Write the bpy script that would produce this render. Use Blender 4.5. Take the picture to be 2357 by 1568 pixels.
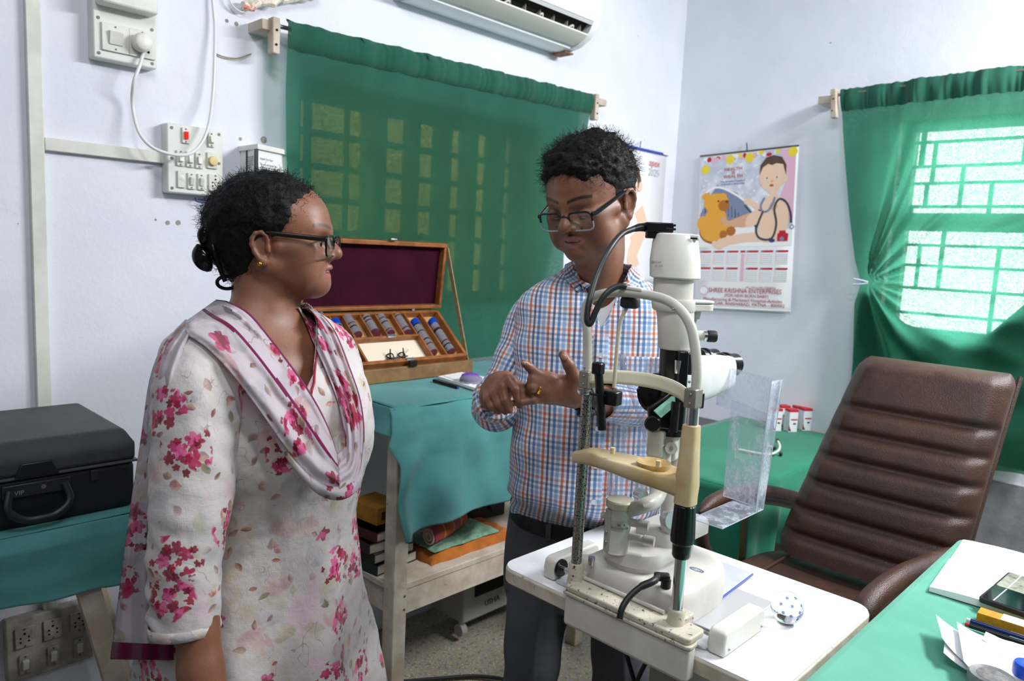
import bpy, bmesh, math, random
import numpy as np
from mathutils import Vector, Matrix, noise
random.seed(7)
for o in list(bpy.data.objects): bpy.data.objects.remove(o)
SC = bpy.context.scene
COL = SC.collection
# ------------------------------------------------------------ camera
W, HH = 2357, 1568
F = 1711.0
CAMH = 1.38
def _basis():
    d = np.array([-678., 13700., F]); d /= np.linalg.norm(d)
    up = -d
    u = 2850 - W/2; v = -(u*up[0] + F*up[2])/up[1]
    X = np.array([u, v, F]); X /= np.linalg.norm(X)
    return np.array([X, np.cross(up, X), up])
R = _basis()                      # rows: world x, y, z in camera coordinates (right, down, forward)
C0 = np.array([0, 0, CAMH])
cam_d = bpy.data.cameras.new('camera'); cam = bpy.data.objects.new('camera', cam_d); COL.objects.link(cam)
cx, cy, cz = R[:, 0], -R[:, 1], -R[:, 2]
cam.matrix_world = Matrix([[cx[0], cy[0], cz[0], 0], [cx[1], cy[1], cz[1], 0], [cx[2], cy[2], cz[2], CAMH], [0, 0, 0, 1]])
cam_d.sensor_width = 36; cam_d.lens = F/W*36
cam_d.clip_start = .02
cam_d.dof.use_dof = True; cam_d.dof.focus_distance = 1.42; cam_d.dof.aperture_fstop = 5.0
SC.camera = cam
# ------------------------------------------------------------ view, world, lamps
SC.view_settings.view_transform = 'Standard'
SC.view_settings.look = 'None'
SC.view_settings.gamma = 1
SC.view_settings.use_curve_mapping = False
SC.view_settings.exposure = 0.14
w = bpy.data.worlds.new('sky'); SC.world = w; w.use_nodes = True
wn = w.node_tree; wn.nodes.clear()
wo = wn.nodes.new('ShaderNodeOutputWorld'); wb = wn.nodes.new('ShaderNodeBackground')
wb.inputs[0].default_value = (.93, .98, 1., 1); wn.links.new(wb.outputs[0], wo.inputs[0])   # bright overcast sky
wb.inputs[1].default_value = 9.0
def area(name, loc, target, sx, sy, power, col=(1, 1, 1)):
    l = bpy.data.lights.new(name, 'AREA'); l.shape = 'RECTANGLE'; l.size = sx; l.size_y = sy
    l.energy = power; l.color = col
    o = bpy.data.objects.new(name, l); COL.objects.link(o); o.location = loc
    o.rotation_euler = (Vector(target) - Vector(loc)).to_track_quat('-Z', 'Y').to_euler()
    return o
area('tube_light_right', (2.55, -.45, 2.62), (2.0, .25, .9), 1.3, .16, 88, (.98, .985, 1))
area('tube_light_left', (.35, .15, 2.75), (3.0, .9, 1.5), 1.2, .16, 19, (.98, .985, 1))
area('tube_light_rear', (-.6, -1.0, 2.7), (1.0, 1.0, 1.0), 1.2, .16, 9, (.98, .985, 1))
# ------------------------------------------------------------ picking points of the place
def _ray(px, py): return R @ np.array([px - W/2, py - HH/2, F])
def PY(px, py, y): r = _ray(px, py); return C0 + r*y/r[1]
def PX(px, py, x): r = _ray(px, py); return C0 + r*x/r[0]
def PZ(px, py, z): r = _ray(px, py); return C0 + r*(z - CAMH)/r[2]
def PD(px, py, D): return C0 + _ray(px, py)*D/F
V = Vector
# ------------------------------------------------------------ node expressions
def lin(c):
    if isinstance(c, str):
        c = c.lstrip('#'); c = [int(c[i:i+2], 16)/255 for i in (0, 2, 4)]
    return tuple((x/12.92 if x <= .04045 else ((x+.055)/1.055)**2.4) for x in c[:3])
class NT:
    def __init__(s, name):
        s.m = bpy.data.materials.new(name); s.m.use_nodes = True
        s.t = s.m.node_tree; s.t.nodes.clear()
        s.out = s.t.nodes.new('ShaderNodeOutputMaterial')
    def n(s, typ, ins=None, **kw):
        nd = s.t.nodes.new(typ)
        for k, v in kw.items(): setattr(nd, k, v)
        for k, v in (ins or {}).items(): s.set(nd.inputs[k], v)
        return nd
    def set(s, sock, v):
        if isinstance(v, Ex): s.t.links.new(v.o, sock)
        elif hasattr(v, 'links'): s.t.links.new(v, sock)
        else:
            if isinstance(v, (tuple, list)) and len(v) == 3 and sock.type == 'RGBA': v = (*v, 1)
            sock.default_value = v
    def math(s, op, a, b=0., c=None):
        nd = s.t.nodes.new('ShaderNodeMath'); nd.operation = op
        s.set(nd.inputs[0], a); s.set(nd.inputs[1], b)
        if c is not None: s.set(nd.inputs[2], c)
        return Ex(s, nd.outputs[0])
    def attr(s, name, out='Vector'): return s.n('ShaderNodeAttribute', attribute_name=name).outputs[out]
    def objc(s): return s.n('ShaderNodeTexCoord').outputs['Object']
    def sep(s, v):
        nd = s.n('ShaderNodeSeparateXYZ', {0: v}); return [Ex(s, nd.outputs[i]) for i in range(3)]
    def comb(s, x=0., y=0., z=0.): return s.n('ShaderNodeCombineXYZ', {0: x, 1: y, 2: z}).outputs[0]
    def noise(s, v, scale, detail=3., rough=.5, out=0):
        r = s.n('ShaderNodeTexNoise', {'Vector': v, 'Scale': scale, 'Detail': detail, 'Roughness': rough})
        return Ex(s, r.outputs[out])
    vdim = '3D'
    def voro(s, v, scale, feature='F1', rnd=1.):
        return s.n('ShaderNodeTexVoronoi', {'Vector': v, 'Scale': scale, 'Randomness': rnd}, feature=feature, voronoi_dimensions=s.vdim)
    def ss(s, x, a, b):
        r = s.n('ShaderNodeMapRange', {'Value': x, 'From Min': a, 'From Max': b}, interpolation_type='SMOOTHSTEP')
        return Ex(s, r.outputs[0])
    def mix(s, f, a, b):
        r = s.n('ShaderNodeMix', data_type='RGBA'); s.set(r.inputs[0], f); s.set(r.inputs[6], a); s.set(r.inputs[7], b)
        return r.outputs[2]
    def bump(s, h, dist=.001, strength=1.): return s.n('ShaderNodeBump', {'Height': h, 'Distance': dist, 'Strength': strength}).outputs[0]
    def bsdf(s, **kw):
        b = s.n('ShaderNodeBsdfPrincipled')
        for k, v in kw.items(): s.set(b.inputs[k.replace('_', ' ')], v)
        return b.outputs[0]
    def end(s, sh): s.t.links.new(sh, s.out.inputs[0]); return s.m
class Ex:
    def __init__(s, nt, o): s.nt, s.o = nt, o
    def __add__(s, b): return s.nt.math('ADD', s, b)
    __radd__ = __add__
    def __mul__(s, b): return s.nt.math('MULTIPLY', s, b)
    __rmul__ = __mul__
    def __sub__(s, b): return s.nt.math('SUBTRACT', s, b)
    def __rsub__(s, b): return s.nt.math('SUBTRACT', b, s)
    def __truediv__(s, b): return s.nt.math('DIVIDE', s, b)
    def __lt__(s, b): return s.nt.math('LESS_THAN', s, b)
    def __gt__(s, b): return s.nt.math('GREATER_THAN', s, b)
MATS = {}
def mat(name, col, rough=.5, metal=0., col2=None, nscale=20., nrange=(.35, .65), bump=0., bscale=200., spots=None, sscale=80., sth=.7,
        alpha=1., trans=0., ior=1.45, coat=0., spec=.5, sheen=0., emit=None, estr=0., sss=0.):
    """principled material; col2 and spots are real colour variation of the thing (wear, grain, dirt)"""
    if name in MATS: return MATS[name]
    t = NT(name); oc = t.objc(); c = (*lin(col), 1)
    if col2 is not None: c = t.mix(t.ss(t.noise(oc, nscale, 5., .6), *nrange), lin(col), lin(col2))
    if spots is not None: c = t.mix(t.ss(t.noise(oc, sscale, 4., .7), sth, sth+.04), c, lin(spots))
    kw = dict(Base_Color=c, Roughness=rough, Metallic=metal, IOR=ior)
    kw['Specular_IOR_Level'] = spec
    if bump: kw['Normal'] = t.bump(t.noise(oc, bscale, 4., .6), bump)
    if trans: kw['Transmission_Weight'] = trans
    if coat: kw['Coat_Weight'] = coat; kw['Coat_Roughness'] = .1
    if sheen: kw['Sheen_Weight'] = sheen
    if alpha < 1: kw['Alpha'] = alpha
    if sss: kw['Subsurface_Weight'] = sss; kw['Subsurface_Radius'] = (.012, .004, .002); kw['Subsurface_Scale'] = .5
    if emit: kw['Emission_Color'] = lin(emit); kw['Emission_Strength'] = estr
    MATS[name] = t.end(t.bsdf(**kw)); return MATS[name]
# ------------------------------------------------------------ mesh building
BASE = {}
def rotm(ax, ang): return Matrix.Rotation(ang, 3, ax)
def frame(z, x=None):
    z = V(z).normalized()
    x = V(x) if x is not None else (V((1, 0, 0)) if abs(z.x) < .9 else V((0, 1, 0)))
    x = (x - z*x.dot(z)).normalized()
    y = z.cross(x)
    return Matrix((x, y, z)).transposed()
class MB:
    def __init__(s): s.v, s.f, s.m, s.uv = [], [], [], None
    def add(s, vs, fs, mi=0):
        b = len(s.v); s.v += [tuple(p) for p in vs]
        for f in fs: s.f.append([i+b for i in f]); s.m.append(mi)
        return s
    def box(s, c, size, M=None, mi=0):
        hx, hy, hz = [q/2 for q in size]; c = V(c)
        vs = [V((x, y, z)) for z in (-hz, hz) for y in (-hy, hy) for x in (-hx, hx)]
        if M is not None: vs = [M @ p for p in vs]
        return s.add([p + c for p in vs], [(0, 2, 3, 1), (4, 5, 7, 6), (0, 1, 5, 4), (2, 6, 7, 3), (0, 4, 6, 2), (1, 3, 7, 5)], mi)
    def bx(s, x0, x1, y0, y1, z0, z1, mi=0):
        return s.box(((x0+x1)/2, (y0+y1)/2, (z0+z1)/2), (abs(x1-x0), abs(y1-y0), abs(z1-z0)), None, mi)
    def rings(s, rings, closed=True, cap0=True, cap1=True, mi=0):
        n = len(rings[0]); vs = [p for r in rings for p in r]; fs = []
        for i in range(len(rings)-1):
            for j in range(n if closed else n-1):
                k = (j+1) % n
                fs.append((i*n+j, i*n+k, (i+1)*n+k, (i+1)*n+j))
        if closed and cap0: fs.append(tuple(range(n))[::-1])
        if closed and cap1: fs.append(tuple((len(rings)-1)*n+i for i in range(n)))
        return s.add(vs, fs, mi)
    def tube(s, pts, r, n=12, mi=0, cap=True, flat=1.):
        pts = [V(p) for p in pts]; R_ = []; X = None
        rr = r if isinstance(r, (list, tuple)) else [r]*len(pts)
        for i, p in enumerate(pts):
            d = (pts[min(i+1, len(pts)-1)] - pts[max(i-1, 0)])
            if d.length < 1e-9: d = V((0, 0, 1))
            M = frame(d, X); X = M.col[0].copy()
            R_.append([p + M @ V((math.cos(a)*rr[i], math.sin(a)*rr[i]*flat, 0)) for a in [2*math.pi*k/n for k in range(n)]])
        return s.rings(R_, True, cap, cap, mi)
    def lathe(s, o, axis, prof, n=24, mi=0, x=None, cap=True):
        M = frame(axis, x); o = V(o)
        R_ = [[o + M @ V((math.cos(a)*r, math.sin(a)*r, h)) for a in [2*math.pi*k/n for k in range(n)]] for r, h in prof]
        return s.rings(R_, True, cap, cap, mi)
    def cyl(s, p0, p1, r, r1=None, n=20, mi=0):
        return s.tube([p0, p1], [r, r if r1 is None else r1], n, mi)
    def prism(s, poly, o, ux, uy, th, mi=0):
        """flat outline poly (2D) in plane (ux,uy) at o, extruded th along ux x uy"""
        ux, uy, o = V(ux), V(uy), V(o); nn = ux.cross(uy).normalized()*th
        a = [o + ux*p[0] + uy*p[1] for p in poly]
        return s.rings([a, [p + nn for p in a]], True, True, True, mi)
    def sph(s, c, r, n=16, mi=0, sc=(1, 1, 1), M=None):
        R_ = []
        for i in range(1, n):
            t = math.pi*i/n; R_.append([V((math.sin(t)*math.cos(a)*r*sc[0], math.sin(t)*math.sin(a)*r*sc[1], math.cos(t)*r*sc[2])) for a in [2*math.pi*k/(2*n) for k in range(2*n)]])
        R_ = [[(M @ p if M is not None else p) + V(c) for p in q] for q in R_]
        return s.rings(R_[::-1], True, True, True, mi)
    def grid(s, fn, nu, nv, mi=0):
        vs = [fn(i/nu, j/nv) for j in range(nv+1) for i in range(nu+1)]
        fs = [(j*(nu+1)+i, j*(nu+1)+i+1, (j+1)*(nu+1)+i+1, (j+1)*(nu+1)+i) for j in range(nv) for i in range(nu)]
        return s.add(vs, fs, mi)
    def build(s, name, mats, parent=None, smooth=True, ang=35, bevel=0, bseg=2, solid=0, sub=0, label=None):
        b = V((0, 0, 0)); p = parent
        while p is not None:
            if p.name in BASE: b = BASE[p.name]; break
            p = p.parent
        me = bpy.data.meshes.new(name)
        me.from_pydata([tuple(V(q) - b) for q in s.v], [], s.f); me.update()
        if s.uv is not None:
            a = me.attributes.new('cloth_uv', 'FLOAT_VECTOR', 'POINT')
            a.data.foreach_set('vector', np.asarray(s.uv, dtype=np.float32).ravel())
        if not isinstance(mats, (list, tuple)): mats = [mats]
        for m_ in mats: me.materials.append(m_)
        me.polygons.foreach_set('material_index', s.m)
        me.polygons.foreach_set('use_smooth', [smooth]*len(me.polygons))
        bm = bmesh.new(); bm.from_mesh(me)
        if not getattr(s, 'keep', False): bmesh.ops.recalc_face_normals(bm, faces=bm.faces)
        bm.to_mesh(me); bm.free()
        if smooth: me.set_sharp_from_angle(angle=math.radians(ang))
        o = bpy.data.objects.new(name, me); COL.objects.link(o)
        if parent: o.parent = parent
        if bevel:
            m_ = o.modifiers.new('bevel', 'BEVEL'); m_.width = bevel; m_.segments = bseg; m_.limit_method = 'ANGLE'; m_.angle_limit = math.radians(35)
            m_.harden_normals = False
        if solid: m_ = o.modifiers.new('solid', 'SOLIDIFY'); m_.thickness = solid; m_.offset = 0
        if sub: m_ = o.modifiers.new('sub', 'SUBSURF'); m_.levels = m_.render_levels = sub
        if label: o['label'] = label
        return o
def thing(name, label, cat, base, group=None):
    o = bpy.data.objects.new(name, None); COL.objects.link(o); o.empty_display_size = .05
    o.location = base; BASE[o.name] = V(base)
    o['label'] = label; o['category'] = cat
    if group: o['group'] = group
    return o
def tag(o, label, cat, group=None, kind=None):
    o['label'] = label; o['category'] = cat
    if group: o['group'] = group
    if kind: o['kind'] = kind
    return o
def rebase(o, base):
    """move a single-mesh thing's origin to its base"""
    b = V(base); o.data.transform(Matrix.Translation(-b)); o.location = b; BASE[o.name] = b; return o
def struct(o, label=None):
    o['kind'] = 'structure'
    if label: o['label'] = label
    return o
def dup(o, loc, label=None, rz=None):
    r = o.copy(); COL.objects.link(r); r.location = loc
    if rz is not None: r.rotation_euler = (0, 0, rz)
    if label: r['label'] = label
    for ch in list(o.children):
        c = ch.copy(); COL.objects.link(c); c.parent = r
        for g in ch.children:
            d = g.copy(); COL.objects.link(d); d.parent = c
    return r
def lerp(a, b, t): return a + (b-a)*t
def catmull(pts, n=8):
    pts = [V(p) for p in pts]; P = [pts[0]*2-pts[1]] + pts + [pts[-1]*2-pts[-2]]; out = []
    for i in range(1, len(P)-2):
        for k in range(n):
            t = k/n; a, b, c, d = P[i-1], P[i], P[i+1], P[i+2]
            out.append(.5*((2*b)+(c-a)*t+(2*a-5*b+4*c-d)*t*t+(3*b-a-3*c+d)*t**3))
    out.append(pts[-1]); return out
def text(body, name, material, parent, M, size, thick=.0002, label=None, align='LEFT', font_scale=1.):
    """lettering as a mesh; M = 4x4 world matrix of the text plane"""
    c = bpy.data.curves.new(name, 'FONT'); c.body = body; c.size = size; c.extrude = thick; c.align_x = align
    c.resolution_u = 2
    o = bpy.data.objects.new('tmp', c); COL.objects.link(o)
    bpy.context.view_layer.update()
    me = bpy.data.meshes.new_from_object(o.evaluated_get(bpy.context.evaluated_depsgraph_get()))
    bpy.data.objects.remove(o); me.name = name
    me.materials.clear(); me.materials.append(material)
    me.transform(Matrix.Diagonal((font_scale, 1, 1, 1)))
    me.transform(M)
    p = parent
    b = V((0, 0, 0))
    while p is not None:
        if p.name in BASE: b = BASE[p.name]; break
        p = p.parent
    me.transform(Matrix.Translation(-b))
    o = bpy.data.objects.new(name, me); COL.objects.link(o); o.parent = parent
    if label: o['label'] = label
    return o
def plane_m(o, ux, uy):
    ux = V(ux).normalized(); n = ux.cross(V(uy)).normalized(); uy = n.cross(ux)
    return Matrix([[ux.x, uy.x, n.x, o[0]], [ux.y, uy.y, n.y, o[1]], [ux.z, uy.z, n.z, o[2]], [0, 0, 0, 1]])
def hn(x, y=0., z=0.): return noise.noise(V((x, y, z)))
# ------------------------------------------------------------ room shell
YA = 2.05; XB = 3.2208; CEIL = 3.0; XL = -1.5; YR = -1.9
def wall_mat():
    t = NT('painted_plaster'); oc = t.objc()
    c = t.mix(t.ss(t.noise(oc, 2.5, 5., .6), .35, .7), lin('#dde1ec'), lin('#e6e9f1'))
    c = t.mix(t.ss(t.noise(oc, 9., 6., .7), .55, .75)*.5, c, lin('#d6dae4'))
    v = t.voro(oc, 9.0); sp = (Ex(t, v.outputs['Distance']) < .035)*(t.noise(oc, 5., 2.) > .56)
    c = t.mix(sp*.8, c, lin('#8d8a85'))
    h = t.noise(oc, 14., 8., .65)*1.0 + t.noise(oc, 90., 3., .5)*.25
    return t.end(t.bsdf(Base_Color=c, Roughness=.6, Normal=t.bump(h, .004, .45), Specular_IOR_Level=.3))
WALL = wall_mat()
def wall_with_hole(name, horiz, const, a0, a1, z0, z1, ha0, ha1, hz0, hz1, th):
    m = MB()
    def b(u0, u1, w0, w1):
        if horiz: m.bx(u0, u1, const, const+th, w0, w1)
        else: m.bx(const, const+th, u0, u1, w0, w1)
    b(a0, ha0, z0, z1); b(ha1, a1, z0, z1); b(ha0, ha1, z0, hz0); b(ha0, ha1, hz1, z1)
    return struct(m.build(name, WALL))
WA = (1.17, 2.22, 1.16, 1.86)      # window 1: x0 x1 z0 z1
WB = (0.40, 1.03, 1.10, 1.96)       # window 2: y0 y1 z0 z1
wall_with_hole('wall_back', True, YA, XL, XB+.2, 0, CEIL, WA[0], WA[1], WA[2], WA[3], .2)
wall_with_hole('wall_right', False, XB, YR, YA, 0, CEIL, WB[0], WB[1], WB[2], WB[3], .2)
DIM = mat('bounce_dimmed_wall', '#6f7278', .7)  # unseen walls darkened to cut the light bounced back into the room
struct(MB().bx(XL-.1, XL, YR, YA, 0, CEIL).build('wall_left', DIM))
struct(MB().bx(XL, XB, YR-.1, YR, 0, CEIL).build('wall_front', DIM))
struct(MB().bx(XL-.1, XB+.2, YR-.1, YA+.2, CEIL, CEIL+.1).build('ceiling', mat('bounce_dimmed_ceiling', '#a5a8ae', .8, spec=.2)))  # unseen ceiling toned down as well, for less bounced light
def floor_mat():
    t = NT('terrazzo'); oc = t.objc()
    c = t.mix(t.ss(t.noise(oc, 3., 4.), .3, .7), lin('#7d796a'), lin('#928d7d'))
    v = t.voro(oc, 160.); c = t.mix((Ex(t, v.outputs['Distance']) < .3)*.55, c, v.outputs['Color'])
    c = t.mix((t.noise(oc, 70., 3.) > .6)*.6, c, lin('#524d42'))
    return t.end(t.bsdf(Base_Color=c, Roughness=.45, Normal=t.bump(t.noise(oc, 120., 3.), .0006)))
struct(MB().bx(XL, XB, YR, YA, -.06, 0).build('floor', floor_mat()))
DADO = mat('grey_cement_dado', '#8c8e93', .7, col2='#76787d', nscale=9, bump=.001, bscale=60)
struct(MB().bx(XB-.004, XB+.001, YR, YA, 0, .605).build('trim_1', DADO))
# ------------------------------------------------------------ windows and what lies outside
FRAME = mat('window_frame_green', '#3c5a50', .5); BAR = mat('window_bar_iron', '#4a4f4c', .5)
PANE_A = mat('amber_frosted_glass', '#d6cc9a', .4, trans=.85, ior=1.1); 
def window_frame(root, horiz, c, a0, a1, z0, z1, mull, hbars, vbars, th=.05):
    m = MB()
    def b(mm, u0, u1, w0, w1, d0, d1):
        if horiz: mm.bx(u0, u1, c+d0, c+d1, w0, w1)
        else: mm.bx(c+d0, c+d1, u0, u1, w0, w1)
    for u in (a0, a1-.04): b(m, u, u+.04, z0, z1, .06, .12)
    for z in (z0, z1-.04): b(m, a0, a1, z, z+.04, .06, .12)
    for u, wd in mull: b(m, u-wd/2, u+wd/2, z0, z1, .06, .12)
    m.build('frame', FRAME, root, bevel=.002)
    g = MB()
    for z, t in hbars: b(g, a0, a1, z-t/2, z+t/2, .03, .045)
    for u, w0, w1, t in vbars: b(g, u-t/2, u+t/2, w0, w1, .03, .045)
    g.build('grille', BAR, root)
r = thing('window_1', 'window with iron grille behind the long green curtain', 'window', ((WA[0]+WA[1])/2, YA, WA[2])); r['kind'] = 'structure'; del r['category']
window_frame(r, True, YA, *WA, [(1.50, .07), (1.66, .035), (1.80, .05), (1.93, .05), (2.07, .06)],
             [(1.80, .02), (1.70, .02), (1.60, .02), (1.5, .02), (1.4, .02), (1.3, .02), (1.2, .02)],
             [(1.22, 1.1, 1.86, .02), (1.36, 1.1, 1.86, .012), (1.44, 1.3, 1.7, .012), (1.62, 1.1, 1.86, .014)])
MB().bx(WA[0]+.03, WA[1]-.03, YA+.085, YA+.09, WA[2]+.03, WA[3]-.03).build('pane', PANE_A, r)
r = thing('window_2', 'bright barred window behind the pinned green curtain', 'window', (XB, (WB[0]+WB[1])/2, WB[2])); r['kind'] = 'structure'; del r['category']
hb = [1.915, 1.868, 1.775, 1.71, 1.62, 1.53, 1.47, 1.39, 1.3, 1.2, 1.1, 1.0]
vb = [(.95, 1.775, 1.915, .018), (.905, 1.71, 1.868, .014), (.92, 1.62, 1.71, .014), (.80, 1.62, 1.775, .014), (.61, 1.775, 1.93, .014), (.97, 1.53, 1.62, .016), (.84, 1.30, 1.53, .014),
      (.7, 1.53, 1.71, .014), (.55, 1.3, 1.62, .014), (.92, 1.3, 1.47, .012), (.65, 1.0, 1.47, .014)]
window_frame(r, False, XB, *WB, [(.47, .03)], [(z, .011) for z in hb] + [(1.565, .06)], vb)
MB().bx(-1, 4.0, YA+1.0, YA+1.15, -.2, 3.2).build('wall_outside', mat('outside_wall_cream', '#cfc28c', .9))['kind'] = 'structure'
struct(MB().bx(-6, 12, -8, 12, -.3, -.2).build('floor_outside', mat('outside_ground', '#b5ad9c', .95)))
# ------------------------------------------------------------ cloth materials
def cloth_mat(name, a, b, trans=0., weave=900., tcol=None, ns=4., gapk=.22):
    t = NT(name); oc = t.objc(); x, y, z = t.sep(oc)
    wv = t.noise(t.comb(x*weave*.12, y*weave*.12, z*weave), 1., 2.) + t.noise(t.comb(x*weave, y*weave, z*weave*.12), 1., 2.)
    c = t.mix(t.ss(t.noise(oc, ns, 5., .6), .35, .65), lin(a), lin(b))
    c = t.mix(t.ss(wv, .8, 1.25)*.25, c, lin(b))
    nrm = t.bump(wv, .0004, .5)
    s = t.bsdf(Base_Color=c, Roughness=.85, Normal=nrm, Specular_IOR_Level=.15, Sheen_Weight=.15)
    if trans:
        tr = t.n('ShaderNodeBsdfTranslucent', {'Color': lin(tcol or b)}).outputs[0]
        tp = t.n('ShaderNodeBsdfTransparent', {'Color': (1, 1, .95, 1)}).outputs[0]
        mx = t.n('ShaderNodeMixShader', {0: trans, 1: s, 2: tr}).outputs[0]
        gap = t.ss(wv, .98, 1.35)*gapk+.03
        s = t.n('ShaderNodeMixShader', {0: gap, 1: mx, 2: tp}).outputs[0]
    return t.end(s)
CURT = cloth_mat('green_curtain_cotton', '#24594a', '#2b6554', trans=.5, tcol='#6fb39b')
POCK = cloth_mat('green_curtain_double_cloth', '#1d5040', '#245a49')
CURTB = cloth_mat('green_curtain_cotton_thin', '#1e5744', '#25634f', trans=.52, tcol='#5cba9a', gapk=.36)
GCLOTH = cloth_mat('green_table_cotton', '#58a08a', '#66ad97', ns=3.)
G2CLOTH = cloth_mat('emerald_table_cotton', '#24735a', '#2a8065', ns=3.)
TEAL = cloth_mat('teal_drape_cotton', '#437f80', '#5b9c9a', ns=2.5, weave=700)
WOODW = mat('whitewashed_wood', '#cfc3b4', .6, col2='#b3a392', nscale=14, spots='#5d5046', sscale=30, sth=.68, bump=.0008, bscale=60)
WOODB = mat('varnished_teak', '#9c6030', .4, col2='#7d4a24', nscale=30, bump=.0003, bscale=90)
# ------------------------------------------------------------ curtains
r = thing('curtain', 'long green cotton curtain strung across the back window', 'curtain', (1.85, 2.0, 0.8), 'green window curtains')
TL, TR = PY(645, 45, 1.99), PY(1362, 218, 1.99)
RX_ = sorted([(PY(a, b, 1.99)[2], PY(a, b, 1.99)[0]) for a, b in ((1362, 218), (1350, 300), (1325, 430), (1292, 590), (1285, 700), (1300, 900))]); RXZ = [a for a, b in RX_]; RXX = [b for a, b in RX_]
def leftx(z):   # hem line of the left side
    return float(np.interp(z, [1.0, 1.25, 1.45, 1.6, 1.8, 2.0, TL[2]], [1.20, 1.155, 1.12, 1.09, 1.085, 1.09, TL[0]]))
def rightx(z):
    return float(np.interp(z, RXZ, RXX))
def curtA(s, t, off=0):
    zt = lerp(TL[2], TR[2], s); zb = .968
    z = lerp(zt, zb, t); l, rr = leftx(z), rightx(z)
    x = lerp(l, rr, s)
    g = min(1, t*6)
    y = 1.985 + .006*math.sin(s*60+2*hn(s*9, t*2))*(1-g*.75) + .010*hn(s*7, t*1.3, 3)*g
    d = max(0, s-.55)*max(0, t-.45)*4
    y -= .05*d*(math.sin(s*34 + t*9)*.5+.3)*min(1, max(0, (t-.4)*3))
    y -= .012*math.exp(-((s)/.03)**2)
    if z < 1.25: y -= .08*max(0, (1.25-z)/.35)*max(0, s-.75)
    return V((x, y-off, z))
MB().grid(curtA, 150, 110).build('cloth', CURT, r, ang=180)
def pocket(s, t):
    p = curtA(s, t*.075); zz = p.z
    k = .014*math.sin(min(1, t)*math.pi)**.5 if 0 < t < 1 else 0
    return V((p.x, p.y - .004 - k - .005*abs(math.sin(s*95+1.5*hn(s*20)*4))*min(1, s*2.2), zz + (.004*hn(s*40)) ))
MB().grid(pocket, 260, 10).build('rod_pocket', POCK, r, ang=180)
MB().cyl(TL+np.array([-.05, 0, -.02]), TR+np.array([.03, 0, -.02]), .006).build('rod', mat('curtain_rod_steel', '#8c8c88', .4, .8), r)
def bracket(name, label, p0, p1, pblk, wall_y=None, wall_x=None):
    t_ = thing(name, label, 'bracket', p0)
    m = MB()
    if wall_y is not None:
        m.box((p0+p1)/2, (.022, .03, abs(p1[2]-p0[2])), None); m.build('upright', WOODW, t_, bevel=.003)
        MB().bx(pblk-.02, pblk+.035, wall_y-.08, wall_y, p0[2]-.035, p0[2]-.008).build('wall_block', WOODW, t_, bevel=.002)
    else:
        m.box((p0+p1)/2, (.03, .022, abs(p1[2]-p0[2])), rotm('X', -.12)); m.build('upright', WOODW, t_, bevel=.003)
        MB().bx(wall_x-.08, wall_x, pblk-.02, pblk+.035, p0[2]-.05, p0[2]-.02).build('wall_block', WOODW, t_, bevel=.002)
    for k in (.35, .75):
        c = V(p0).lerp(V(p1), k) + (V((0, -.016, 0)) if wall_y is not None else V((-.016, 0, 0)))
        MB().sph(c, .0035, 6).build('screw', mat('dark_screw', '#3b3630', .5, .6), t_)
bracket('curtain_bracket', 'whitewashed wooden bracket at left end of the long curtain rod', PY(632, 42, 1.97), PY(629, 125, 1.97), 1.03, wall_y=YA)
bracket('curtain_bracket', 'small wooden bracket at right end of the long curtain rod', PY(1369, 217, 1.97), PY(1367, 277, 1.97), PY(1362, 250, 2.02)[0], wall_y=YA)
bracket('curtain_bracket', 'wooden bracket holding the rod of the pinned green curtain', PX(1925, 205, 3.13), PX(1917, 273, 3.13), PX(1912, 220, 3.18)[1], wall_x=XB)
# curtain B, pinned at the side by a clip
r = thing('curtain', 'green cotton curtain pinned at its left side over the sunlit window', 'curtain', (3.14, .5, .6), 'green window curtains')
XC = 3.14
BL = PX(1935, 207, XC); BR = PX(2490, 130, XC)
CL = PX(1990, 650, XC-.02)          # clip
ledge = [(BL[2], BL[1]), (PX(1940, 300, XC)[2], PX(1940, 300, XC)[1]), (PX(1955, 500, XC)[2], PX(1955, 500, XC)[1]), (PX(1968, 600, XC)[2], PX(1968, 600, XC)[1]),
         (CL[2], PX(1982, 650, XC)[1]), (PX(1962, 700, XC)[2], PX(1966, 700, XC)[1]), (PX(1962, 870, XC)[2], PX(1962, 870, XC)[1]), (.55, PX(1962, 870, XC)[1])]
zz = [a for a, b in ledge][::-1]; yy = [b for a, b in ledge][::-1]
def curtB(s, t, off=0):
    zt = lerp(BL[2], BR[2], s); z = lerp(zt, .665, t)
    yl = float(np.interp(z, zz, yy)); y = lerp(yl, BR[1]-.05, s)
    dy = (CL[1]-y); dz = (z-CL[2]); d = math.hypot(dy, dz) + 1e-4; a = math.atan2(dz, dy)
    fal = math.exp(-d/.55)*min(1, d/.06)
    fold = sum(A*math.exp(-((a-a0)/w)**2) for a0, w, A in ((1.15, .06, 1.2), (.82, .05, 1.3), (.45, .05, 1.6), (.18, .05, .9), (-.12, .07, 1.9), (-.42, .07, .9), (-.75, .12, 1.5), (-1.12, .10, 1.4), (1.42, .04, 1.6), (1.30, .03, .8)))
    x = XC - .046*fold*fal*min(1, d/.12)
    x += .005*math.sin(s*70+3*hn(s*8, t*3))*max(0, 1-t*5)
    x += .012*hn(s*6, t*4, 5)
    sag = math.exp(-((z - (1.02 - .28*s + .9*s*s*.3))/.045)**2)
    x -= .03*sag*min(1, s*4)
    if z < 1.0: x -= .02*math.sin(y*30+z*14)*min(1, (1.0-z)*5)
    return V((x-off, y, z))
MB().grid(curtB, 170, 190).build('cloth', CURTB, r, ang=180)
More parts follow.
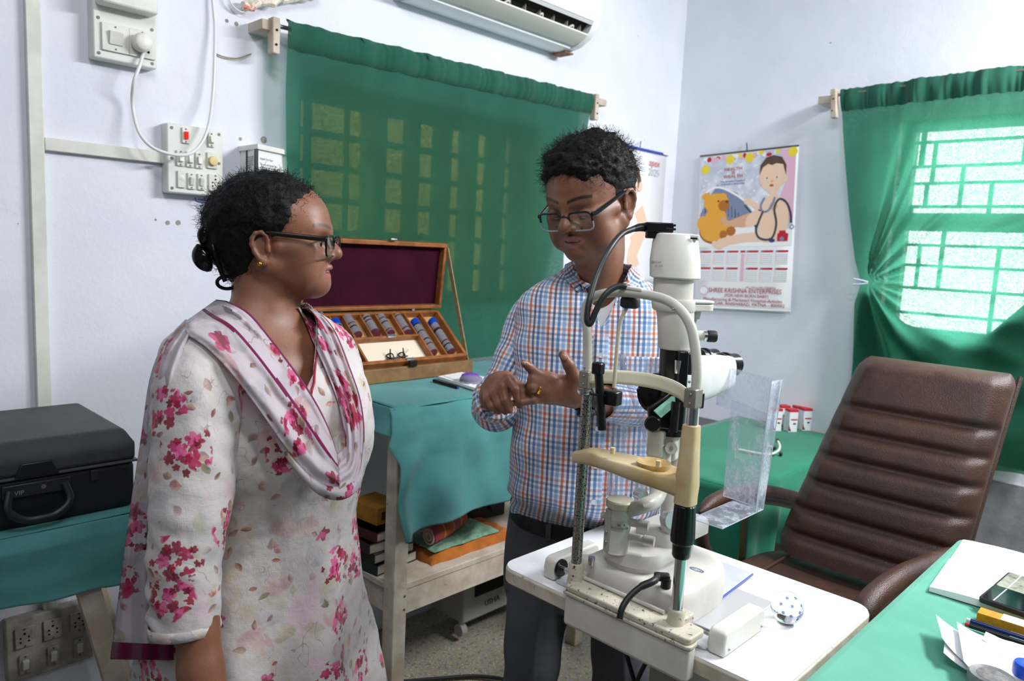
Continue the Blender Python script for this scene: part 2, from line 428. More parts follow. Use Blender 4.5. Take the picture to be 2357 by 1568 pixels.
def pocketB(s, t):
    p = curtB(s, t*.062)
    return V((p.x - .004 - .010*math.sin(t*math.pi) - .006*abs(math.sin(s*70+5*hn(s*15)))*(.3+.7*t), p.y, p.z+.005*hn(s*45)))
MB().grid(pocketB, 220, 10).build('rod_pocket', POCK, r, ang=180)
AR = [PX(a, b, XC) for a, b in ((1975, 690), (1990, 668), (2080, 745), (2200, 795), (2280, 765), (2357, 700), (2440, 640))]
def foldB(s, t):
    y = lerp(AR[0][1], BR[1]-.05, s); zt = float(np.interp(-y, [-a[1] for a in AR], [a[2] for a in AR]))
    z = lerp(zt, .675, t); return V((XC+.018+.008*math.sin(y*40+z*10)+.012*hn(y*6, z*5), y, z))
MB().grid(foldB, 60, 30).build('backlight_blocking_layer', POCK, r, ang=180)  # added opaque layer behind the cloth, blocks window light below the clip
MB().cyl(BL+np.array([0, .03, -.02]), BR+np.array([0, 0, -.02]), .006).build('rod', mat('curtain_rod_steel', ''), r)
t_ = thing('curtain_clip', 'white plastic clip pinching the green curtain to the side', 'clip', CL)
for k in (-.007, .007):
    MB().tube([CL+np.array([-.02, .035, k*1.6]), CL+np.array([-.024, 0, k]), CL+np.array([-.02, -.02, k*.3])], .0035, 8).build('clip_arm', mat('clip_white', '#c6d2ea', .35), t_)
# ------------------------------------------------------------ trunking, boards, sockets on the back wall
PLW = mat('aged_white_plastic', '#e6e6df', .4, col2='#d6d6cc', nscale=8)
PLD = mat('board_side_plastic', '#dfe1dc', .45, spots='#8b8677', sscale=12, sth=.72)
SCREW = mat('dull_screw', '#6f6c60', .5, .7); BLACKH = mat('socket_hole', '#0c0b0a', .8)
m = MB(); a = PY(55, -60, YA); b = PY(93, -60, YA)
zb = .2
x0a, x1a = PY(62, 300, YA)[0], PY(97, 300, YA)[0]
tg = MB().bx(x0a, x1a, YA-.018, YA-.0005, .3, CEIL-.02).build('vertical_cable_trunking', PLW, None, bevel=.002)
tag(rebase(tg, (x0a, YA, .3)), 'tall white cable trunking running down the back wall', 'trunking')
h0, h1 = PY(99, 315, YA-.015), PY(382, 377, YA-.015)
tg = MB().bx(x1a+.001, h1[0], YA-.016, YA-.0005, h1[2], h0[2]).build('horizontal_cable_trunking', PLW, None, bevel=.002)
tag(rebase(tg, (x1a, YA, h1[2])), 'short horizontal cable trunking leading to the lower switchboard', 'trunking')
def socket5(root, c, sz, y, big=True, base=PLW, nm='socket'):
    o = MB().box((c[0], y, c[2]), (sz[0], .006, sz[1]), None).build(nm, base, root, bevel=.0015)
    k = sz[0]
    for dx, dz, rr in ((0, .24, .085), (-.22, 0, .07), (.22, 0, .07), (-.22, -.26, .07), (.22, -.26, .07)):
        MB().cyl((c[0]+dx*k, y-.0032, c[2]+dz*k), (c[0]+dx*k, y-.0040, c[2]+dz*k), rr*k*.8, n=12).build('pin_hole', BLACKH, o)
    for sg in (-1, 1): MB().cyl((c[0], y-.003, c[2]+sg*sz[1]*.42), (c[0], y-.0045, c[2]+sg*sz[1]*.42), .0022, n=10).build('screw', SCREW, o)
    return o
def switch(root, c, sz, y, tilt=.22, rocker=PLW, lab=None, flat=False):
    o = MB().box((c[0], y, c[2]), (sz[0], .006, sz[1]), None).build('switch', PLW, root, bevel=.0015)
    r_ = MB().box((c[0], y-.005, c[2]), (sz[0]*.5, .009, sz[1]*.48), rotm('X', tilt)).build('rocker', rocker, o, bevel=.001)
    if lab: r_['label'] = lab
    for sg in (-1, 1): MB().cyl((c[0], y-.003, c[2]+sg*sz[1]*.4), (c[0], y-.0045, c[2]+sg*sz[1]*.4), .002, n=10).build('screw', SCREW, o)
    return o
def corner_screws(root, x0, x1, z0, z1, y, r_=.0038, ins=.012, mid=False):
    for x in (x0+ins, x1-ins):
        for z in ([z0+ins, (z0+z1)/2, z1-ins] if mid else [z0+ins, z1-ins]): MB().cyl((x, y+.001, z), (x, y-.0015, z), r_, n=12).build('screw', SCREW, root)
# upper board
yb = YA-.038
q0, q1 = PY(215, 135, yb), PY(362, 158, yb); ztop = PY(215, 0, yb)[2]+.06; zlo = q0[2]+.004
r = thing('upper_switchboard', 'upper white wall switchboard with round plug plugged in', 'switchboard', (q0[0], YA, zlo))
MB().bx(q0[0], q1[0], yb, YA, zlo, ztop).build('box', PLD, r, bevel=.004)
c0, c1 = PY(232, 50, yb), PY(356, 132, yb)
pw = (c1[0]-c0[0])/2; ph = abs(PY(232, 50, yb)[2]-PY(236, 115, yb)[2])
switch(r, (c0[0]+pw/2, 0, c0[2]-ph/2), (pw, ph), yb-.003)
sk = socket5(r, (c0[0]+pw*1.5, 0, c0[2]-ph/2), (pw, ph), yb-.003)
corner_screws(r, q0[0], q1[0], zlo, zlo+.105, yb)
k0 = PY(232, 6, yb-.04); k1 = PY(364, 36, yb-.04)
MB().bx(k0[0], k1[0], yb-.045, yb, k1[2]-.0, k1[2]+.09).build('breaker_cover', PLW, r, bevel=.006)
pc = PY(330, 97, yb-.03)
pl = thing('plug', 'round white plug in the upper switchboard socket', 'plug', pc)
MB().lathe((pc[0], yb-.006, pc[2]), (0, -1, 0), [(.018, 0), (.0215, .004), (.0225, .018), (.021, .026), (.016, .031), (.006, .033)], 28).build('plug_body', mat('plug_ivory', '#ebe8df', .35), pl)
cb = [PY(330, 120, yb-.012), PY(322, 150, yb-.02), PY(308, 190, yb-.02), PY(305, 240, YA-.03), PY(318, 300, YA-.05), PY(345, 335, YA-.07), PY(385, 353, YA-.08), PY(430, 356, YA-.085), PY(460, 335, YA-.08), PY(480, 290, YA-.07), PY(490, 220, YA-.04), PY(494, 140, YA-.03), PY(495, 60, YA-.02), PY(490, 0, YA-.015), PY(487, -80, YA-.012)]
cbl = MB().tube(catmull(cb, 8), .0042, 12).build('power_cord', mat('white_cord', '#e4e6e6', .35), None)
tag(rebase(cbl, cb[7]), 'thick white power cord looping from the plug up the wall', 'cord')
# lower board
q0, q1 = PY(384, 281, yb), PY(515, 452, yb)
x0, x1 = q0[0], PY(514, 400, yb)[0]; z1 = PY(384, 281, yb)[2]; z0 = PY(388, 443, yb)[2]
r = thing('lower_switchboard', 'lower white wall switchboard with glowing red indicator switch', 'switchboard', (x0, YA, z0))
MB().bx(x0, x1, yb, YA, z0, z1).build('box', PLD, r, bevel=.004)
def bp(px, py): return PY(px, py, yb-.003)
def cell(px, py): c = bp(px, py); return (c[0], 0, c[2])
RED = mat('red_indicator_lens', '#c41414', .25, emit='#ff1a08', estr=.35)
switch(r, cell(427, 312), (.019, .040), yb-.003, .05, RED, 'glowing red neon rocker')
switch(r, cell(486, 322), (.017, .038), yb-.003, -.3)
for px, py in ((415, 364), (437, 367), (458, 370)): switch(r, cell(px, py), (.020, .040), yb-.003, -.2)
for px, py in ((440, 417), (463, 419)): switch(r, cell(px, py), (.020, .042), yb-.003, .25)
o = MB().box((cell(488, 370)[0], yb-.003, cell(488, 370)[2]), (.028, .006, .042)).build('regulator_plate', PLW, r, bevel=.0015)
c = bp(488, 371); MB().lathe(c, (0, -1, 0), [(.0125, 0), (.0125, .010), (.011, .013), (.003, .0135)], 20).build('regulator_knob', mat('cream_knob', '#dcc88a', .4), r, label='cream fan regulator knob')
o = MB().box((cell(417, 413)[0], yb-.003, cell(417, 413)[2]), (.020, .006, .043)).build('fuse_plate', PLW, r, bevel=.0015)
c = bp(417, 410); MB().lathe(c, (0, -1, 0), [(.008, 0), (.008, .003), (.004, .004)], 16).build('fuse_cap', PLW, r)
socket5(r, cell(495, 421), (.036, .044), yb-.003)
corner_screws(r, x0, x1, z0, z1, yb, mid=True)
wr = [PY(449, 455, YA-.01), PY(455, 465, YA-.02), PY(480, 468, YA-.02), PY(520, 473, YA-.02), PY(525, 468, YA-.02), PY(480, 462, YA-.015), PY(455, 458, YA-.01)]
tag(rebase(MB().tube(catmull(wr, 5), .0013, 8).build('blue_wire', mat('blue_wire', '#28309a', .4), None), wr[0]), 'thin blue wires hanging below the lower switchboard', 'wire')
# eye chart box
q = PY(561, 345, YA-.09); q2 = PY(662, 352, YA-.09)
xm = PY(592, 345, YA-.11)[0]; ztp = PY(592, 343, YA-.11)[2]; xr = PY(664, 350, YA-.05)[0]; xl = PY(561, 345, YA-.02)[0]
r = thing('near_vision_chart_box', 'white near vision chart box with black corners behind the woman', 'chart box', (xm, YA, ztp-.17))
bxp = [(xl, YA-.001), (xr, YA-.001), (xr, YA-.05), (xm, YA-.105), (xl, YA-.04)]
MB().prism([(a, b) for a, b in bxp], (0, 0, ztp-.17), (1, 0, 0), (0, 1, 0), .17).build('box', mat('chart_paper', '#e8e9e8', .6), r)
top = [(xl-.005, YA-.001), (xr+.006, YA-.001), (xr+.006, YA-.056), (xm, YA-.113), (xl-.005, YA-.045)]
MB().prism(top, (0, 0, ztp), (1, 0, 0), (0, 1, 0), .014).build('lid', PLW, r, bevel=.001)
BLK = mat('black_strip', '#15161a', .5)
for (x, y) in ((xm, YA-.105), (xr, YA-.05), (xl, YA-.04)): MB().box((x, y, ztp-.085), (.009 if x != xl else .004, .006, .17)).build('corner_strip', BLK, r)
e1 = V((xr-xm, .055, 0)).normalized(); e2 = V((xm-xl, -.065, 0)).normalized()
INK = mat('grey_print', '#6a6c70', .7)
M = plane_m(V((xm, YA-.1055, ztp-.025)) + e1*.015 + V((0, 0, 0)), e1, (0, 0, 1)); M = Matrix.Translation(V((e1.y, -e1.x, 0))*.0008) @ M
text('English Test Type\n\nCan we which stuff into\nwhich was printed in beautiful\nand the like of such and others\nand much more into print\n\nevery form of the books\nin the time of the day', 'lettering', INK, r, M, .0075, .0001)
M = plane_m(V((xl, YA-.0408, ztp-.02)) + e2*.004, e2, (0, 0, 1)); M = Matrix.Translation(V((e2.y, -e2.x, 0))*.0012) @ M
text('When your reading\nbut it is very much\nof these print and\nthe words in the\nsmall letter of the\ntype now seen', 'lettering', INK, r, M, .0055, .0001)
# hanging stick with tape and wire at the top
a_, b_ = PY(560, 12, YA-.03), PY(735, -12, YA-.03)
t_ = thing('taped_cable_bundle', 'clear tape wrapped cable bundle above the left curtain bracket', 'cable bundle', a_)
pts = [V(a_).lerp(V(b_), k/24)+V((0, .006*hn(k*.7), .012*hn(k*.5, 4))) for k in range(25)]
MB().tube(pts, [.010+.006*abs(hn(k*1.3, 9)) for k in range(25)], 9).build('clear_tape', mat('yellowed_clear_tape', '#e8e2d6', .25, col2='#d8cdb8', nscale=60, bump=.002, bscale=120), t_)
MB().tube([V(a_), V(a_)+V((.03, 0, .001))], .011, 10).build('printed_label', mat('orange_white_label', '#e8672c', .5, col2='#f1ece6', nscale=110), t_)
wr = catmull([PY(525, -25, YA-.02), PY(532, 8, YA-.02), PY(558, 28, YA-.02), PY(575, 10, YA-.02)], 6)
MB().tube(wr, .0022, 8).build('wire', mat('white_cord', ''), t_)
wr = catmull([PY(497, 124, YA-.005), PY(520, 132, YA-.008), PY(548, 134, YA-.008), PY(578, 124, YA-.006)], 6)
tag(rebase(MB().tube(wr, .0018, 6).build('twine', mat('brown_twine', '#9a8a68', .8), None), wr[0]), 'short brown twine hanging on the wall left of the curtain', 'string')
m = MB()
for px, py, rr in ((522, 48, .005), (544, 55, .006), (607, 322, .010), (553, 320, .005), (386, 513, .006), (410, 513, .007), (358, 506, .003)):
    c = PY(px, py, YA); m.lathe((c[0], YA-.0006, c[2]), (0, 1, 0), [(rr, 0), (rr*.5, .003)], 10)
tag(m.build('nail_holes', mat('hole_grey', '#86837c', .9, col2='#a8a59c', nscale=60), None), 'grey nail holes and chips left in the back wall', 'nail holes', kind='stuff')
# ------------------------------------------------------------ air conditioner
AC = mat('ac_white', '#eceff2', .3); ACD = mat('ac_louvre', '#e3e1d8', .35); ACI = mat('ac_dark_inside', '#15140f', .7)
r = thing('air_conditioner', 'white split air conditioner mounted high on the back wall', 'air conditioner', (1.9, YA, 2.12))
P1 = PY(1305, 125, YA-.06)
XE = P1[0]+.02
prof = [(YA, 2.12), (YA-.05, 2.115), (YA-.10, 2.125), (YA-.14, 2.145)]
zb0 = PY(1305, 122, YA-.05)[2]
body = [(0, .0), (-.055, -.006), (-.12, .004), (-.165, .028), (-.19, .055)]
def acx(y): return XE
low = [(YA+a, zb0+b) for a, b in body]
outer = low + [(YA-.205, zb0+.085), (YA-.215, zb0+.13), (YA-.21, zb0+.26), (YA-.16, zb0+.29), (YA, zb0+.29)]
XW = XE-.82
full = [(YA, zb0), (YA-.055, zb0-.006), (YA-.10, zb0+.0), (YA-.105, zb0+.035), (YA-.135, zb0+.085), (YA-.205, zb0+.085), (YA-.215, zb0+.13), (YA-.21, zb0+.26), (YA-.16, zb0+.29), (YA, zb0+.29)]
M_ = [(XW+.03, full), (XE-.045, full)]
mm = MB()
mm.rings([[V((x, a, b)) for a, b in pr] for x, pr in M_], True, True, True)
mm.build('casing', AC, r, ang=25, bevel=.002)
for xa, xb in ((XE-.045, XE), (XW, XW+.03)):
    mm = MB(); sc = [.97, 1.] if xa > XW+.1 else [1., .97]
    cyy, czz = YA-.09, zb0+.14
    mm.rings([[V((x, YA if k in (0, len(outer)-1) else cyy+(a-cyy)*q, czz+(b-czz)*q)) for k, (a, b) in enumerate(outer)] for x, q in ((xa, 1), (xa+(xb-xa)*.6, 1), (xb, .93))], True, True, True)
    mm.build('end_cap', AC, r, ang=50)
mm = MB(); mm.rings([[V((x, YA-.108, zb0+.02)), V((x, YA-.14, zb0+.083)), V((x, YA-.18, zb0+.083)), V((x, YA-.12, zb0+.03))] for x in (XW+.03, XE-.045)])
mm.build('air_outlet', ACI, r)
# louvre blade, open
mm = MB(); mm.rings([[V((x, YA-.115, zb0+.008)), V((x, YA-.15, zb0+.016)), V((x, YA-.185, zb0+.036)), V((x, YA-.184, zb0+.042)), V((x, YA-.15, zb0+.023)), V((x, YA-.115, zb0+.015))] for x in (XW+.035, XE-.05)])
mm.build('louvre', ACD, r, bevel=.001)
mm = MB(); 
mm.rings([[V((x, YA-.198, zb0+.072)), V((x, YA-.206, zb0+.1)), V((x, YA-.200, zb0+.101)), V((x, YA-.19, zb0+.075))] for x in (XW+.03, XE-.045)])
mm.build('front_lip', mat('ac_grey_lip', '#b9bcbd', .4), r)
for k in range(4):
    x = XE-.12-.17*k
    MB().tube(catmull([(x, YA-.12, zb0+.016), (x-.012, YA-.15, zb0+.045), (x+.004, YA-.165, zb0+.06), (x+.012, YA-.15, zb0+.04), (x+.004, YA-.13, zb0+.018)], 5), .004, 8).build('louvre_bracket', ACD, r)
for k in range(9): x = XE-.08-.075*k; MB().box((x, YA-.145, zb0+.06), (.004, .045, .04), rotm('Z', .25)).build('vertical_vane', mat('ac_vane', '#9b968a', .5), r)
MB().box((XE-.03, YA-.045, zb0-.008), (.05, .07, .006)).build('mounting_bracket', mat('rusty_plate', '#9a6a42', .7, col2='#6f4a30', nscale=60), r)
# ------------------------------------------------------------ calendars
PAPER = mat('calendar_paper', '#eef0f4', .45)
def flat(mm, poly, M, mi, lift):
    vs = [M @ V((p[0], p[1], lift)) for p in poly]
    mm.add(vs, [tuple(range(len(vs)))], mi)
def ell(cx_, cy_, rx, ry, n=24, rot=0., a0=0, a1=2*math.pi):
    return [(cx_+math.cos(a)*rx*math.cos(rot)-math.sin(a)*ry*math.sin(rot), cy_+math.cos(a)*rx*math.sin(rot)+math.sin(a)*ry*math.cos(rot)) for a in [a0+(a1-a0)*k/n for k in range(n)]]
def stroke(pts, wd):
    L, Rr = [], []
    for i, p in enumerate(pts):
        a = V((*pts[max(0, i-1)], 0)); b = V((*pts[min(len(pts)-1, i+1)], 0)); d = (b-a).normalized(); nx, ny = -d.y*wd/2, d.x*wd/2
        L.append((p[0]+nx, p[1]+ny)); Rr.append((p[0]-nx, p[1]-ny))
    return L, Rr
def flat_stroke(mm, pts, wd, M, mi, lift):
    L, Rr = stroke(pts, wd)
    for i in range(len(L)-1): flat(mm, [L[i], L[i+1], Rr[i+1], Rr[i]], M, mi, lift)
def cm2(pts, n=6): return [(p.x, p.y) for p in catmull([(a, b, 0) for a, b in pts], n)]
# calendar 2 (large, on the right wall)
tl, tr, br = PX(1619, 358, XB-.012), PX(1848, 333, XB-.012), PX(1820, 718, XB-.012)
ux = V(tr-tl); cw = ux.length; ux.normalize(); uyv = V(tr-br); chh = uyv.length
M = plane_m(V(br) - ux*cw, ux, uyv.normalized()); M2 = M.copy()
r = thing('wall_calendar', 'large wall calendar with a baby and a yellow teddy bear', 'calendar', V(br)-ux*cw*.5, 'wall calendars')
def pg(u, v):
    return M @ V((u*cw, v*chh, .002*math.sin(v*3.1)+ .004*math.exp(-v*20)))
MB().grid(pg, 6, 30).build('sheet', PAPER, r, solid=.0008)
MB().cyl(M @ V((-.002, .002, .004)), M @ V((cw*1.0, .002, .004)), .005).build('bottom_roll', mat('roll_white', '#e6e7e3', .5), r)
MB().box(M @ V((cw/2, chh-.002, .001)), (cw, .006, .005), M.to_3x3()).build('top_strip', mat('tin_strip', '#55504a', .4, .6), r)
MB().tube([M @ V((cw*.5, chh, .002)), M @ V((cw*.5, chh+.02, .004)), M @ V((cw*.49, chh+.035, .0))], .003, 8).build('hook', mat('blue_grey_hook', '#48557a', .4), r)
cols = ['#c9cfe0', '#aeb6c8', '#e8a83a', '#b36a24', '#efcdb4', '#dcaa8a', '#5a4238', '#39424f', '#c01f30', '#f0d83a', '#e6b9cf', '#7d8aa8', '#f4f4f6', '#a05a3c', '#4a5f52', '#2c3f8a']
cm_ = [mat('print_%s' % n, c, .45) for n, c in zip('sky grey teddy muzzle skin skinshade hair tube red yellow pink blue white brown green navy'.split(), cols)]
def snow():
    t = NT('print_backdrop'); oc = t.objc()
    c = t.mix(t.ss(t.noise(oc, 12., 4.), .4, .65), lin('#c3c9da'), lin('#e4e8f1')); c = t.mix((t.noise(oc, 45., 2.) > .62)*.6, c, lin('#f6f8fc'))
    return t.end(t.bsdf(Base_Color=c, Roughness=.45))
pm = [snow()] + cm_
mm = MB(); L = .0028
def fl(poly, mi, lift=1.): flat(mm, [(x*cw, y*chh) for x, y in poly], M, mi, L+.0003*lift)
def st(pts, wd, mi, lift=1.): flat_stroke(mm, [(x*cw, y*chh) for x, y in cm2(pts)], wd*cw, M, mi, L+.0003*lift)
fl([(0.02, .40), (.98, .40), (.98, .985), (.02, .985)], 0, 0)
fl([(.80, .62), (.98, .55), (.98, .985), (.84, .985), (.90, .8)], 11, .5)
fl([(.02, .40), (.98, .40), (.98, .50), (.6, .53), (.02, .50)], 13, .6)
for k in range(26):   # floral border along the top
    u = .03+.95*random.random(); v_ = .955+.025*random.random(); fl(ell(u, v_, .018+.012*random.random(), .010+.008*random.random(), 10), [11, 11, 9, 10, 13][k % 5], 1+k*.02)
for u, v_ in ((.07, .905), (.53, .955), (.95, .965), (.33, .955)): fl(ell(u, v_, .045, .03, 14), 10, 2)
fl([(.03, .62), (.2, .80), (.42, .74), (.60, .60), (.60, .54), (.42, .52), (.03, .5)], 12, .9)   # stairs and rail
for k in range(16):
    u = .08+.036*k; st([(u, .76-.007*k-.0012*k*k*.6), (u+.005, .62-.004*k)], .010, 15 if k % 3 else 8, 1.2)
st([(.04, .74), (.2, .785), (.38, .74), (.55, .66), (.64, .58)], .02, 13, 1.5)
st([(.5, .66), (.58, .60), (.62, .52)], .016, 8, 1.6)
for k in range(4): st([(.30+.03*k, .56-.02*k), (.62, .56-.02*k)], .012, 13, 1.3)
# teddy
fl(ell(.18, .505, .155, .085), 14, 2); fl(ell(.17, .52, .14, .085), 3, 2.2); fl(ell(.20, .575, .12, .09), 3, 2.3)
fl(ell(.20, .685, .135, .062), 3, 2.6); fl(ell(.085, .73, .045, .024), 3, 2.7); fl(ell(.27, .725, .04, .02), 3, 2.7)
fl(ell(.285, .665, .06, .035), 4, 2.9); fl(ell(.315, .69, .018, .009), 7, 3); fl(ell(.225, .695, .012, .007), 7, 3)
fl(ell(.06, .555, .06, .05), 3, 3); fl(ell(.33, .505, .075, .035, rot=.3), 3, 2.9); fl(ell(.37, .50, .05, .03), 4, 3.1); fl(ell(.27, .48, .06, .036), 3, 3.2); fl(ell(.29, .478, .04, .028), 4, 3.3)
# baby
fl([(.70, .70), (.80, .72), (.93, .67), (.94, .55), (.92, .49), (.66, .49), (.63, .55), (.66, .63)], 5, 3)
fl(ell(.86, .60, .07, .075), 5, 3.2); fl(ell(.78, .75, .05, .04), 5, 3.1)
fl([(.66, .54), (.66, .61), (.55, .61), (.34, .565), (.28, .60), (.24, .575), (.30, .535), (.5, .52)], 6, 3.0)
fl(ell(.60, .575, .09, .045, rot=.4), 5, 3.4)
fl(ell(.77, .47, .16, .045), 5, 3.6); st([(.72, .46), (.5, .455), (.30, .43), (.24, .415)], .085, 5, 3.7); fl(ell(.23, .412, .06, .022, rot=-.3), 5, 3.8)
st([(.68, .63), (.60, .66), (.54, .68)], .05, 5, 3.4); fl(ell(.53, .685, .04, .022), 5, 3.5); fl(ell(.79, .645, .04, .025), 6, 4)
fl(ell(.765, .835, .128, .100), 5, 4); fl(ell(.70, .80, .05, .035), 5, 4.2); fl(ell(.83, .80, .05, .035), 5, 4.4); fl(ell(.893, .81, .024, .024), 5, 3.8)
fl([(.640, .84), (.645, .90), (.70, .945), (.77, .955), (.85, .94), (.895, .89), (.895, .83), (.88, .86), (.865, .895), (.80, .905), (.76, .895), (.72, .905), (.67, .885)], 7, 4.6)
fl(ell(.715, .818, .017, .0055), 13, 4.7); fl(ell(.81, .820, .017, .0055), 13, 4.7); fl(ell(.715, .818, .009, .005), 8, 4.9); fl(ell(.81, .820, .009, .005), 8, 4.9); fl(ell(.765, .797, .014, .006), 6, 4.8); fl(ell(.762, .772, .020, .008), 4, 4.8)
# stethoscope drawing
st([(.70, .70), (.665, .65), (.69, .615), (.74, .62), (.78, .66), (.80, .70)], .02, 12, 5)
st([(.69, .615), (.655, .56), (.63, .50), (.66, .455), (.74, .44), (.80, .46), (.825, .54), (.80, .63), (.84, .685), (.91, .665), (.955, .60), (.965, .54)], .020, 8, 5.2)
fl(ell(.975, .515, .022, .014), 12, 5); fl(ell(.975, .515, .012, .008), 13, 5.3)
fl([(.84, .43), (.94, .43), (.945, .475), (.92, .48), (.915, .495), (.86, .495), (.855, .48), (.84, .475)], 9, 5); fl(ell(.885, .445, .02, .012), 12, 5.3); fl(ell(.79, .435, .03, .012), 16, 5)
# month tables
for rr in range(2):
    for cc in range(6):
        u0 = .045+.145*cc+(.06 if cc > 2 else 0); v0 = .375-.108*rr
        fl([(u0, v0-.012), (u0+.12, v0-.012), (u0+.125, v0), (u0+.005, v0)], 9, 1); fl([(u0, v0-.012), (u0+.02, v0-.012), (u0+.025, v0), (u0+.005, v0)], 12, 1.2)
        fl([(u0, v0-.085), (u0+.12, v0-.085), (u0+.12, v0-.016), (u0, v0-.016)], 1 if 0 else 13, .8)
        for k in range(5):
            for j in range(7): fl([(u0+.006+.0165*j, v0-.03-.012*k), (u0+.014+.0165*j, v0-.03-.012*k), (u0+.014+.0165*j, v0-.025-.012*k), (u0+.006+.0165*j, v0-.025-.012*k)], 9 if j == 0 else 12, 1.2)
fl([(.48, .363), (.53, .363), (.53, .375), (.48, .375)], 9, 1); fl([(.49, .18), (.52, .18), (.52, .355), (.49, .355)], 11, 1)
fl(ell(.10, .115, .052, .028), 11, 1.); fl(ell(.10, .115, .042, .023), 13, 1.2)
mm.build('printed_picture', pm, r, smooth=False)
REDI = mat('dark_red_ink', '#a82235', .5)
def ctext(s, u, v_, size, m_=REDI, fs=1., align='LEFT'):
    Mt = M @ Matrix.Translation((u*cw, v_*chh, L+.002)); return text(s, 'lettering', m_, r, Mt, size, .0001, align=align, font_scale=fs)
ctext('HEALTH', .37, .885, .020, cm_[8], 1.2, 'CENTER'); ctext('IS', .37, .862, .020, cm_[8], 1.2, 'CENTER'); ctext('WEALTH', .37, .838, .020, cm_[8], 1.2, 'CENTER')
ctext('The Greatest Treasure is\nan Excellent Smile today', .37, .812, .012, cm_[15], 1., 'CENTER')
ctext('SHREE KRISHNA ENTERPRISES', .155, .105, .031, REDI, .88); ctext('(FOR NEW BORN BABY)', .33, .078, .020)
ctext('Manufacturing & Marketed Hospital-Articles', .10, .050, .022); ctext('NAGAR, ANISHABAD, PATNA - 800002', .16, .024, .021, REDI, 1.05)
ctext('Mob.: 9431711995, 9386888556', .55, .137, .011)
# calendar 1 (behind the man, on the back wall)
c_tr = PY(1536, 357, YA-.012); c_tl = PY(1352, 310, YA-.012)
zt_ = c_tr[2]; x1_, x0_ = c_tr[0], c_tl[0]
hgt = .62
r = thing('wall_calendar', 'white calendar with blue top strip hanging behind the man', 'calendar', ((x0_+x1_)/2, YA-.01, zt_-hgt), 'wall calendars')
M = plane_m(V((x0_, YA-.010, zt_-hgt)), (1, 0, 0), (0, 0, 1)); cw = x1_-x0_; chh = hgt
MB().grid(lambda u, v_: M @ V((u*cw, v_*chh, .002*math.sin(v_*5))), 4, 20).build('sheet', PAPER, r, solid=.0008)
MB().cyl(M @ V((-.06, chh, .003)), M @ V((cw*.93, chh, .003)), .006).build('blue_strip', mat('blue_plastic_strip', '#2c46b0', .3), r)
MB().cyl(M @ V((cw*.5, chh, .003)), M @ V((cw+.005, chh-.004, .003)), .0022).build('rod_end', mat('tin_strip', ''), r)
MB().tube([M @ V((cw*.62, chh, .006)), M @ V((cw*.62, chh+.025, .006)), M @ V((cw*.64, chh+.035, .0))], .0022, 8).build('hook', mat('blue_grey_hook', ''), r)
mm = MB(); L = .0028
hx = cw*.50
def fl(poly, mi, lift=1.): flat(mm, [(x*cw, y*chh) for x, y in poly], M, mi, L+.0003*lift)
def st(pts, wd, mi, lift=1.): flat_stroke(mm, [(x*cw, y*chh) for x, y in cm2(pts)], wd*cw, M, mi, L+.0003*lift)
fl(ell(.42, .745, .225, .135), 5, 2); fl(ell(.66, .73, .03, .04), 5, 2)
fl([(.15, .76), (.2, .88), (.36, .945), (.52, .93), (.63, .86), (.67, .77), (.63, .74), (.61, .80), (.52, .85), (.35, .86), (.22, .84)], 7, 3)
fl(ell(.55, .745, .035, .012), 8, 3.2); fl(ell(.36, .745, .035, .012), 8, 3.2); fl(ell(.46, .69, .03, .012), 6, 3.2); fl(ell(.45, .655, .05, .012), 9, 3.2)
fl([(.25, .60), (.6, .60), (.72, .55), (.74, .2), (.15, .2), (.12, .55)], 13, 1.5)
st([(.66, .56), (.72, .46), (.70, .36), (.60, .30)], .12, 5, 2.2); st([(.68, .34), (.62, .22), (.66, .12)], .13, 5, 2.1)
mm.build('printed_picture', pm, r, smooth=False)
text('apex', 'lettering', mat('apex_red', '#d4474e', .5), r, M @ Matrix.Translation((cw*.76, chh*.895, L+.002)), .046, .0001)
text('2025', 'lettering', mat('pale_grey_ink', '#c2c5cc', .5), r, M @ Matrix.Translation((cw*.76, chh*.825, L+.002)), .046, .0001)
# ------------------------------------------------------------ wooden rack by the back wall with its teal cloth
ZT = .959; YF = 1.5; XT0 = PZ(910, 940, ZT)[0]; XT1 = 2.02
r = thing('wooden_rack', 'whitewashed wooden rack table under the teal cloth', 'table', (XT0, 1.75, 0))
MB().bx(XT0+.01, XT1, YF+.015, 1.97, ZT-.035, ZT-.006).build('table_top', WOODW, r, bevel=.002)
lx0, lx1 = XT0+.022, XT0+.066
ZS = PY(947, 1349, YF)[2]; ZA = PY(947, 1419, YF)[2]
for (x, y) in ((lx0, YF+.012), (lx0, 1.92), (XT1-.06, YF+.012), (XT1-.06, 1.92)):
    MB().bx(x, x+.046, y, y+.046, 0, ZT-.035).build('leg', WOODW, r, bevel=.003)
MB().bx(lx0+.005, XT1-.01, YF+.02, 1.95, ZS-.018, ZS).build('shelf', WOODW, r, bevel=.002)
MB().bx(lx1+.002, XT1-.06, YF+.022, YF+.042, ZA, ZS-.018).build('apron', WOODW, r, bevel=.001)
MB().bx(lx0+.012, lx0+.03, YF+.058, 1.92, ZA, ZS-.018).build('apron', WOODW, r, bevel=.001)
for z in (ZA+.02, ZS-.03): MB().lathe((lx1-.006, YF+.0115, z), (0, -1, 0), [(.004, 0), (.002, .0015)], 8).build('nail', SCREW, r)
bpx = [(890, 1238), (925, 1235), (945, 1228), (985, 1206), (1040, 1190), (1100, 1172), (1150, 1150), (1200, 1128), (1300, 1090)]
bxz = [(PY(a, b, YF-.02)[0], PY(a, b, YF-.02)[2]) for a, b in bpx]
lex = [(940, 910), (1000, 897), (1029, 887), (1066, 904), (1100, 897), (1141, 889), (1190, 893), (1239, 902)]
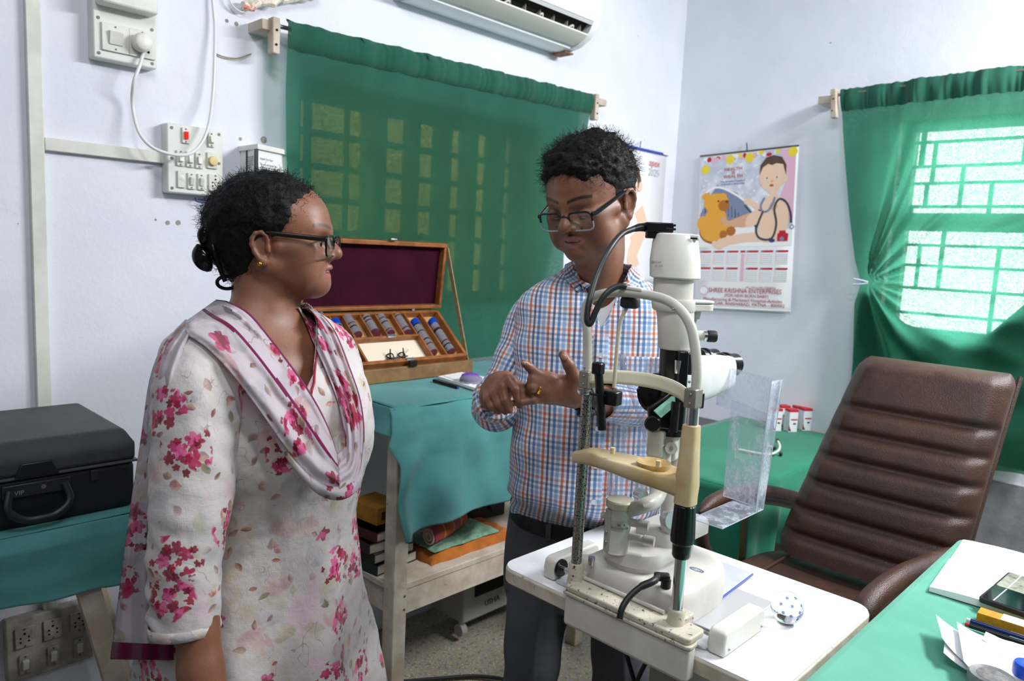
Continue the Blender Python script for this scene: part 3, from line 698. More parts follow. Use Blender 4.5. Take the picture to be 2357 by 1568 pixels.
lxz = [(PY(b, a, YF-.02)[2], PY(b, a, YF-.02)[0]) for a, b in lex][::-1]
def drapeA(s, t):
    xb = lerp(bxz[0][0], XT1, s); zb = float(np.interp(xb, [a for a, b in bxz], [b for a, b in bxz]))
    z = lerp(ZT, zb, t); xl = float(np.interp(z, [a for a, b in lxz], [b for a, b in lxz]))
    x = lerp(xl, XT1, s)
    amp = .024*min(1, t*1.6)
    y = YF - .004 - .014*min(1, t*6) - amp*(math.sin(s*29+1.3*math.sin(s*9)+1.1*t)*.5+.5)*1.4 - .014*hn(s*8, t*3) - .03*math.exp(-(s/.04)**2)*t
    y += .008*math.exp(-(t/.03)**2)
    return V((x, y, z + .0))
m = MB(); m.grid(drapeA, 150, 60)
m.grid(lambda s, t: V((lerp(XT0, XT1, s), lerp(YF-.002, 1.972, t), ZT + .0015*hn(s*14, t*9) - (.003 if t == 0 else 0))), 50, 20)
m.grid(lambda s, t: V((XT0 - .003 - .012*t - .006*t*math.sin(s*16), lerp(YF-.005, 1.97, s), lerp(ZT-.001, ZT-.075-.02*s+.006*math.sin(s*9), t))), 40, 12)
o = m.build('teal_tablecloth', TEAL, None, ang=180, solid=.0015)
tag(rebase(o, (XT0, YF, ZT)), 'teal cotton cloth draped over the wooden rack', 'tablecloth', 'teal cloths')
# ------------------------------------------------------------ low table at left with its cloth
ZL = .80; LX1 = .565; LY0 = 1.575
r = thing('side_table', 'side table with a slanted white leg under the black case', 'table', (.3, 1.78, 0))
MB().bx(-.35, LX1-.005, LY0+.005, 2.0, ZL-.03, ZL-.006).build('table_top', WOODW, r)
g0, g1 = PY(203, 1360, 1.60), PY(275, 1600, 1.60); g0 = g0*1.0
dv = V(g1-g0).normalized(); top_ = V(g0) - dv*((ZL-.032-g0[2])/abs(dv.z)); bot = V(g0) + dv*((g0[2])/abs(dv.z))
for off_y in (0, .34):
    L_ = (bot-top_).length
    MB().box((top_+bot)/2+V((0, off_y, 0))+V((.08 if off_y else 0, 0, 0)), (.042, .026, L_*.995), frame(bot-top_, (1, 0, 0))).build('leg', WOODW, r, bevel=.002)
    b2 = V((-.1-(bot.x-.3)*.2, bot.y, 0)); t2 = V((-.02, top_.y, ZL-.03)); MB().box((t2+b2)/2+V((-.25, off_y, 0)), (.042, .026, (t2-b2).length*.99), frame(b2-t2, (1, 0, 0))).build('leg', WOODW, r, bevel=.002)
def drapeL(s, t):
    xx = lerp(-.4, LX1+.003, s); zb = float(np.interp(s, [0, .45, .75, .86, .93, 1], [.655, .66, .672, .66, .652, .665]))
    z = lerp(ZL, zb, t); return V((xx + .012*t*(s > .9)*math.sin(s*20), LY0-.004-.012*min(1, t*5)-.012*t*math.sin(s*26)-.006*hn(s*9, t*3), z))
m = MB(); m.grid(drapeL, 90, 30)
m.grid(lambda s, t: V((lerp(-.4, LX1, s), lerp(LY0, 2.0, t), ZL+.0015*hn(s*12, t*9))), 30, 14)
m.grid(lambda s, t: V((LX1+.003+.010*t+.01*t*math.sin(s*13+t*2), lerp(LY0-.004, 2.0, s), lerp(ZL, .665-.01*math.sin(s*9), t))), 40, 20)
o = m.build('teal_tablecloth', TEAL, None, ang=180, solid=.0015)
tag(rebase(o, (0, LY0, ZL)), 'teal cotton cloth on the side table beneath the black case', 'tablecloth', 'teal cloths')
# ------------------------------------------------------------ black hard case
CASE = mat('case_textured_grey', '#35373a', .5, col2='#3f4042', nscale=20, bump=.0007, bscale=600)
CASEB = mat('case_black', '#14181c', .35, col2='#191d22', nscale=6)
cx1 = .548; cy0 = 1.608; cy1 = 1.95; cz = ZL+.002; hz = .165
r = thing('hard_case', 'black hard shell carry case lying on the teal clothed side table', 'case', (.25, 1.73, cz))
MB().bx(-.12, cx1, cy0, cy1, cz, cz+.098).build('case_base', CASEB, r, bevel=.012, bseg=3)
lid = MB(); 
def sr(x0, x1, y0, y1, z): return [V((x0, y0, z)), V((x1, y0, z)), V((x1, y1, z)), V((x0, y1, z))]
lid.rings([sr(-.122, cx1+.002, cy0-.002, cy1, cz+.100), sr(-.122, cx1+.002, cy0-.002, cy1, cz+.135), sr(-.105, cx1-.014, cy0+.022, cy1-.02, cz+hz), ])
lid.build('case_lid', CASE, r, bevel=.009, bseg=3)
MB().bx(-.123, cx1+.004, cy0-.005, cy1, cz+.0965, cz+.1015).build('rim', mat('case_rim', '#4a4d50', .4), r, bevel=.001)
q0 = PY(30, 1085, cy0)[0]; q1 = PY(135, 1065, cy0)[0]
MB().rings([[V((q0+i*.008, cy0-.004-.003*(i < 1), z)) for i, z in ()] or [V((q0, cy0-.007, cz+.098)), V((q1, cy0-.007, cz+.098)), V((q1-.012, cy0-.005, cz+.126)), V((q0+.012, cy0-.005, cz+.126))], [V((q0, cy0+.006, cz+.098)), V((q1, cy0+.006, cz+.098)), V((q1-.012, cy0+.006, cz+.126)), V((q0+.012, cy0+.006, cz+.126))]]).build('name_plate', CASEB, r, bevel=.002)
h0, h1 = PY(5, 1120, cy0-.01)[0], PY(165, 1105, cy0-.01)[0]
MB().bx(h0, h1, cy0-.007, cy0+.004, cz+.062, cz+.088).build('lock_bar', mat('case_lock', '#26292c', .4), r, bevel=.002)
hp = catmull([(h0+.012, cy0-.008, cz+.078), (h0+.006, cy0-.02, cz+.045), (h0+.03, cy0-.026, cz+.024), ((h0+h1)/2, cy0-.028, cz+.021), (h1-.03, cy0-.026, cz+.024), (h1-.006, cy0-.02, cz+.045), (h1-.012, cy0-.008, cz+.078)], 6)
MB().tube(hp, .0075, 10, flat=.8).build('handle', mat('case_handle', '#1c1e20', .4), r)
kx = PY(101, 1117, cy0-.01)[0]
MB().lathe((kx, cy0-.0072, cz+.077), (0, -1, 0), [(.0045, 0), (.0045, .0015), (.001, .0012)], 14).build('key_lock', mat('steel', '#a9abad', .3, .9), r)
lx = PY(215, 1100, cy0)[0]; MB().bx(lx-.006, lx+.006, cy0-.006, cy0+.002, cz+.070, cz+.092).build('latch', mat('case_lock', ''), r, bevel=.001)
M = plane_m((PY(30, 1132, cy0)[0], cy0-.0075, cz+.068), (1, 0, 0), (0, 0, 1)); text('VIP', 'lettering', mat('case_mark', '#8b8d90', .4), r, M, .012, .0002)
# ------------------------------------------------------------ low socket board on the wall
z0, z1 = .265, .425; x0, x1 = PY(12, 1440, YA-.03)[0], PY(212, 1400, YA-.03)[0]
r = thing('socket_board', 'dusty wide socket board low on the wall under the side table', 'switchboard', (x0, YA, z0))
OLD = mat('dusty_plastic', '#b5b2a8', .6, col2='#8f8b80', nscale=20)
MB().bx(x0, x1, YA-.03, YA, z0, z1).build('box', OLD, r, bevel=.004)
_P = PLW; PLW = OLD
for k in range(3):
    xc = lerp(x0, x1, (.2, .52, .83)[k])
    socket5(r, (xc, 0, z1-.048), (.040, .052), YA-.033, base=OLD); switch(r, (xc, 0, z0+.042), (.026, .05), YA-.033)
PLW = _P
# ------------------------------------------------------------ trial lens case
bx0, bx1 = 1.12, PY(1086, 850, 1.79)[0]
r = thing('trial_lens_case', 'open varnished wooden trial lens case with maroon lined lid', 'case', (1.4, 1.86, ZT))
MB().bx(bx0, bx1, 1.785, 1.965, ZT+.002, ZT+.045).build('case_base', mat('teak_plain', '#8a6a42', .5, col2='#755634', nscale=18, bump=.0003, bscale=100), r, bevel=.002)
TB = V(PY(1003, 712, 1.955)); TFr = V(PY(1078, 818, 1.79))
XR = TFr.x; xl_ = 1.115
u_ = V((0, TB.y-TFr.y, TB.z-TFr.z)); TL_ = u_.length; u_.normalize(); nrm = V((1, 0, 0)).cross(u_).normalized()
def tp(x, s, h=0.): return V((x, TFr.y, TFr.z)) + u_*s + nrm*h         # point of the tilted tray
TM = Matrix((V((1, 0, 0)), u_, nrm)).transposed()
def tbox(x0, x1, s0, s1, h0, h1, name, m_, par, bev=.001, lab=None):
    return MB().box(tp((x0+x1)/2, (s0+s1)/2, (h0+h1)/2), (x1-x0, s1-s0, h1-h0), TM).build(name, m_, par, bevel=bev, label=lab)
tray = tbox(xl_, XR, 0, TL_, -.034, -.024, 'tray', mat('tray_floor', '#c79f66', .5, col2='#b98e55', nscale=40), r)
for a0, a1, b0, b1 in ((xl_, XR, 0, .012), (xl_, XR, TL_-.012, TL_), (xl_, xl_+.012, .012, TL_-.012), (XR-.012, XR, .012, TL_-.012)): tbox(a0, a1, b0, b1, -.036, 0, 'tray_side', WOODB, tray)
def trayx(px, py):   # tray coordinates of a photo point
    d = V(_ray(px, py)); o = V(C0) - tp(0, 0, 0); t = -o.dot(nrm)/d.dot(nrm); p = o + d*t; return p.x, p.dot(u_)
for px0, py0, px1, py1 in ((795, 718, 818, 775), (832, 715, 860, 772), (868, 716, 895, 770), (905, 716, 935, 768), (740, 716, 840, 828), (930, 716, 1000, 818), (965, 714, 1040, 816)):
    a, b = trayx(px0, py0), trayx(px1, py1); hx_ = (b[0]+a[0])/2-.006
    tbox(hx_-.0025, hx_+.0025, b[1], TL_-.012, -.024, -.004, 'divider', WOODB, tray, 0)
k0, k1 = trayx(822, 785), trayx(965, 772); k2, k3 = trayx(845, 826), trayx(990, 812)
W0, W1 = (k0[0]+k2[0])/2, (k1[0]+k3[0])/2; S1 = k1[1]; 
tbox(W0-.006, W1+.006, S1, S1+.008, -.024, -.001, 'well_side', WOODB, tray); tbox(W0-.008, W0, .012, S1, -.024, -.001, 'well_side', WOODB, tray); tbox(W1, W1+.008, .012, S1, -.024, -.001, 'well_side', WOODB, tray)
tbox(W0, W1, .012, S1, -.024, -.021, 'well_lining', mat('cream_lining', '#e2d6c0', .7), tray)
LB0 = V((bx0+.0, 1.960, tp(0, TL_).z+.006)); LT = PY(1047, 560, 1.925)
lz0, lz1 = LB0.z, LT[2]-.0; lx0_, lx1_ = xl_+.0, XR+.005
lid = MB().box(((lx0_+lx1_)/2, 1.957, (lz0+lz1)/2), (lx1_-lx0_, .008, lz1-lz0), rotm('X', .10)).build('lid', mat('maroon_lining', '#31061a', .85, col2='#3a0820', nscale=9, spec=.15), r, bevel=.001, label='maroon lined lid')
wd = .014; LM = rotm('X', .10); cxx = (lx0_+lx1_)/2; czz = (lz0+lz1)/2; hh = (lz1-lz0)/2
for cc, sz in (((cxx, 1.945, czz+hh-wd/2), (lx1_-lx0_, .034, wd)), ((cxx, 1.945, czz-hh+wd/2), (lx1_-lx0_, .03, wd*.8)), ((lx0_+wd/2, 1.945, czz), (wd*.8, .03, hh*2-wd*1.8)), ((lx1_-wd/2, 1.945, czz), (wd*.8, .03, hh*2-wd*1.8))):
    c = V(cc); piv = V((c.x, 1.957, czz)); c = piv + LM @ (c-piv)
    MB().box(c, sz, LM).build('lid_rim', WOODB, r if 0 else lid, bevel=.002)
ST = mat('steel', '')
cl = V((PY(904, 545, 1.915)[0], 1.912, lz1+.002)); MB().box(cl, (.028, .012, .008)).build('clasp', ST, r, bevel=.003)
cl = tp((W0+W1)/2+.03, .004, .0); MB().box(cl+V((0, -.012, -.010)), (.03, .006, .02)).build('catch', mat('dark_catch', '#2b2622', .4, .7), r, bevel=.002)
MB().box(tp((W0+W1)/2+.03, .006, .001), (.032, .01, .003), TM).build('catch_plate', ST, r, bevel=.0006)
MB().box(tp((W0+W1)/2+.012, S1+.004, .001), (.034, .012, .004), TM).build('tool_clip', ST, r, bevel=.001)
for px in (737, 949): MB().box((PY(px, 708, 1.955)[0], 1.952, lz0-.003), (.012, .008, .012)).build('hinge', ST, r, bevel=.001)
pa, pb = V((XR+.010, 1.93, LT[2]-.02)), V((XR+.010, TFr.y+.01, ZT+.02))
MB().box((pa+pb)/2, (.004, .016, (pa-pb).length), frame(pb-pa, (1, 0, 0))).build('prop_strap', mat('worn_strap', '#9a8766', .7, col2='#857350', nscale=80), r, bevel=.0005)
# lenses in rows
LMET = mat('lens_rim_metal', '#b4b4ba', .35, .35, col2='#94949c', nscale=40); LRED = mat('lens_rim_maroon', '#6a3440', .35); LBLU = mat('lens_blue_rim', '#1a4fc0', .35); LGL = mat('lens_glass', '#c9ced6', .1, trans=.6)
LBK = mat('lens_rim_black', '#222226', .4)
def lens_proto(nm, m_, lab, loc):
    r_ = thing(nm, lab, 'lens', loc, 'trial lenses in the wooden case')
    b_ = V(loc); BASE[r_.name] = V((0, 0, 0))
    MB().lathe((0, 0, 0), (0, 1, 0), [(.0145, -.0011), (.0162, -.0011), (.0162, .0011), (.0145, .0011)], 20, x=(1, 0, 0)).build('rim', m_, r_)
    MB().lathe((0, 0, 0), (0, 1, 0), [(.0145, -.0004), (.0145, .0004)], 16, x=(1, 0, 0)).build('glass', LGL, r_)
    BASE[r_.name] = b_
    return r_
protos = {}
RN = ['first', 'second', 'third', 'fourth', 'fifth', 'sixth', 'seventh', 'eighth']
rowpx = [((722, 738), (786, 826), 'b', 24), ((770, 738), (824, 822), 'b', 30), ((800, 728), (828, 768), 'm', 17), ((842, 728), (872, 766), 'r', 18), ((876, 727), (904, 764), 'm', 17),
         ((914, 726), (944, 763), 'm', 16), ((950, 738), (1006, 808), 'b', 28), ((990, 737), (1048, 806), 'b', 28)]
for ri, (a, b, kind, n) in enumerate(rowpx):
    A, B = trayx(*a), trayx(*b); s0, s1 = A[1], max(B[1], .024); xa = (A[0]+B[0])/2
    for k in range(n):
        s = lerp(s0, s1, k/(n-1)); x_ = xa + random.uniform(-.0006, .0006)
        col = 'blue' if (kind == 'b' and k < 4) else ('maroon' if (kind == 'r' and k > n-4) or k == n-1 or (k*7+ri*3) % 11 == 0 else ('black' if (k*5+ri) % 13 == 0 else 'steel'))
        lab = '%s rimmed trial lens in the %s row from the left of the wooden case' % (col, RN[ri])
        loc = tp(x_, s, -.010 + (.003 if col == 'blue' else 0))
        if col not in protos:
            o = lens_proto('trial_lens', {'blue': LBLU, 'maroon': LRED, 'black': LBK, 'steel': LMET}[col], lab, loc); protos[col] = o
            o.rotation_euler = TM.to_euler()
        else:
            o = dup(protos[col], loc, lab)
        o.rotation_euler = (TM @ rotm('Z', random.uniform(-.03, .03)) @ rotm('X', -.25+random.uniform(-.04, .04))).to_euler()
t_ = thing('trial_spectacles', 'small black trial frame lying in the well of the lens case', 'trial frame', tp((W0+W1)/2, .03, -.02))
bk = mat('black_metal', '#1d1c1a', .35, .6)
for k, dx in enumerate((-.022, .022)):
    rg = [tp((W0+W1)/2+dx+.012*math.cos(a), .035+.012*math.sin(a), -.015+.003*math.sin(a*2)) for a in [2*math.pi*q/16 for q in range(17)]]
    MB().tube(rg, .0022, 6, cap=False).build('lens_cell', bk, t_)
    MB().tube([tp((W0+W1)/2+dx*1.2, .03, -.014), tp((W0+W1)/2+dx*1.1, .05, .004)], [.0025, .0018], 8).build('adjusting_screw', bk, t_)
MB().tube([tp((W0+W1)/2-.04, .028, -.015), tp((W0+W1)/2+.04, .03, -.013)], .0022, 8).build('bridge_bar', bk, t_)
MB().tube([tp((W0+W1)/2-.05, .018, -.018), tp((W0+W1)/2-.01, .022, -.016)], .0016, 6).build('temple', bk, t_)
MB().tube([tp((W0+W1)/2+.02, .03, -.016), tp((W0+W1)/2+.055, .055, -.010)], .0008, 6).build('temple', ST, t_)
# notebook, pen and purple dome on the teal cloth
def slab(nm, lab, cat, pts, z, th, m_, group=None, bevel=0, sub=None):
    q = [PZ(a, b, z) for a, b in pts]; n = len(q)
    mm = MB().rings([[V((p[0], p[1], z)) for p in q], [V((p[0], p[1], z+th)) for p in q]])
    o = mm.build(nm, m_, None, bevel=bevel); c = sum((V(p) for p in q), V((0, 0, 0)))/n
    return tag(rebase(o, (c.x, c.y, z)), lab, cat, group)
PW = mat('white_paper', '#eeeff2', .6, spec=.2)
slab('notebook', 'white paper pad on the teal cloth beside the lens case', 'notebook', [(1008, 872), (1062, 862), (1170, 885), (1120, 908)], ZT+.003, .008, PW)
slab('paper_sheet', 'loose white sheet on top of the teal table pad', 'paper', [(1022, 866), (1060, 862), (1130, 876), (1080, 886)], ZT+.0115, .001, PW)
a, b = PZ(998, 876, ZT+.006), PZ(1052, 892, ZT+.006)
p_ = thing('pen', 'black pen lying along the pad on the teal cloth', 'pen', a)
MB().cyl(a, b, .0045, n=12).build('barrel', mat('pen_black', '#0e0e10', .3), p_); MB().cyl(b, V(b)+(V(b)-V(a))*.06, .003, n=10).build('clip_end', mat('pen_blue', '#2a3aa8', .3), p_)
c = PZ(1084, 878, ZT+.014)
d_ = thing('plastic_dome', 'purple edged clear plastic case on the pad by the man', 'plastic case', c)
MB().lathe((c[0], c[1], ZT+.0125), (0, 0, 1), [(.034, 0), (.036, .004), (.034, .012), (.024, .019), (.008, .022)], 28).build('clear_shell', mat('clear_lilac_plastic', '#d9cfee', .15, trans=.7), d_)
MB().lathe((c[0]+.008, c[1]+.012, ZT+.0125+.0135), (0, 0, 1), [(.030, -.003), (.026, .006), (.018, .0095), (.006, .011)], 24).build('purple_lid', mat('purple_plastic', '#7a3fc0', .3), d_)
# ------------------------------------------------------------ things on the rack shelf
ZSH = ZS+.001
def book(px, py, z, w_, d_, h_, rz, cov, lab, y):
    p = PY(px, py, y); c = V((p[0], y, z))
    r_ = thing('book', lab, 'book', c, 'books stacked on the rack shelf'); M_ = rotm('Z', rz)
    MB().box(c+V((0, 0, h_/2)), (w_, d_, h_), M_).build('pages', mat('page_block', '#b9b0a0', .8), r_)
    cm = MB(); cm.box(c+V((0, 0, .001)), (w_+.006, d_+.006, .002), M_); cm.box(c+V((0, 0, h_-.001)), (w_+.006, d_+.006, .002), M_); cm.box(c+M_ @ V((-w_/2-.002, 0, h_/2)), (.003, d_+.006, h_), M_)
    cm.build('cover', cov, r_); return r_
yb_ = 1.72
z_ = ZSH
for k, (w_, d_, h_, cc, lab, rz) in enumerate(((.15, .21, .030, '#1e2a22', 'dark green book at the bottom of the shelf stack', .12), (.14, .20, .028, '#26241f', 'black book second from the bottom of the shelf stack', .05),
        (.145, .20, .030, '#3a1414', 'dark red book in the middle of the shelf stack', -.05), (.135, .19, .028, '#431a1a', 'maroon book near the top of the shelf stack', .10))):
    book(858, 1200, z_, w_, d_, h_, rz, mat('book_cover_%s' % 'green black red maroon'.split()[k], cc, .6), lab, yb_); z_ += h_+.001
p = PY(866, 1150, yb_)
yb2 = thing('yellow_box', 'small yellow cardboard box on top of the shelf books', 'box', (p[0], yb_, z_))
MB().box((p[0]+.0, yb_, z_+.026), (.095, .12, .050), rotm('Z', .1)).build('carton', mat('yellow_carton', '#a8761c', .6, col2='#8a5f14', nscale=20), yb2, bevel=.001)
MB().box((p[0]-.015, yb_-.062, z_+.026), (.02, .004, .022), rotm('Z', .1)).build('black_label', BLK, yb2)
def cloth_pile(nm, lab, x0, x1, y0, y1, z0, h, m_, seed, cat='cloth'):
    def f(s, t):
        e = min(1, 8*min(s, 1-s))*min(1, 8*min(t, 1-t)); e = e**.4 if e > 0 else 0
        return V((lerp(x0, x1, s)+.006*hn(t*5, seed), lerp(y0, y1, t)+.006*hn(s*6, seed), z0+h*e+.006*e*hn(s*7, t*6, seed)))
    m = MB(); m.grid(f, 40, 30); n = 41
    m.grid(lambda s, t: V((*f(s, t)[:2], z0)), 40, 30)
    o = m.build(nm, m_, None, ang=180); return tag(rebase(o, ((x0+x1)/2, (y0+y1)/2, z0)), lab, cat, 'folded cloths on the rack shelf')
ORG = mat('orange_towel', '#b96a22', .9, col2='#a05a1e', nscale=25, bump=.001, bscale=250)
q0 = PY(962, 1285, YF+.10); 
sx0 = PZ(965, 1290, ZS)[0]
cloth_pile('orange_towel', 'folded orange towel at the bottom of the shelf pile', sx0, sx0+.36, YF+.06, YF+.228, ZSH, .028, ORG, 1.)
cloth_pile('mint_cloth', 'thin mint green checked cloth between the orange ones', sx0+.02, sx0+.29, YF+.072, YF+.215, ZSH+.031, .006, mat('mint_cloth', '#7fa48a', .9, col2='#658a72', nscale=60), 2.)
rl = thing('rolled_cloth', 'rolled orange and pink striped cloth on top of the pile', 'cloth', (sx0+.12, YF+.14, ZSH+.04), 'folded cloths on the rack shelf')
def stripe_mat():
    t = NT('striped_orange_pink_cloth'); oc = t.objc(); x, y, z = t.sep(oc)
    c = t.mix(t.ss(t.math('SINE', x*55.), .1, .5), lin('#a9521c'), lin('#a04048')); c = t.mix(t.ss(t.math('SINE', x*130.+1.), .9, .97)*.6, c, lin('#c9a184'))
    return t.end(t.bsdf(Base_Color=c, Roughness=.9, Normal=t.bump(t.noise(oc, 200., 3.), .001)))
pts = catmull([(sx0+.03, YF+.11, ZSH+.066), (sx0+.09, YF+.12, ZSH+.070), (sx0+.15, YF+.145, ZSH+.070), (sx0+.205, YF+.17, ZSH+.066)], 8)
MB().tube(pts, [.026+.003*hn(k*.8, 2) for k in range(len(pts))], 22, cap=True).build('outer_roll', stripe_mat(), rl)
WH = mat('off_white_cloth', '#b5aca0', .9)
for rr in (.022, .012):
    e0 = V(pts[0]); MB().tube([e0+V((-.002, rr*math.cos(a), rr*math.sin(a))) for a in [2*math.pi*q/18 for q in range(19)]], .0032, 6, cap=False).build('roll_fold', WH, rl)
MB().tube(catmull([(sx0+.02, YF+.13, ZSH+.095), (sx0+.08, YF+.15, ZSH+.112), (sx0+.14, YF+.19, ZSH+.115)], 6), [.012, .013, .015, .016, .016, .017, .017, .017, .017, .016, .014, .012, .010], 12, flat=.7).build('loose_end', mat('brown_cloth_end', '#7a5434', .9, col2='#b5662a', nscale=30), rl)
p = PY(1090, 1190, YF+.22); wb = MB().box((p[0]+.02, YF+.30, ZSH+.10), (.26, .10, .05), rotm('Z', -.1)).build('white_carton', mat('dull_white_carton', '#a8a39c', .7), None, bevel=.002)
tag(rebase(wb, (p[0]+.02, YF+.30, ZSH+.05)), 'dull white carton behind the rolled cloth on the shelf', 'box')
ub = MB().box((p[0]+.02, YF+.30, ZSH+.037), (.28, .12, .072), rotm('Z', -.1)).build('dark_carton', mat('dark_carton', '#2d2a27', .8), None, bevel=.002)
tag(rebase(ub, (p[0]+.02, YF+.30, ZSH)), 'dark carton at the back of the rack shelf', 'box')
tw = MB().tube(catmull([(p[0]+.10+.02*math.cos(k*1.9), YF+.235+.012*math.sin(k*2.3), ZSH+.006+.045*abs(math.sin(k*1.1))) for k in range(9)], 5), .004, 6).build('dark_rope', mat('dark_rope', '#3b372f', .9), None)
tag(rebase(tw, (p[0]+.10, YF+.235, ZSH)), 'tangled dark rope in front of the white carton on the shelf', 'rope')
# heater under the rack
HW = mat('heater_enamel', '#9a9a98', .4); y0 = 1.78
a = PY(1068, 1380, y0); b = PY(1068, 1437, y0); xr_ = a[0]+.42
r = thing('room_heater', 'white box heater on castors standing under the wooden rack', 'heater', (a[0], y0, 0))
MB().bx(a[0], xr_, y0, y0+.18, b[2], b[2]+.26).build('cabinet', HW, r, bevel=.006)
MB().bx(a[0]+.05, xr_-.03, y0-.004, y0+.002, b[2]+.085, b[2]+.22).build('grille', BLACKH, r)
M = plane_m((a[0]+.10, y0-.001, b[2]+.035), (1, 0, 0), (0, 0, 1)); text('USHA', 'lettering', BLK, r, M, .03, .0005)
for x in (a[0]+.01, xr_-.03): 
    MB().cyl((x-.012, y0+.02, max(.022, b[2]-.03)), (x+.012, y0+.02, max(.022, b[2]-.03)), .022).build('castor', HW, r)
    MB().cyl((x, y0+.02, .03), (x, y0+.02, b[2]+.01), .010).build('castor_stem', HW, r)
cbp = catmull([PZ(850, 1540, .012), PZ(900, 1568, .012), PZ(1000, 1563, .012), PZ(1090, 1557, .012), PZ(1170, 1566, .012), PZ(1240, 1590, .012)], 8)
tag(rebase(MB().tube(cbp, .006, 10).build('floor_cable', mat('cable_black', '#151515', .5), None), cbp[10]), 'black cable lying on the floor by the rack', 'cable')
# ------------------------------------------------------------ emerald covered table by the right wall
ZG = .65; GX0 = 2.17; GX1 = XB-.012; GY0 = 1.035; GY1 = 1.60
r = thing('medicine_table', 'beige legged table under the emerald cloth by the right wall', 'table', (2.7, 1.3, 0))
MB().bx(GX0+.01, GX1, GY0+.01, GY1, ZG-.03, ZG-.006).build('table_top', WOODW, r)
BE = mat('beige_table_leg', '#a89878', .6)
for x, y in ((PZ(1822, 1300, .3)[0] if 0 else 2.42, GY0+.06), (GX0+.05, GY1-.08), (GX1-.06, GY1-.08), (GX1-.06, GY0+.06)): MB().bx(x-.025, x+.025, y-.025, y+.025, 0, ZG-.03).build('leg', BE, r, bevel=.003)
def drG(s, t):
    x = lerp(GX0, GX1, s); zb = .30 + .10*math.exp(-((s-.18)/.05)**2)*0 + .06*math.sin(s*4)
    zb = float(np.interp(s, [0, .05, .12, .22, .3, .5, 1], [.12, .10, .16, .42, .40, .35, .3]))
    return V((x, GY0-.004-.014*min(1, t*5)-.02*t*math.sin(s*42+t)-.012*hn(s*12, t*2)*t, lerp(ZG, zb, t)))
m = MB(); m.grid(drG, 160, 40)
m.grid(lambda s, t: V((lerp(GX0, GX1, s), lerp(GY0-.003, GY1, t), ZG+.001*hn(s*12, t*9))), 30, 14)
m.grid(lambda s, t: V((GX0-.003-.014*min(1, t*5)-.02*t*math.sin(s*24), lerp(GY0-.004, GY1, s), lerp(ZG, .12, t))), 60, 24)
o = m.build('emerald_tablecloth', G2CLOTH, None, ang=180, solid=.0015)
tag(rebase(o, (GX0, GY0, ZG)), 'emerald green cloth covering the table by the right wall', 'tablecloth')
BXW = mat('carton_white', '#dfe2e8', .5); BXR = mat('carton_red', '#c32430', .5); BXM = mat('carton_maroon', '#7a1a22', .5)
def med(px, py, lab, dz=0.):
    p = PZ(px, py, ZG+.002); c = V((p[0], p[1], ZG+.002+dz)); M_ = rotm('Z', -.6)
    r_ = thing('medicine_box', lab, 'box', c, 'red and white medicine boxes')
    w_, d_, h_ = .040, .040, .092
    MB().box(c+V((0, 0, h_/2)), (w_, d_, h_), M_).build('carton', BXW, r_)
    MB().box(c+V((0, 0, h_)), (w_+.001, d_+.001, .010), M_).build('red_top', BXR, r_)
    mm = MB(); mm.prism([(-.020, .004), (-.006, .004), (-.014, .016), (-.019, .032), (-.0195, .05), (-.020, .055)], c + M_ @ V((0, -.0202, 0)), M_ @ V((1, 0, 0)), V((0, 0, 1)), .0006)
    mm.build('maroon_flash', BXM, r_)
    MB().box(c + M_ @ V((.003, -.0204, .054)), (.030, .001, .006), M_).build('red_band', BXR, r_)
    MB().box(c + M_ @ V((.006, -.0204, .036)), (.012, .001, .006), M_).build('dark_mark', BLK, r_)
    return r_
for k, (px, py, lab) in enumerate(((1782, 990, 'medicine box at the left end of the front row'), (1818, 992, 'medicine box standing second in the front row'), (1850, 989, 'medicine box third in the front row near the chair'), (1874, 988, 'medicine box at the right end by the wall'),
        (1800, 982, 'medicine box behind the left pair'), (1835, 984, 'medicine box in the back row middle'), (1862, 980, 'medicine box in the back row right'))): med(px, py, 'red and white '+lab)
p = PZ(1797, 976, ZG+.002); bl = MB().box((p[0]+.05, p[1]+.02, ZG+.058), (.05, .045, .112), rotm('Z', -.6)).build('blue_topped_box', [mat('carton_blue', '#5c7fc8', .5)], None)
tag(rebase(bl, (p[0]+.05, p[1]+.02, ZG+.002)), 'blue carton peeping out behind the medicine boxes', 'box')
c = PZ(1773, 1030, ZG+.006); st_ = thing('stethoscope', 'white stethoscope with black ear tips on the emerald cloth', 'stethoscope', c)
MB().lathe((c[0], c[1], ZG+.002), (0, 0, 1), [(.022, 0), (.023, .006), (.020, .010), (.016, .0095), (.003, .0095)], 24).build('chest_piece', mat('steth_dark', '#30343a', .3, .5), st_)
MB().lathe((c[0], c[1], ZG+.0117), (0, 0, 1), [(.0155, 0), (.003, .0006)], 24).build('diaphragm', mat('steth_face', '#aeb4b8', .3), st_)
pts = catmull([PZ(1700, 1035, ZG+.01), PZ(1762, 1046, ZG+.01), PZ(1788, 1040, ZG+.02), PZ(1795, 1028, ZG+.03), PZ(1790, 1015, ZG+.035)], 6)
MB().tube(pts, .0045, 8).build('tubing', mat('steth_tube', '#d9d6cb', .4), st_)
for q in (pts[-1], PZ(1797, 1046, ZG+.008)): MB().sph(q, .008, 8, sc=(1, .8, 1.2)).build('ear_tip', mat('black_rubber', '#141416', .6), st_)
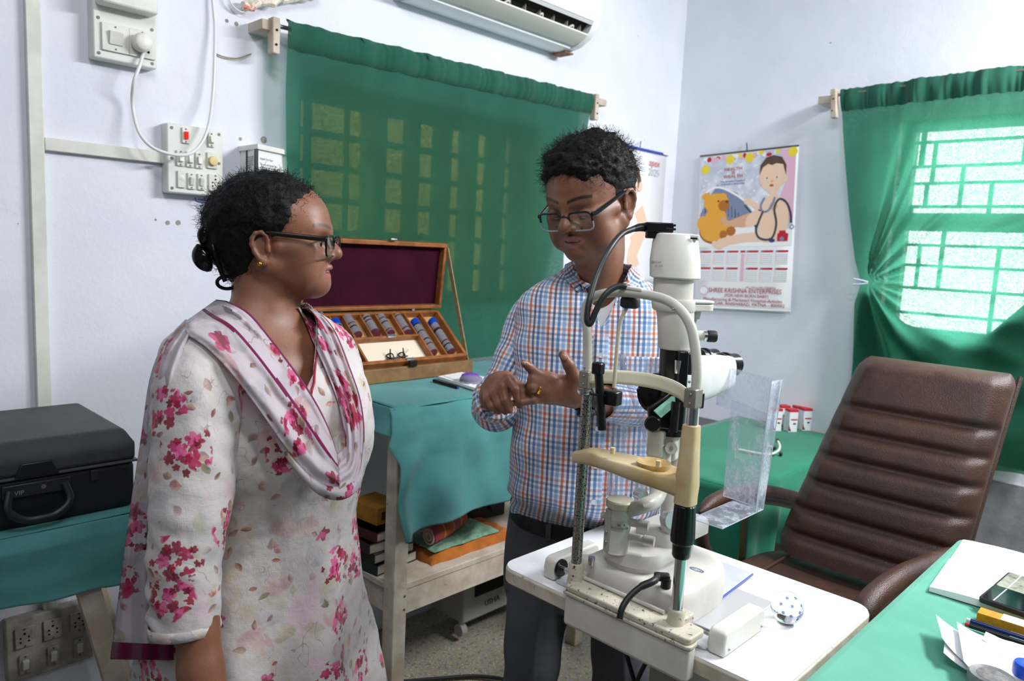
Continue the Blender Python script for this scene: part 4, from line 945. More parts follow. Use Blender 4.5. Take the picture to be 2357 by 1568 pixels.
# ------------------------------------------------------------ leather office chair
def leather():
    t = NT('brown_leather'); oc = t.objc()
    c = t.mix(t.ss(t.noise(oc, 6., 5., .6), .35, .7), lin('#37231b'), lin('#4a2e23')); c = t.mix(t.ss(t.noise(oc, 30., 4., .7), .55, .8)*.5, c, lin('#5e4033'))
    v = t.voro(oc, 420.)
    return t.end(t.bsdf(Base_Color=c, Roughness=t.ss(t.noise(oc, 15., 4.), .2, .8)*.2+.36, Normal=t.bump(Ex(t, v.outputs['Distance'])+t.noise(oc, 25., 3.)*2., .0012, .5), Specular_IOR_Level=.5))
LEA = leather(); CBK = mat('chair_black_plastic', '#141214', .4)
r = thing('office_chair', 'brown leather office chair with ribbed backrest between the tables', 'chair', (1.98, .66, 0))
def backrest(s, t):
    # s around the section, t up
    z = lerp(.545, 1.115, t); wv = lerp(.235, .195, t); wv *= 1 - .10*max(0, (t-.93)/.07)**2 - .06*max(0, (.1-t)/.1)**2
    a = 2*math.pi*s; ca, sa = math.cos(a), math.sin(a); n = .35
    yv = wv*math.copysign(abs(ca)**n, ca); xv = math.copysign(abs(sa)**.55, sa)
    seams = [.10, .225, .365, .50, .63, .755]
    dd = min(abs(t-q) for q in seams); pad = .052 + .016*(1-math.exp(-(dd/.022)**2))
    th = pad if xv < 0 else .045
    edge = 1-.35*max(0, abs(yv)/wv-.8)/.2
    top = math.sqrt(max(0.02, 1-max(0, (t-.95)/.05)**2))
    lean = .02 + .15*t + .05*t*t
    yc = lerp(.655, .575, t)
    return V((2.09+lean+xv*th*edge*top, yc+yv, z))
m = MB(); nu, nv = 96, 110
rg = [[backrest(i/nu, j/nv) for i in range(nu)] for j in range(nv+1)]
m.rings(rg); m.build('backrest', LEA, r, ang=60)
for side in (1, -1):
    pts = []
    for j in range(30):
        t = j/29; z = lerp(.56, 1.105, t); wv = lerp(.235, .195, t)*.985; pts.append((2.09+.02+.15*t+.05*t*t+.035, lerp(.655, .575, t)+side*wv, z))
    MB().tube(pts, .007, 8).build('piping', LEA, r)
def seat(s, t):
    a = 2*math.pi*s; ca, sa = math.cos(a), math.sin(a); n = .45
    X_ = math.copysign(abs(ca)**n, ca)*.25; Y_ = math.copysign(abs(sa)**n, sa)*.25
    k = math.sin(math.pi*min(1, max(0, t))); q = (abs(math.cos(math.pi*t)))
    rr = .55+.45*min(1, k*2.2)
    if t < .5: z = .40
    z = .43 - .045*math.cos(math.pi*t)
    if t == 0 or t == 1: rr = .02
    return V((1.96+X_*rr, .68+Y_*rr, z))
m = MB(); prof = [(.85, .395), (.97, .41), (1, .435), (.985, .458), (.93, .470), (.72, .474), (.70, .470), (.68, .474), (.3, .476), (.02, .476)]
rg = []
for k, z in prof:
    q = []
    for i in range(64):
        a = 2*math.pi*i/64; ca, sa = math.cos(a), math.sin(a); q.append(V((1.94+math.copysign(abs(ca)**.45, ca)*.27*k, .70+math.copysign(abs(sa)**.45, sa)*.245*k, z+.048+.012*(-math.copysign(abs(ca)**.45, ca)))))
    rg.append(q)
m.rings(rg); m.build('seat', LEA, r, ang=60, sub=1)
MB().tube(catmull([(1.70, .60, .533), (1.85, .585, .534), (2.0, .58, .533), (2.12, .58, .528)], 6), .004, 6).build('seat_seam', LEA, r)
MB().tube(catmull([(1.70, .82, .533), (1.85, .835, .534), (2.0, .84, .533), (2.12, .84, .528)], 6), .004, 6).build('seat_seam', LEA, r)
# arms
n0 = PZ(1985, 1385, .655); n1 = PZ(2140, 1318, .655)
armn = catmull([(1.60, .49, .615), (1.66, .487, .655), (1.78, .475, .672), (1.92, .46, .668), (2.08, .44, .655), (2.2, .43, .64)], 6)
armf = catmull([PY(1610, 1180, .955), PY(1650, 1150, .955), PY(1700, 1134, .955), PY(1770, 1132, .955), PY(1850, 1152, .945), PY(1880, 1175, .935)], 6)
for pts, nm in ((armn, 1), (armf, 0)):
    n = len(pts); rr = [(.027 if nm else .020)*(.55+.45*min(1, k/4))*(1 if k < n-4 else .9) for k in range(n)]
    rr[0] *= .3
    MB().tube(pts, rr, 18, flat=1.35 if 0 else 1.).build('armrest', LEA, r)
    dn = [V(p)+V((0, 0, -.024)) for p in pts]; MB().tube(dn[2:], [.017]*len(dn[2:]), 12).build('arm_support', CBK, r)
MB().tube(catmull([V(armn[8])+V((0, 0, -.03)), (1.80, .46, .54), (1.86, .455, .42), (1.95, .5, .385)], 6), .017, 12).build('arm_strut', CBK, r)
MB().tube(catmull([V(armf[2])+V((0, 0, -.02)), V(armf[3])+V((0, 0, -.12)), (1.98, .95, .42), (1.98, .9, .385)], 6), .017, 12).build('arm_strut', LEA, r)
MB().tube(catmull([(2.24, .62, .60), (2.22, .63, .50), (2.14, .65, .40), (2.0, .66, .375)], 6), .03, 12, flat=.4).build('back_bracket', CBK, r)
MB().cyl((1.95, .68, .10), (1.95, .68, .385), .03).build('gas_column', CBK, r)
MB().lathe((1.95, .68, .365), (0, 0, 1), [(.10, 0), (.11, .02), (.08, .03)], 20).build('mechanism', CBK, r)
for k in range(5):
    a = 2*math.pi*k/5+.3; e = V((1.95+.29*math.cos(a), .68+.29*math.sin(a), .065))
    l_ = MB().tube([(1.95, .68, .11), e], [.03, .017], 12).build('base_leg', CBK, r)
    MB().cyl(e+V((-.012*math.sin(a), .012*math.cos(a), -.035)), e+V((.012*math.sin(a), -.012*math.cos(a), -.035)), .028).build('castor', CBK, l_)
MB().lathe(PZ(2015, 1393, .635), (-.5, -.85, -.1), [(.004, 0), (.007, .001), (.006, .002)], 12).build('torn_hole', mat('torn_foam', '#1b120f', .9), r)
# ------------------------------------------------------------ instrument table (white top)
ZW = .765; TX0, TX1, TY0, TY1 = .998, 1.392, .400, .965
def rrect(x0, x1, y0, y1, rad, n=8):
    out = []
    for cx_, cy_, a0 in ((x1-rad, y1-rad, 0), (x0+rad, y1-rad, 90), (x0+rad, y0+rad, 180), (x1-rad, y0+rad, 270)):
        for k in range(n+1):
            a = math.radians(a0+90*k/n); out.append((cx_+rad*math.cos(a), cy_+rad*math.sin(a)))
    return out
r = thing('instrument_table', 'small white topped instrument table carrying the slit lamp', 'table', (1.2, .68, 0))
WT = mat('white_laminate', '#eef0f3', .12, spec=.6); EDG = mat('worn_cream_edging', '#cfc7b8', .5, spots='#7d7468', sscale=40, sth=.62, col2='#bcb2a0', nscale=25)
pl_ = rrect(TX0, TX1, TY0, TY1, .035)
MB().rings([[V((a, b, ZW-.003)) for a, b in pl_], [V((a, b, ZW)) for a, b in pl_]]).build('table_top', WT, r)
pl2 = rrect(TX0-.0025, TX1+.0025, TY0-.0025, TY1+.0025, .037)
MB().rings([[V((a, b, ZW-.030)) for a, b in pl2], [V((a, b, ZW-.0025)) for a, b in pl2]]).build('edging', EDG, r, bevel=.003)
MB().bx(1.17, 1.25, .64, .72, .06, ZW-.03).build('column', mat('column_grey', '#9a9a96', .4), r, bevel=.004)
MB().rings([[V((a, b, .03)) for a, b in rrect(1.02, 1.42, .5, .86, .04)], [V((a, b, .06)) for a, b in rrect(1.05, 1.39, .52, .84, .04)]]).build('foot_plate', mat('column_grey', ''), r, bevel=.003)
for x in (1.05, 1.38):
    for y in (.53, .83): MB().cyl((x-.01, y, .018), (x+.01, y, .018), .018).build('castor', CBK, r)
# glass ball
c = PZ(1815, 1447, ZW); cb_ = V((c[0]+.016, c[1]+.012, ZW+.0275)); 
r = thing('glass_paperweight', 'clear glass ball paperweight with blue flowers on the white table', 'paperweight', (cb_.x, cb_.y, ZW+.0003))
MB().sph(cb_, .0272, 32).build('glass_ball', mat('clear_glass', '#ffffff', .0, trans=1., ior=1.47), r, ang=180)
BF = mat('blue_flower_print', '#4a6cb4', .5)
m = MB()
tc_ = V((-.66, -.62, .42)).normalized(); fc_ = frame(tc_)
for u, v_ in ((0, .62), (-.5, .45), (.5, .42), (0, .1), (-.62, -.05), (.62, -.1), (-.3, -.4), (.32, -.42), (.05, -.75)):
    pc_ = (fc_ @ V((u, v_, math.sqrt(max(.05, 1-u*u-v_*v_))))).normalized()
    fr = frame(pc_)
    for j in range(6):
        a = j*math.pi/3; q = V((math.cos(a), math.sin(a), 0))
        for d_ in (.0012, .0024): m.sph(cb_ + pc_*.0270 + fr @ (q*d_), .00075, 4)
m.build('blue_flowers', BF, r, ang=180)['kind'] = 'stuff'
MB().lathe((cb_.x, cb_.y, ZW+.0035), (0, 0, 1), [(.013, 0), (.012, .0008), (.001, .001)], 20).build('base_picture', mat('dark_base_print', '#6b6a3e', .6, col2='#d9d5b8', nscale=160), r)
# ------------------------------------------------------------ green desk at right
ZD = .758; DX0, DX1, DY0, DY1 = .80, 1.955, -.75, .392
r = thing('desk', 'desk under the green cloth at the right edge', 'desk', (1.4, -.2, 0))
MB().bx(DX0+.005, DX1-.006, DY0+.01, DY1-.006, ZD-.03, ZD-.004).build('table_top', WOODW, r)
for x, y in ((DX0+.04, DY1-.06), (DX1-.06, DY1-.06), (DX0+.04, DY0+.06), (DX1-.06, DY0+.06)): MB().bx(x-.02, x+.02, y-.02, y+.02, 0, ZD-.03).build('leg', WOODW, r)
m = MB(); pl_ = rrect(DX0, DX1, DY0, DY1, .03, 6)
def wrap(k, t):
    n = len(pl_); a, b = pl_[k % n]; c_ = ((DX0+DX1)/2, (DY0+DY1)/2); dx, dy = a-c_[0], b-c_[1]
    o_ = .003*t+.008*t*math.sin(k*2.1)*.5
    return V((a+math.copysign(o_, dx), b+math.copysign(max(0, o_)*.2, dy), ZD-.002-.18*t))
def deskz(x, y): return ZD + .0006 + .0010*abs(hn(x*14, y*40)) + .0012*math.exp(-((y-.34)/.04)**2)*hn(x*30, y*10)
n = len(pl_)
m.grid(lambda s, t: V((lerp(DX0+.01, DX1-.01, s), lerp(DY0+.01, DY1-.01, t), deskz(lerp(DX0, DX1, s), lerp(DY0, DY1, t)))), 140, 100)
rings_ = [[V((lerp((DX0+DX1)/2, a, .955), lerp((DY0+DY1)/2, b, .955), ZD-.0002)) for a, b in pl_], [V((lerp((DX0+DX1)/2, a, .997), lerp((DY0+DY1)/2, b, .997), ZD+.0002)) for a, b in pl_], [V((a, b, ZD-.0015)) for a, b in pl_], [V((a, b, ZD-.006)) for a, b in pl_]] + [[wrap(k, t) for k in range(n)] for t in (.3, .6, 1.)]
m.rings(rings_, True, False, False)
o = m.build('green_tablecloth', GCLOTH, None, ang=180); tag(rebase(o, (DX1, DY1, ZD)), 'sea green cloth spread over the desk in the right foreground', 'tablecloth')
ZP = ZD+.003
# open register
nb = thing('open_notebook', 'open blank white notebook on the green desk', 'notebook', PZ(2250, 1320, ZP))
def quad(p0, p1, p2, p3, z): return [V(PZ(*p, z)) for p in (p0, p1, p2, p3)]
def page(nm, c4, h0, h1, m_, n=16, lift=.004):
    q = [V(PZ(a, b, ZP)) for a, b in c4]
    m = MB(); f = lambda s, t: (q[0].lerp(q[1], s)).lerp(q[3].lerp(q[2], s), t)
    m.grid(lambda s, t: f(s, t)+V((0, 0, h1+lift*math.sin(t*math.pi)*1.)), n, n)
    e = lambda s, t: f(s, t)+V((0, 0, 0.0005))
    m.grid(lambda s, t: e(s, t), n, n)
    for (a, b) in (((0, 0), (1, 0)), ((1, 0), (1, 1)), ((1, 1), (0, 1)), ((0, 1), (0, 0))):
        m.grid(lambda s, t, a=a, b=b: (e if t == 0 else (lambda s_, t_: f(s_, t_)+V((0, 0, h1+lift*math.sin(t_*math.pi)))))(lerp(a[0], b[0], s), lerp(a[1], b[1], s)), n, 1)
    return m.build(nm, m_, nb, ang=60)
page('far_page', [(2184, 1296), (2216, 1248), (2420, 1300), (2400, 1352)], 0, .006, PW)
page('near_page', [(2138, 1362), (2184, 1296), (2400, 1352), (2360, 1430)], 0, .010, PW)
def phone(nm, lab, c4, z, th, glass, gr='phones on the green desk'):
    r_ = thing(nm, lab, 'phone', PZ(*c4[0], z), gr); q = [V(PZ(a, b, z)) for a, b in c4]
    c_ = sum(q, V((0, 0, 0)))/4; ux_ = (q[2]-q[1]).normalized(); uy_ = V((-ux_.y, ux_.x, 0)); 
    wl = (q[2]-q[1]).length; hl = abs((q[1]-q[0]).dot(uy_))
    org = q[0] if (q[1]-q[0]).dot(uy_) > 0 else q[1]
    P_ = lambda a, b, h: org + ux_*a + uy_*b + V((0, 0, h))
    o = rrect(0, wl, 0, hl, .008, 5)
    MB().rings([[P_(a, b, 0) for a, b in o], [P_(a, b, th) for a, b in o]]).build('body', mat('phone_case', '#20222a', .35), r_, bevel=.0015)
    i = rrect(.004, wl-.004, .004, hl-.004, .006, 5)
    MB().rings([[P_(a, b, th) for a, b in i], [P_(a, b, th+.0006) for a, b in i]]).build('screen', glass, r_)
    MB().rings([[P_(a, b, th+.0006) for a, b in ((.022, .005), (.024, .005), (.024, hl-.005), (.022, hl-.005))], [P_(a, b, th+.001) for a, b in ((.022, .005), (.024, .005), (.024, hl-.005), (.022, hl-.005))]]).build('reflective_strip', mat('strip_white', '#c9ccd6', .3), r_)
phone('mobile_phone', 'grey phone with a shiny face lying on the open notebook', [(2284, 1356), (2306, 1320), (2410, 1352), (2400, 1392)], ZP+.0145, .008, mat('phone_glass_grey', '#6d7064', .08, col2='#a6a796', nscale=50))
phone('mobile_phone', 'dark phone in front of the grey one on the notebook edge', [(2250, 1386), (2272, 1352), (2400, 1394), (2400, 1440)], ZP+.0145, .010, mat('phone_glass_black', '#14161f', .06))
q = [PZ(2246, 1432, ZP), PZ(2256, 1404, ZP+.012), PZ(2420, 1470, ZP+.012)]
yb_ = thing('yellow_carton', 'narrow yellow carton between the phones and the pens', 'box', q[0])
ua = V(PZ(2400, 1482, ZP))-V(PZ(2246, 1432, ZP)); ua.z = 0; la = ua.length; ua.normalize(); ub_ = V((-ua.y, ua.x, 0)); o0 = V(PZ(2246, 1432, ZP))
MB().rings([[o0, o0+ua*la, o0+ua*la+ub_*.03, o0+ub_*.03], [p+V((0, 0, .018)) for p in (o0, o0+ua*la, o0+ua*la+ub_*.03, o0+ub_*.03)]]).build('carton', mat('ochre_carton', '#c99416', .45, col2='#b08014', nscale=60), yb_, bevel=.0008)
MB().rings([[p+V((0, 0, .0181)) for p in (o0+ua*.035, o0+ua*la, o0+ua*la+ub_*.03, o0+ua*.035+ub_*.03)], [p+V((0, 0, .0187)) for p in (o0+ua*.035, o0+ua*la, o0+ua*la+ub_*.03, o0+ua*.035+ub_*.03)]]).build('pale_panel', mat('pale_yellow_panel', '#f3e7b8', .5), yb_)
def pen(lab, a, b, z, colr, cap):
    A, B = V(PZ(*a, z)), V(PZ(*b, z)); d_ = (B-A).normalized()
    r_ = thing('pen', lab, 'pen', A, 'pens on the green desk')
    MB().cyl(A+d_*.006, A+d_*.15, .0042, n=14).build('barrel', mat('pen_body_%s' % colr[1:4], colr, .25), r_); MB().cyl(A, A+d_*.006, .0038, n=12).build('end_cap', mat('pen_cap_%s' % cap[1:4], cap, .3), r_)
    MB().box(A+d_*.085+V((0, 0, .0045)), (.04, .002, .001), frame(V((0, 0, 1)), d_)).build('clip', ST, r_)
pen('navy pen with a silver end lying beside the yellow carton', (2225, 1427), (2357, 1470), ZP+.005, '#15205c', '#c9cdd6')
pen('black pen with a red end lying in front of the navy one', (2222, 1437), (2357, 1482), ZP+.005, '#0f0f12', '#b01820')
# loose papers with curled left ends
def sheet(lab, c4, z, curl, seed):
    q = [V(PZ(a, b, z)) for a, b in c4]
    def f(s, t):
        p = (q[0].lerp(q[1], s)).lerp(q[3].lerp(q[2], s), t); c = max(0, 1-s*2.6)
        return p+V((0, 0, curl*c*c+.0015*hn(s*4, t*4, seed)))
    m = MB(); m.grid(f, 30, 14); o = m.build('paper_sheet', PW, None, ang=180, solid=.0004)
    return tag(rebase(o, q[0]), lab, 'paper', 'loose papers on the green desk')
sheet('lowest curled white sheet of the loose papers on the desk', [(2168, 1530), (2480, 1640), (2520, 1600), (2175, 1475)], ZP+.001, .020, 1)
sheet('curled white sheet sticking out furthest left on the desk', [(2165, 1505), (2440, 1640), (2520, 1560), (2150, 1448)], ZP+.006, .026, 2)
s3 = sheet('handwritten white sheet on top of the loose papers', [(2215, 1545), (2400, 1640), (2450, 1510), (2200, 1452)], ZP+.013, .016, 3)
sheet('small slip of white paper under the written sheet edge', [(2260, 1480), (2400, 1530), (2410, 1500), (2268, 1462)], ZP+.011, .006, 4)
Wr = catmull([PZ(2296+k*6, 1500+k*2.6+(5 if k % 2 else -4), ZP+.0155) for k in range(12)], 3)
MB().tube([V(p) for p in Wr], .0003, 4).build('handwriting', mat('pencil_grey', '#8d90a6', .7), s3)
c = PZ(2280, 1578, ZP+.012); tn = thing('grey_tin', 'round grey tin at the bottom edge of the desk', 'tin', c)
MB().lathe((c[0], c[1], ZP), (0, 0, 1), [(.030, 0), (.031, .003), (.031, .026), (.029, .029), (.027, .028), (.002, .028)], 32).build('tin_body', mat('dull_grey_tin', '#55565a', .45, col2='#77787a', nscale=60), tn)
MB().lathe((c[0], c[1], ZP+.0283), (0, 0, 1), [(.020, 0), (.015, .0006), (.001, .0007)], 24).build('embossed_lid', mat('worn_lid', '#7d7a76', .5, col2='#58585a', nscale=150), tn)
c = PZ(2362, 1560, ZP+.02); bc = thing('blue_cap_bottle', 'blue capped bottle at the lower right corner of the desk', 'bottle', c)
MB().lathe((c[0], c[1], ZP), (0, 0, 1), [(.013, 0), (.014, .02), (.014, .022)], 24).build('bottle_body', PLW, bc)
MB().lathe((c[0], c[1], ZP+.0221), (0, 0, 1), [(.018, 0), (.019, .003), (.019, .016), (.017, .020), (.012, .021), (.002, .0195)], 28).build('blue_cap', mat('blue_cap', '#1b4fc4', .25), bc)
# ------------------------------------------------------------ slit lamp
def aged(nm, a, b, spots=None, th=.66, sc=60, rough=.4): return mat(nm, a, rough, col2=b, nscale=10, spots=spots, sscale=sc, sth=th, spec=.5)
ENA = aged('cream_enamel', '#dcdad3', '#cfccc2'); ENW = aged('worn_cream_enamel', '#cfc8b8', '#b8b09e', '#3a352c', .60, 110, .5)
ENG = aged('grey_white_enamel', '#c9c7be', '#bdbab0'); BLKM = mat('slitlamp_black', '#0e0e10', .3); CHR = mat('chrome', '#c9cbce', .15, 1.)
SPK = mat('pitted_chrome', '#a9a9a4', .3, .9, spots='#191714', sscale=420, sth=.53); IVO = aged('aged_ivory_plastic', '#cdbb96', '#b89e6c', '#7a5f34', .72, 35, .45)
sl = thing('slit_lamp', 'cream slit lamp microscope with chin rest on the white table', 'slit lamp', (1.1, .68, ZW))
PXX = 1.0; yL, yRt = .779, .573
def S(px, py): return V(PX(px, py, PXX))
# front bin hanging over the table edge
def rbox(x0, x1, y0, y1, z0, z1, rad, nm, m_, par=None, bev=.003, lab=None):
    p = rrect(x0, x1, y0, y1, rad, 6)
    return MB().rings([[V((a, b, z0)) for a, b in p], [V((a, b, z1)) for a, b in p]]).build(nm, m_, par or sl, bevel=bev, bseg=3, label=lab)
rbox(.968, .995, .530, .778, .728, .786, .008, 'front_bin', ENA, bev=.007)
rbox(.9655, .995, .527, .781, .785, .791, .008, 'front_bin_rim', ENW, bev=.0015)
rbox(.968, 1.02, .530, .778, .791, .802, .010, 'front_frame', ENW, bev=.003)
MB().cyl((1.008, .60, .806), (1.008, .765, .806), .0035, n=12).build('frame_rail', ENG, sl)
for y in (yL, yRt):
    zt = .832 if y == yL else .826
    MB().lathe((PXX, y, .792), (0, 0, 1), [(.0155, 0), (.0140, .012), (.0135, zt-.792-.003), (.0115, zt-.792)], 24).build('pole_socket', ENW, sl)
    rbox(PXX-.004, PXX+.038, y-.013, y+.013, .792, .812, .008, 'socket_foot', ENW)
M = plane_m((.9655, .548, .775), (0, -1, 0), (0, 0, 1))
text('大', 'lettering', mat('dark_mark', '#4a463e', .6), sl, M @ Matrix.Translation((-.012, .016, .0025)), .010, .0001)
# poles
ztl = S(1350, 862)[2]
MB().tube([V((PXX, yL, .825)), V((PXX, yL, ztl))], .0094, 20).build('left_pole', SPK, sl, label='pitted speckled metal pole')
MB().tube([V((PXX, yRt, .82)), V((PXX, yRt, S(1570, 1230)[2]))], .0092, 20).build('right_pole', CHR, sl, label='shiny chrome pole')
MB().tube([V((PXX, yRt, S(1590, 985)[2])), V((PXX, yRt, S(1598, 900)[2]))], .0085, 20).build('right_pole', CHR, sl)
zk0, zk1 = S(1565, 1282)[2], S(1570, 1158)[2]
gp = []
for z, rr in ((zk0, .0125), (zk0+.004, .0145), (zk0+.022, .0150), (zk0+.026, .0185), (zk0+.034, .0190), (zk1-.002, .0168), (zk1, .0150)):
    gp.append([V((PXX+rr*(1-.05*(k % 6 == 0)*(z > zk0+.03))*math.cos(2*math.pi*k/60), yRt+rr*(1-.05*(k % 6 == 0)*(z > zk0+.03))*math.sin(2*math.pi*k/60), z)) for k in range(60)])
MB().rings(gp).build('height_grip', BLKM, sl, label='ribbed black height adjusting grip')
# headrest hoop
hp = [(1353, 862), (1352, 800), (1351, 760), (1347, 725), (1352, 698), (1372, 681), (1405, 674), (1450, 674), (1500, 681), (1540, 694), (1570, 718), (1590, 752), (1600, 800), (1604, 850), (1602, 898)]
hpts = []
for a, b in hp:
    p = S(a, b); hpts.append(V((PXX + .0, p.y, p.z)))
hpts[0].y = yL; 
MB().tube(catmull(hpts, 7), .0078, 18).build('headrest_hoop', ENG, sl)
c0 = S(1450, 668); MB().box(c0+V((0, 0, .0035)), (.016, .055, .006), rotm('X', .06)).build('cable_clamp_plate', ENA, sl, bevel=.002)
for a, b in ((1352, 845), (1593, 878), (1556, 712)):
    p = S(a, b); MB().sph(p+V((-.0082, 0, 0)), .0022, 8).build('screw', ST, sl)
# forehead band
for (a, b, y) in ((1349, 872, yL), (1593, 915, yRt)):
    p = S(a, b); o = MB().box((PXX-.002, y, p.z), (.023, .020, .030)).build('band_bracket', mat('bracket_grey', '#8d897c', .4, .4), sl, bevel=.002)
    for dz in (-.007, .007): MB().sph(V((PXX-.014, y-.002, p.z+dz)), .0019, 8).build('screw', ST, o)
zl, zr = S(1349, 868)[2], S(1593, 915)[2]
def band(s, t):
    y = lerp(yL-.008, yRt+.004, s); k = math.sin(math.pi*s)
    return V((PXX-.010 + .058*k**.75, y, lerp(zl+.004, zr-.004, s) + .004*k + lerp(-.012, .012, t)))
BAND = mat('translucent_band', '#f2ecd4', .35, col2='#e6c98c', nscale=9, nrange=(.55, .8))
MB().grid(band, 48, 4).build('forehead_band', BAND, sl, ang=180, solid=.0022)
# chin rest
CR = []
crp = [((1331, 1036), (1331, 1064)), ((1365, 1033), (1360, 1068)), ((1410, 1046), (1420, 1085)), ((1470, 1062), (1480, 1108)), ((1530, 1080), (1530, 1125)), ((1560, 1088), (1560, 1140)), ((1585, 1085), (1580, 1150))]
rg = []
for k, (a, b) in enumerate(crp):
    p, q = S(*a), S(*b); zc, hh = (p.z+q.z)/2, (p.z-q.z)/2
    w_ = [.016, .020, .030, .036, .034, .022, .016][k]; dp_ = [0, 0, .006, .010, .008, .004, 0][k]
    c = []
    for i in range(24):
        an = 2*math.pi*i/24; ca, sa = math.cos(an), math.sin(an)
        c.append(V((PXX+dp_+w_*math.copysign(abs(ca)**.5, ca), p.y, zc+hh*math.copysign(abs(sa)**.5, sa) - (0.008*math.exp(-(ca/.5)**2)*(sa > .3) if 2 <= k <= 4 else 0))))
    rg.append(c)
def resample(rings, m=5):
    out = []; n = len(rings[0])
    tr = [catmull([r_[j] for r_ in rings], m) for j in range(n)]
    return [[tr[j][i] for j in range(n)] for i in range(len(tr[0]))]
MB().rings(resample(rg)).build('chin_rest', IVO, sl, ang=60)
cc = S(1493, 1052)+V((.004, 0, -.011)); 
MB().rings([[cc+V((.012+.024*math.cos(a)*k1, .026*math.sin(a)*k1, hh)) for a in [2*math.pi*i/28 for i in range(28)]] for k1, hh in ((.6, -.022), (.95, -.014), (1.1, -.003), (1.12, .000), (1.0, -.001), (.5, -.007), (.02, -.008))]).build('chin_cup', mat('chin_cup_tan', '#c0a878', .4, col2='#ab9060', nscale=60), sl, ang=70)
for a, b in ((1420, 1036), (1525, 1066)): MB().cyl(S(a, b)+V((-.012, 0, -.004)), S(a, b)+V((-.012, 0, .006)), .004, n=12).build('paper_peg', mat('peg_ivory', '#d8c68e', .5), sl)
pA, pB = S(1588, 978), S(1582, 1160)
MB().rings([[V((PXX+rx*math.copysign(abs(math.cos(a))**.6, math.cos(a)), yRt+ry*math.copysign(abs(math.sin(a))**.6, math.sin(a)), z)) for a in [2*math.pi*i/28 for i in range(28)]] for rx, ry, z in ((.012, .012, pA.z), (.0125, .0125, pA.z-.003), (.0150, .0145, pA.z-.06), (.018, .0165, pB.z+.03), (.0165, .0155, pB.z+.01), (.0165, .0155, pB.z))]).build('chin_rest_post', IVO, sl, ang=50)
# fixation lamp with black arm
def D_(px, py, d): return V(PD(px, py, d))
MB().rings([[D_(1450, 697, 1.22)+V((.013*math.cos(a)*k1, .0175*math.sin(a)*k1, hh)) for a in [2*math.pi*i/24 for i in range(24)]] for k1, hh in ((.7, -.009), (1, -.006), (1, .005), (.85, .009), (.3, .010))]).build('fixation_knob', mat('black_rubber', ''), sl)
MB().tube(catmull([D_(1443, 708, 1.22), D_(1432, 730, 1.22), D_(1424, 765, 1.22), D_(1418, 830, 1.22), D_(1413, 893, 1.22)], 6), .0032, 10).build('fixation_stem', mat('stem_cream', '#b9b29c', .4), sl)
MB().box(D_(1405, 915, 1.22), (.022, .034, .024), rotm('Z', .1)).build('fixation_block', BLKM, sl, bevel=.003)
MB().cyl(D_(1377, 845, 1.215), D_(1386, 990, 1.215), .0072, n=18).build('fixation_rod', BLKM, sl, label='black vertical rod of the fixation arm')
MB().box(D_(1377, 848, 1.215), (.016, .018, .020), rotm('Z', .1)).build('rod_cap', BLKM, sl, bevel=.003)
MB().lathe(D_(1341, 903, 1.21)+V((.004, 0, 0)), (0, 0, 1), [(.0112, -.0025), (.0118, 0), (.0112, .0025)], 24).build('clamp_ring', CHR, sl)
MB().tube([D_(1350, 906, 1.205), D_(1395, 912, 1.215)], .002, 8).build('clamp_wire', BLKM, sl)
# movable base
def basex(s): return s
bp_ = [(1.022, .588), (1.05, .583), (1.10, .582), (1.16, .585), (1.205, .60), (1.235, .64), (1.24, .70), (1.225, .75), (1.19, .785), (1.12, .79), (1.05, .79), (1.022, .785)]
bpo = [(p.x, p.y) for p in catmull([V((a, b, 0)) for a, b in bp_+bp_[:1]], 5)][:-1]
def shrink(p, k, c=(1.12, .685)): return (c[0]+(p[0]-c[0])*k, c[1]+(p[1]-c[1])*k)
MB().rings([[V((*shrink(p, k), z)) for p in bpo] for k, z in ((.97, .770), (1, .776), (1, .815), (.985, .826), (.955, .832), (.85, .834), (.4, .835))]).build('sliding_base', ENA, sl, ang=60)
bq = rrect(1.03, 1.215, .655, .765, .05, 10)
MB().rings([[V((*shrink(p, k, (1.12, .71)), z)) for p in bq] for k, z in ((.96, .834), (.97, .842), (1.04, .846), (1.05, .862), (1.02, .868), (.5, .869))]).build('upper_base', ENA, sl, ang=50)
MB().rings([[V((*shrink(p, k, (1.16, .70)), z)) for p in rrect(1.10, 1.25, .655, .735, .02, 6)] for k, z in ((1, .866), (1, .885), (.93, .893), (.5, .895))]).build('arm_housing', ENA, sl, ang=50)
col = V(PZ(1420, 1262, .870))
MB().lathe((col.x, col.y, .866), (0, 0, 1), [(.0225, 0), (.0205, .004), (.0205, .078)], 36).build('base_column', ENG, sl)
MB().lathe((col.x, col.y, .908), (0, 0, 1), [(.0208, 0), (.0210, .001), (.0210, .017), (.0208, .018)], 36).build('angle_scale_ring', mat('scale_ring_silver', '#bdbab2', .3, .3), sl)
MB().lathe((col.x, col.y, .944), (0, 0, 1), [(.0215, 0), (.0240, .002), (.0245, .012), (.0225, .0145), (.010, .0145), (.001, .014)], 36).build('column_cap', aged('cap_cream', '#cfc9b4', '#bfb79c'), sl)
tc = V((-.72, -.69, 0)).normalized()
for k in range(16):
    a = math.atan2(tc.y, tc.x)+(-.75+k*.1); n_ = V((math.cos(a), math.sin(a), 0)); hgt_ = .005 if k % 4 == 0 else .003
    MB().box(V((col.x, col.y, .9115+hgt_/2)) + n_*.0211, (.0004, .0005, hgt_), frame((0, 0, 1), n_)).build('scale_tick', BLK, sl)
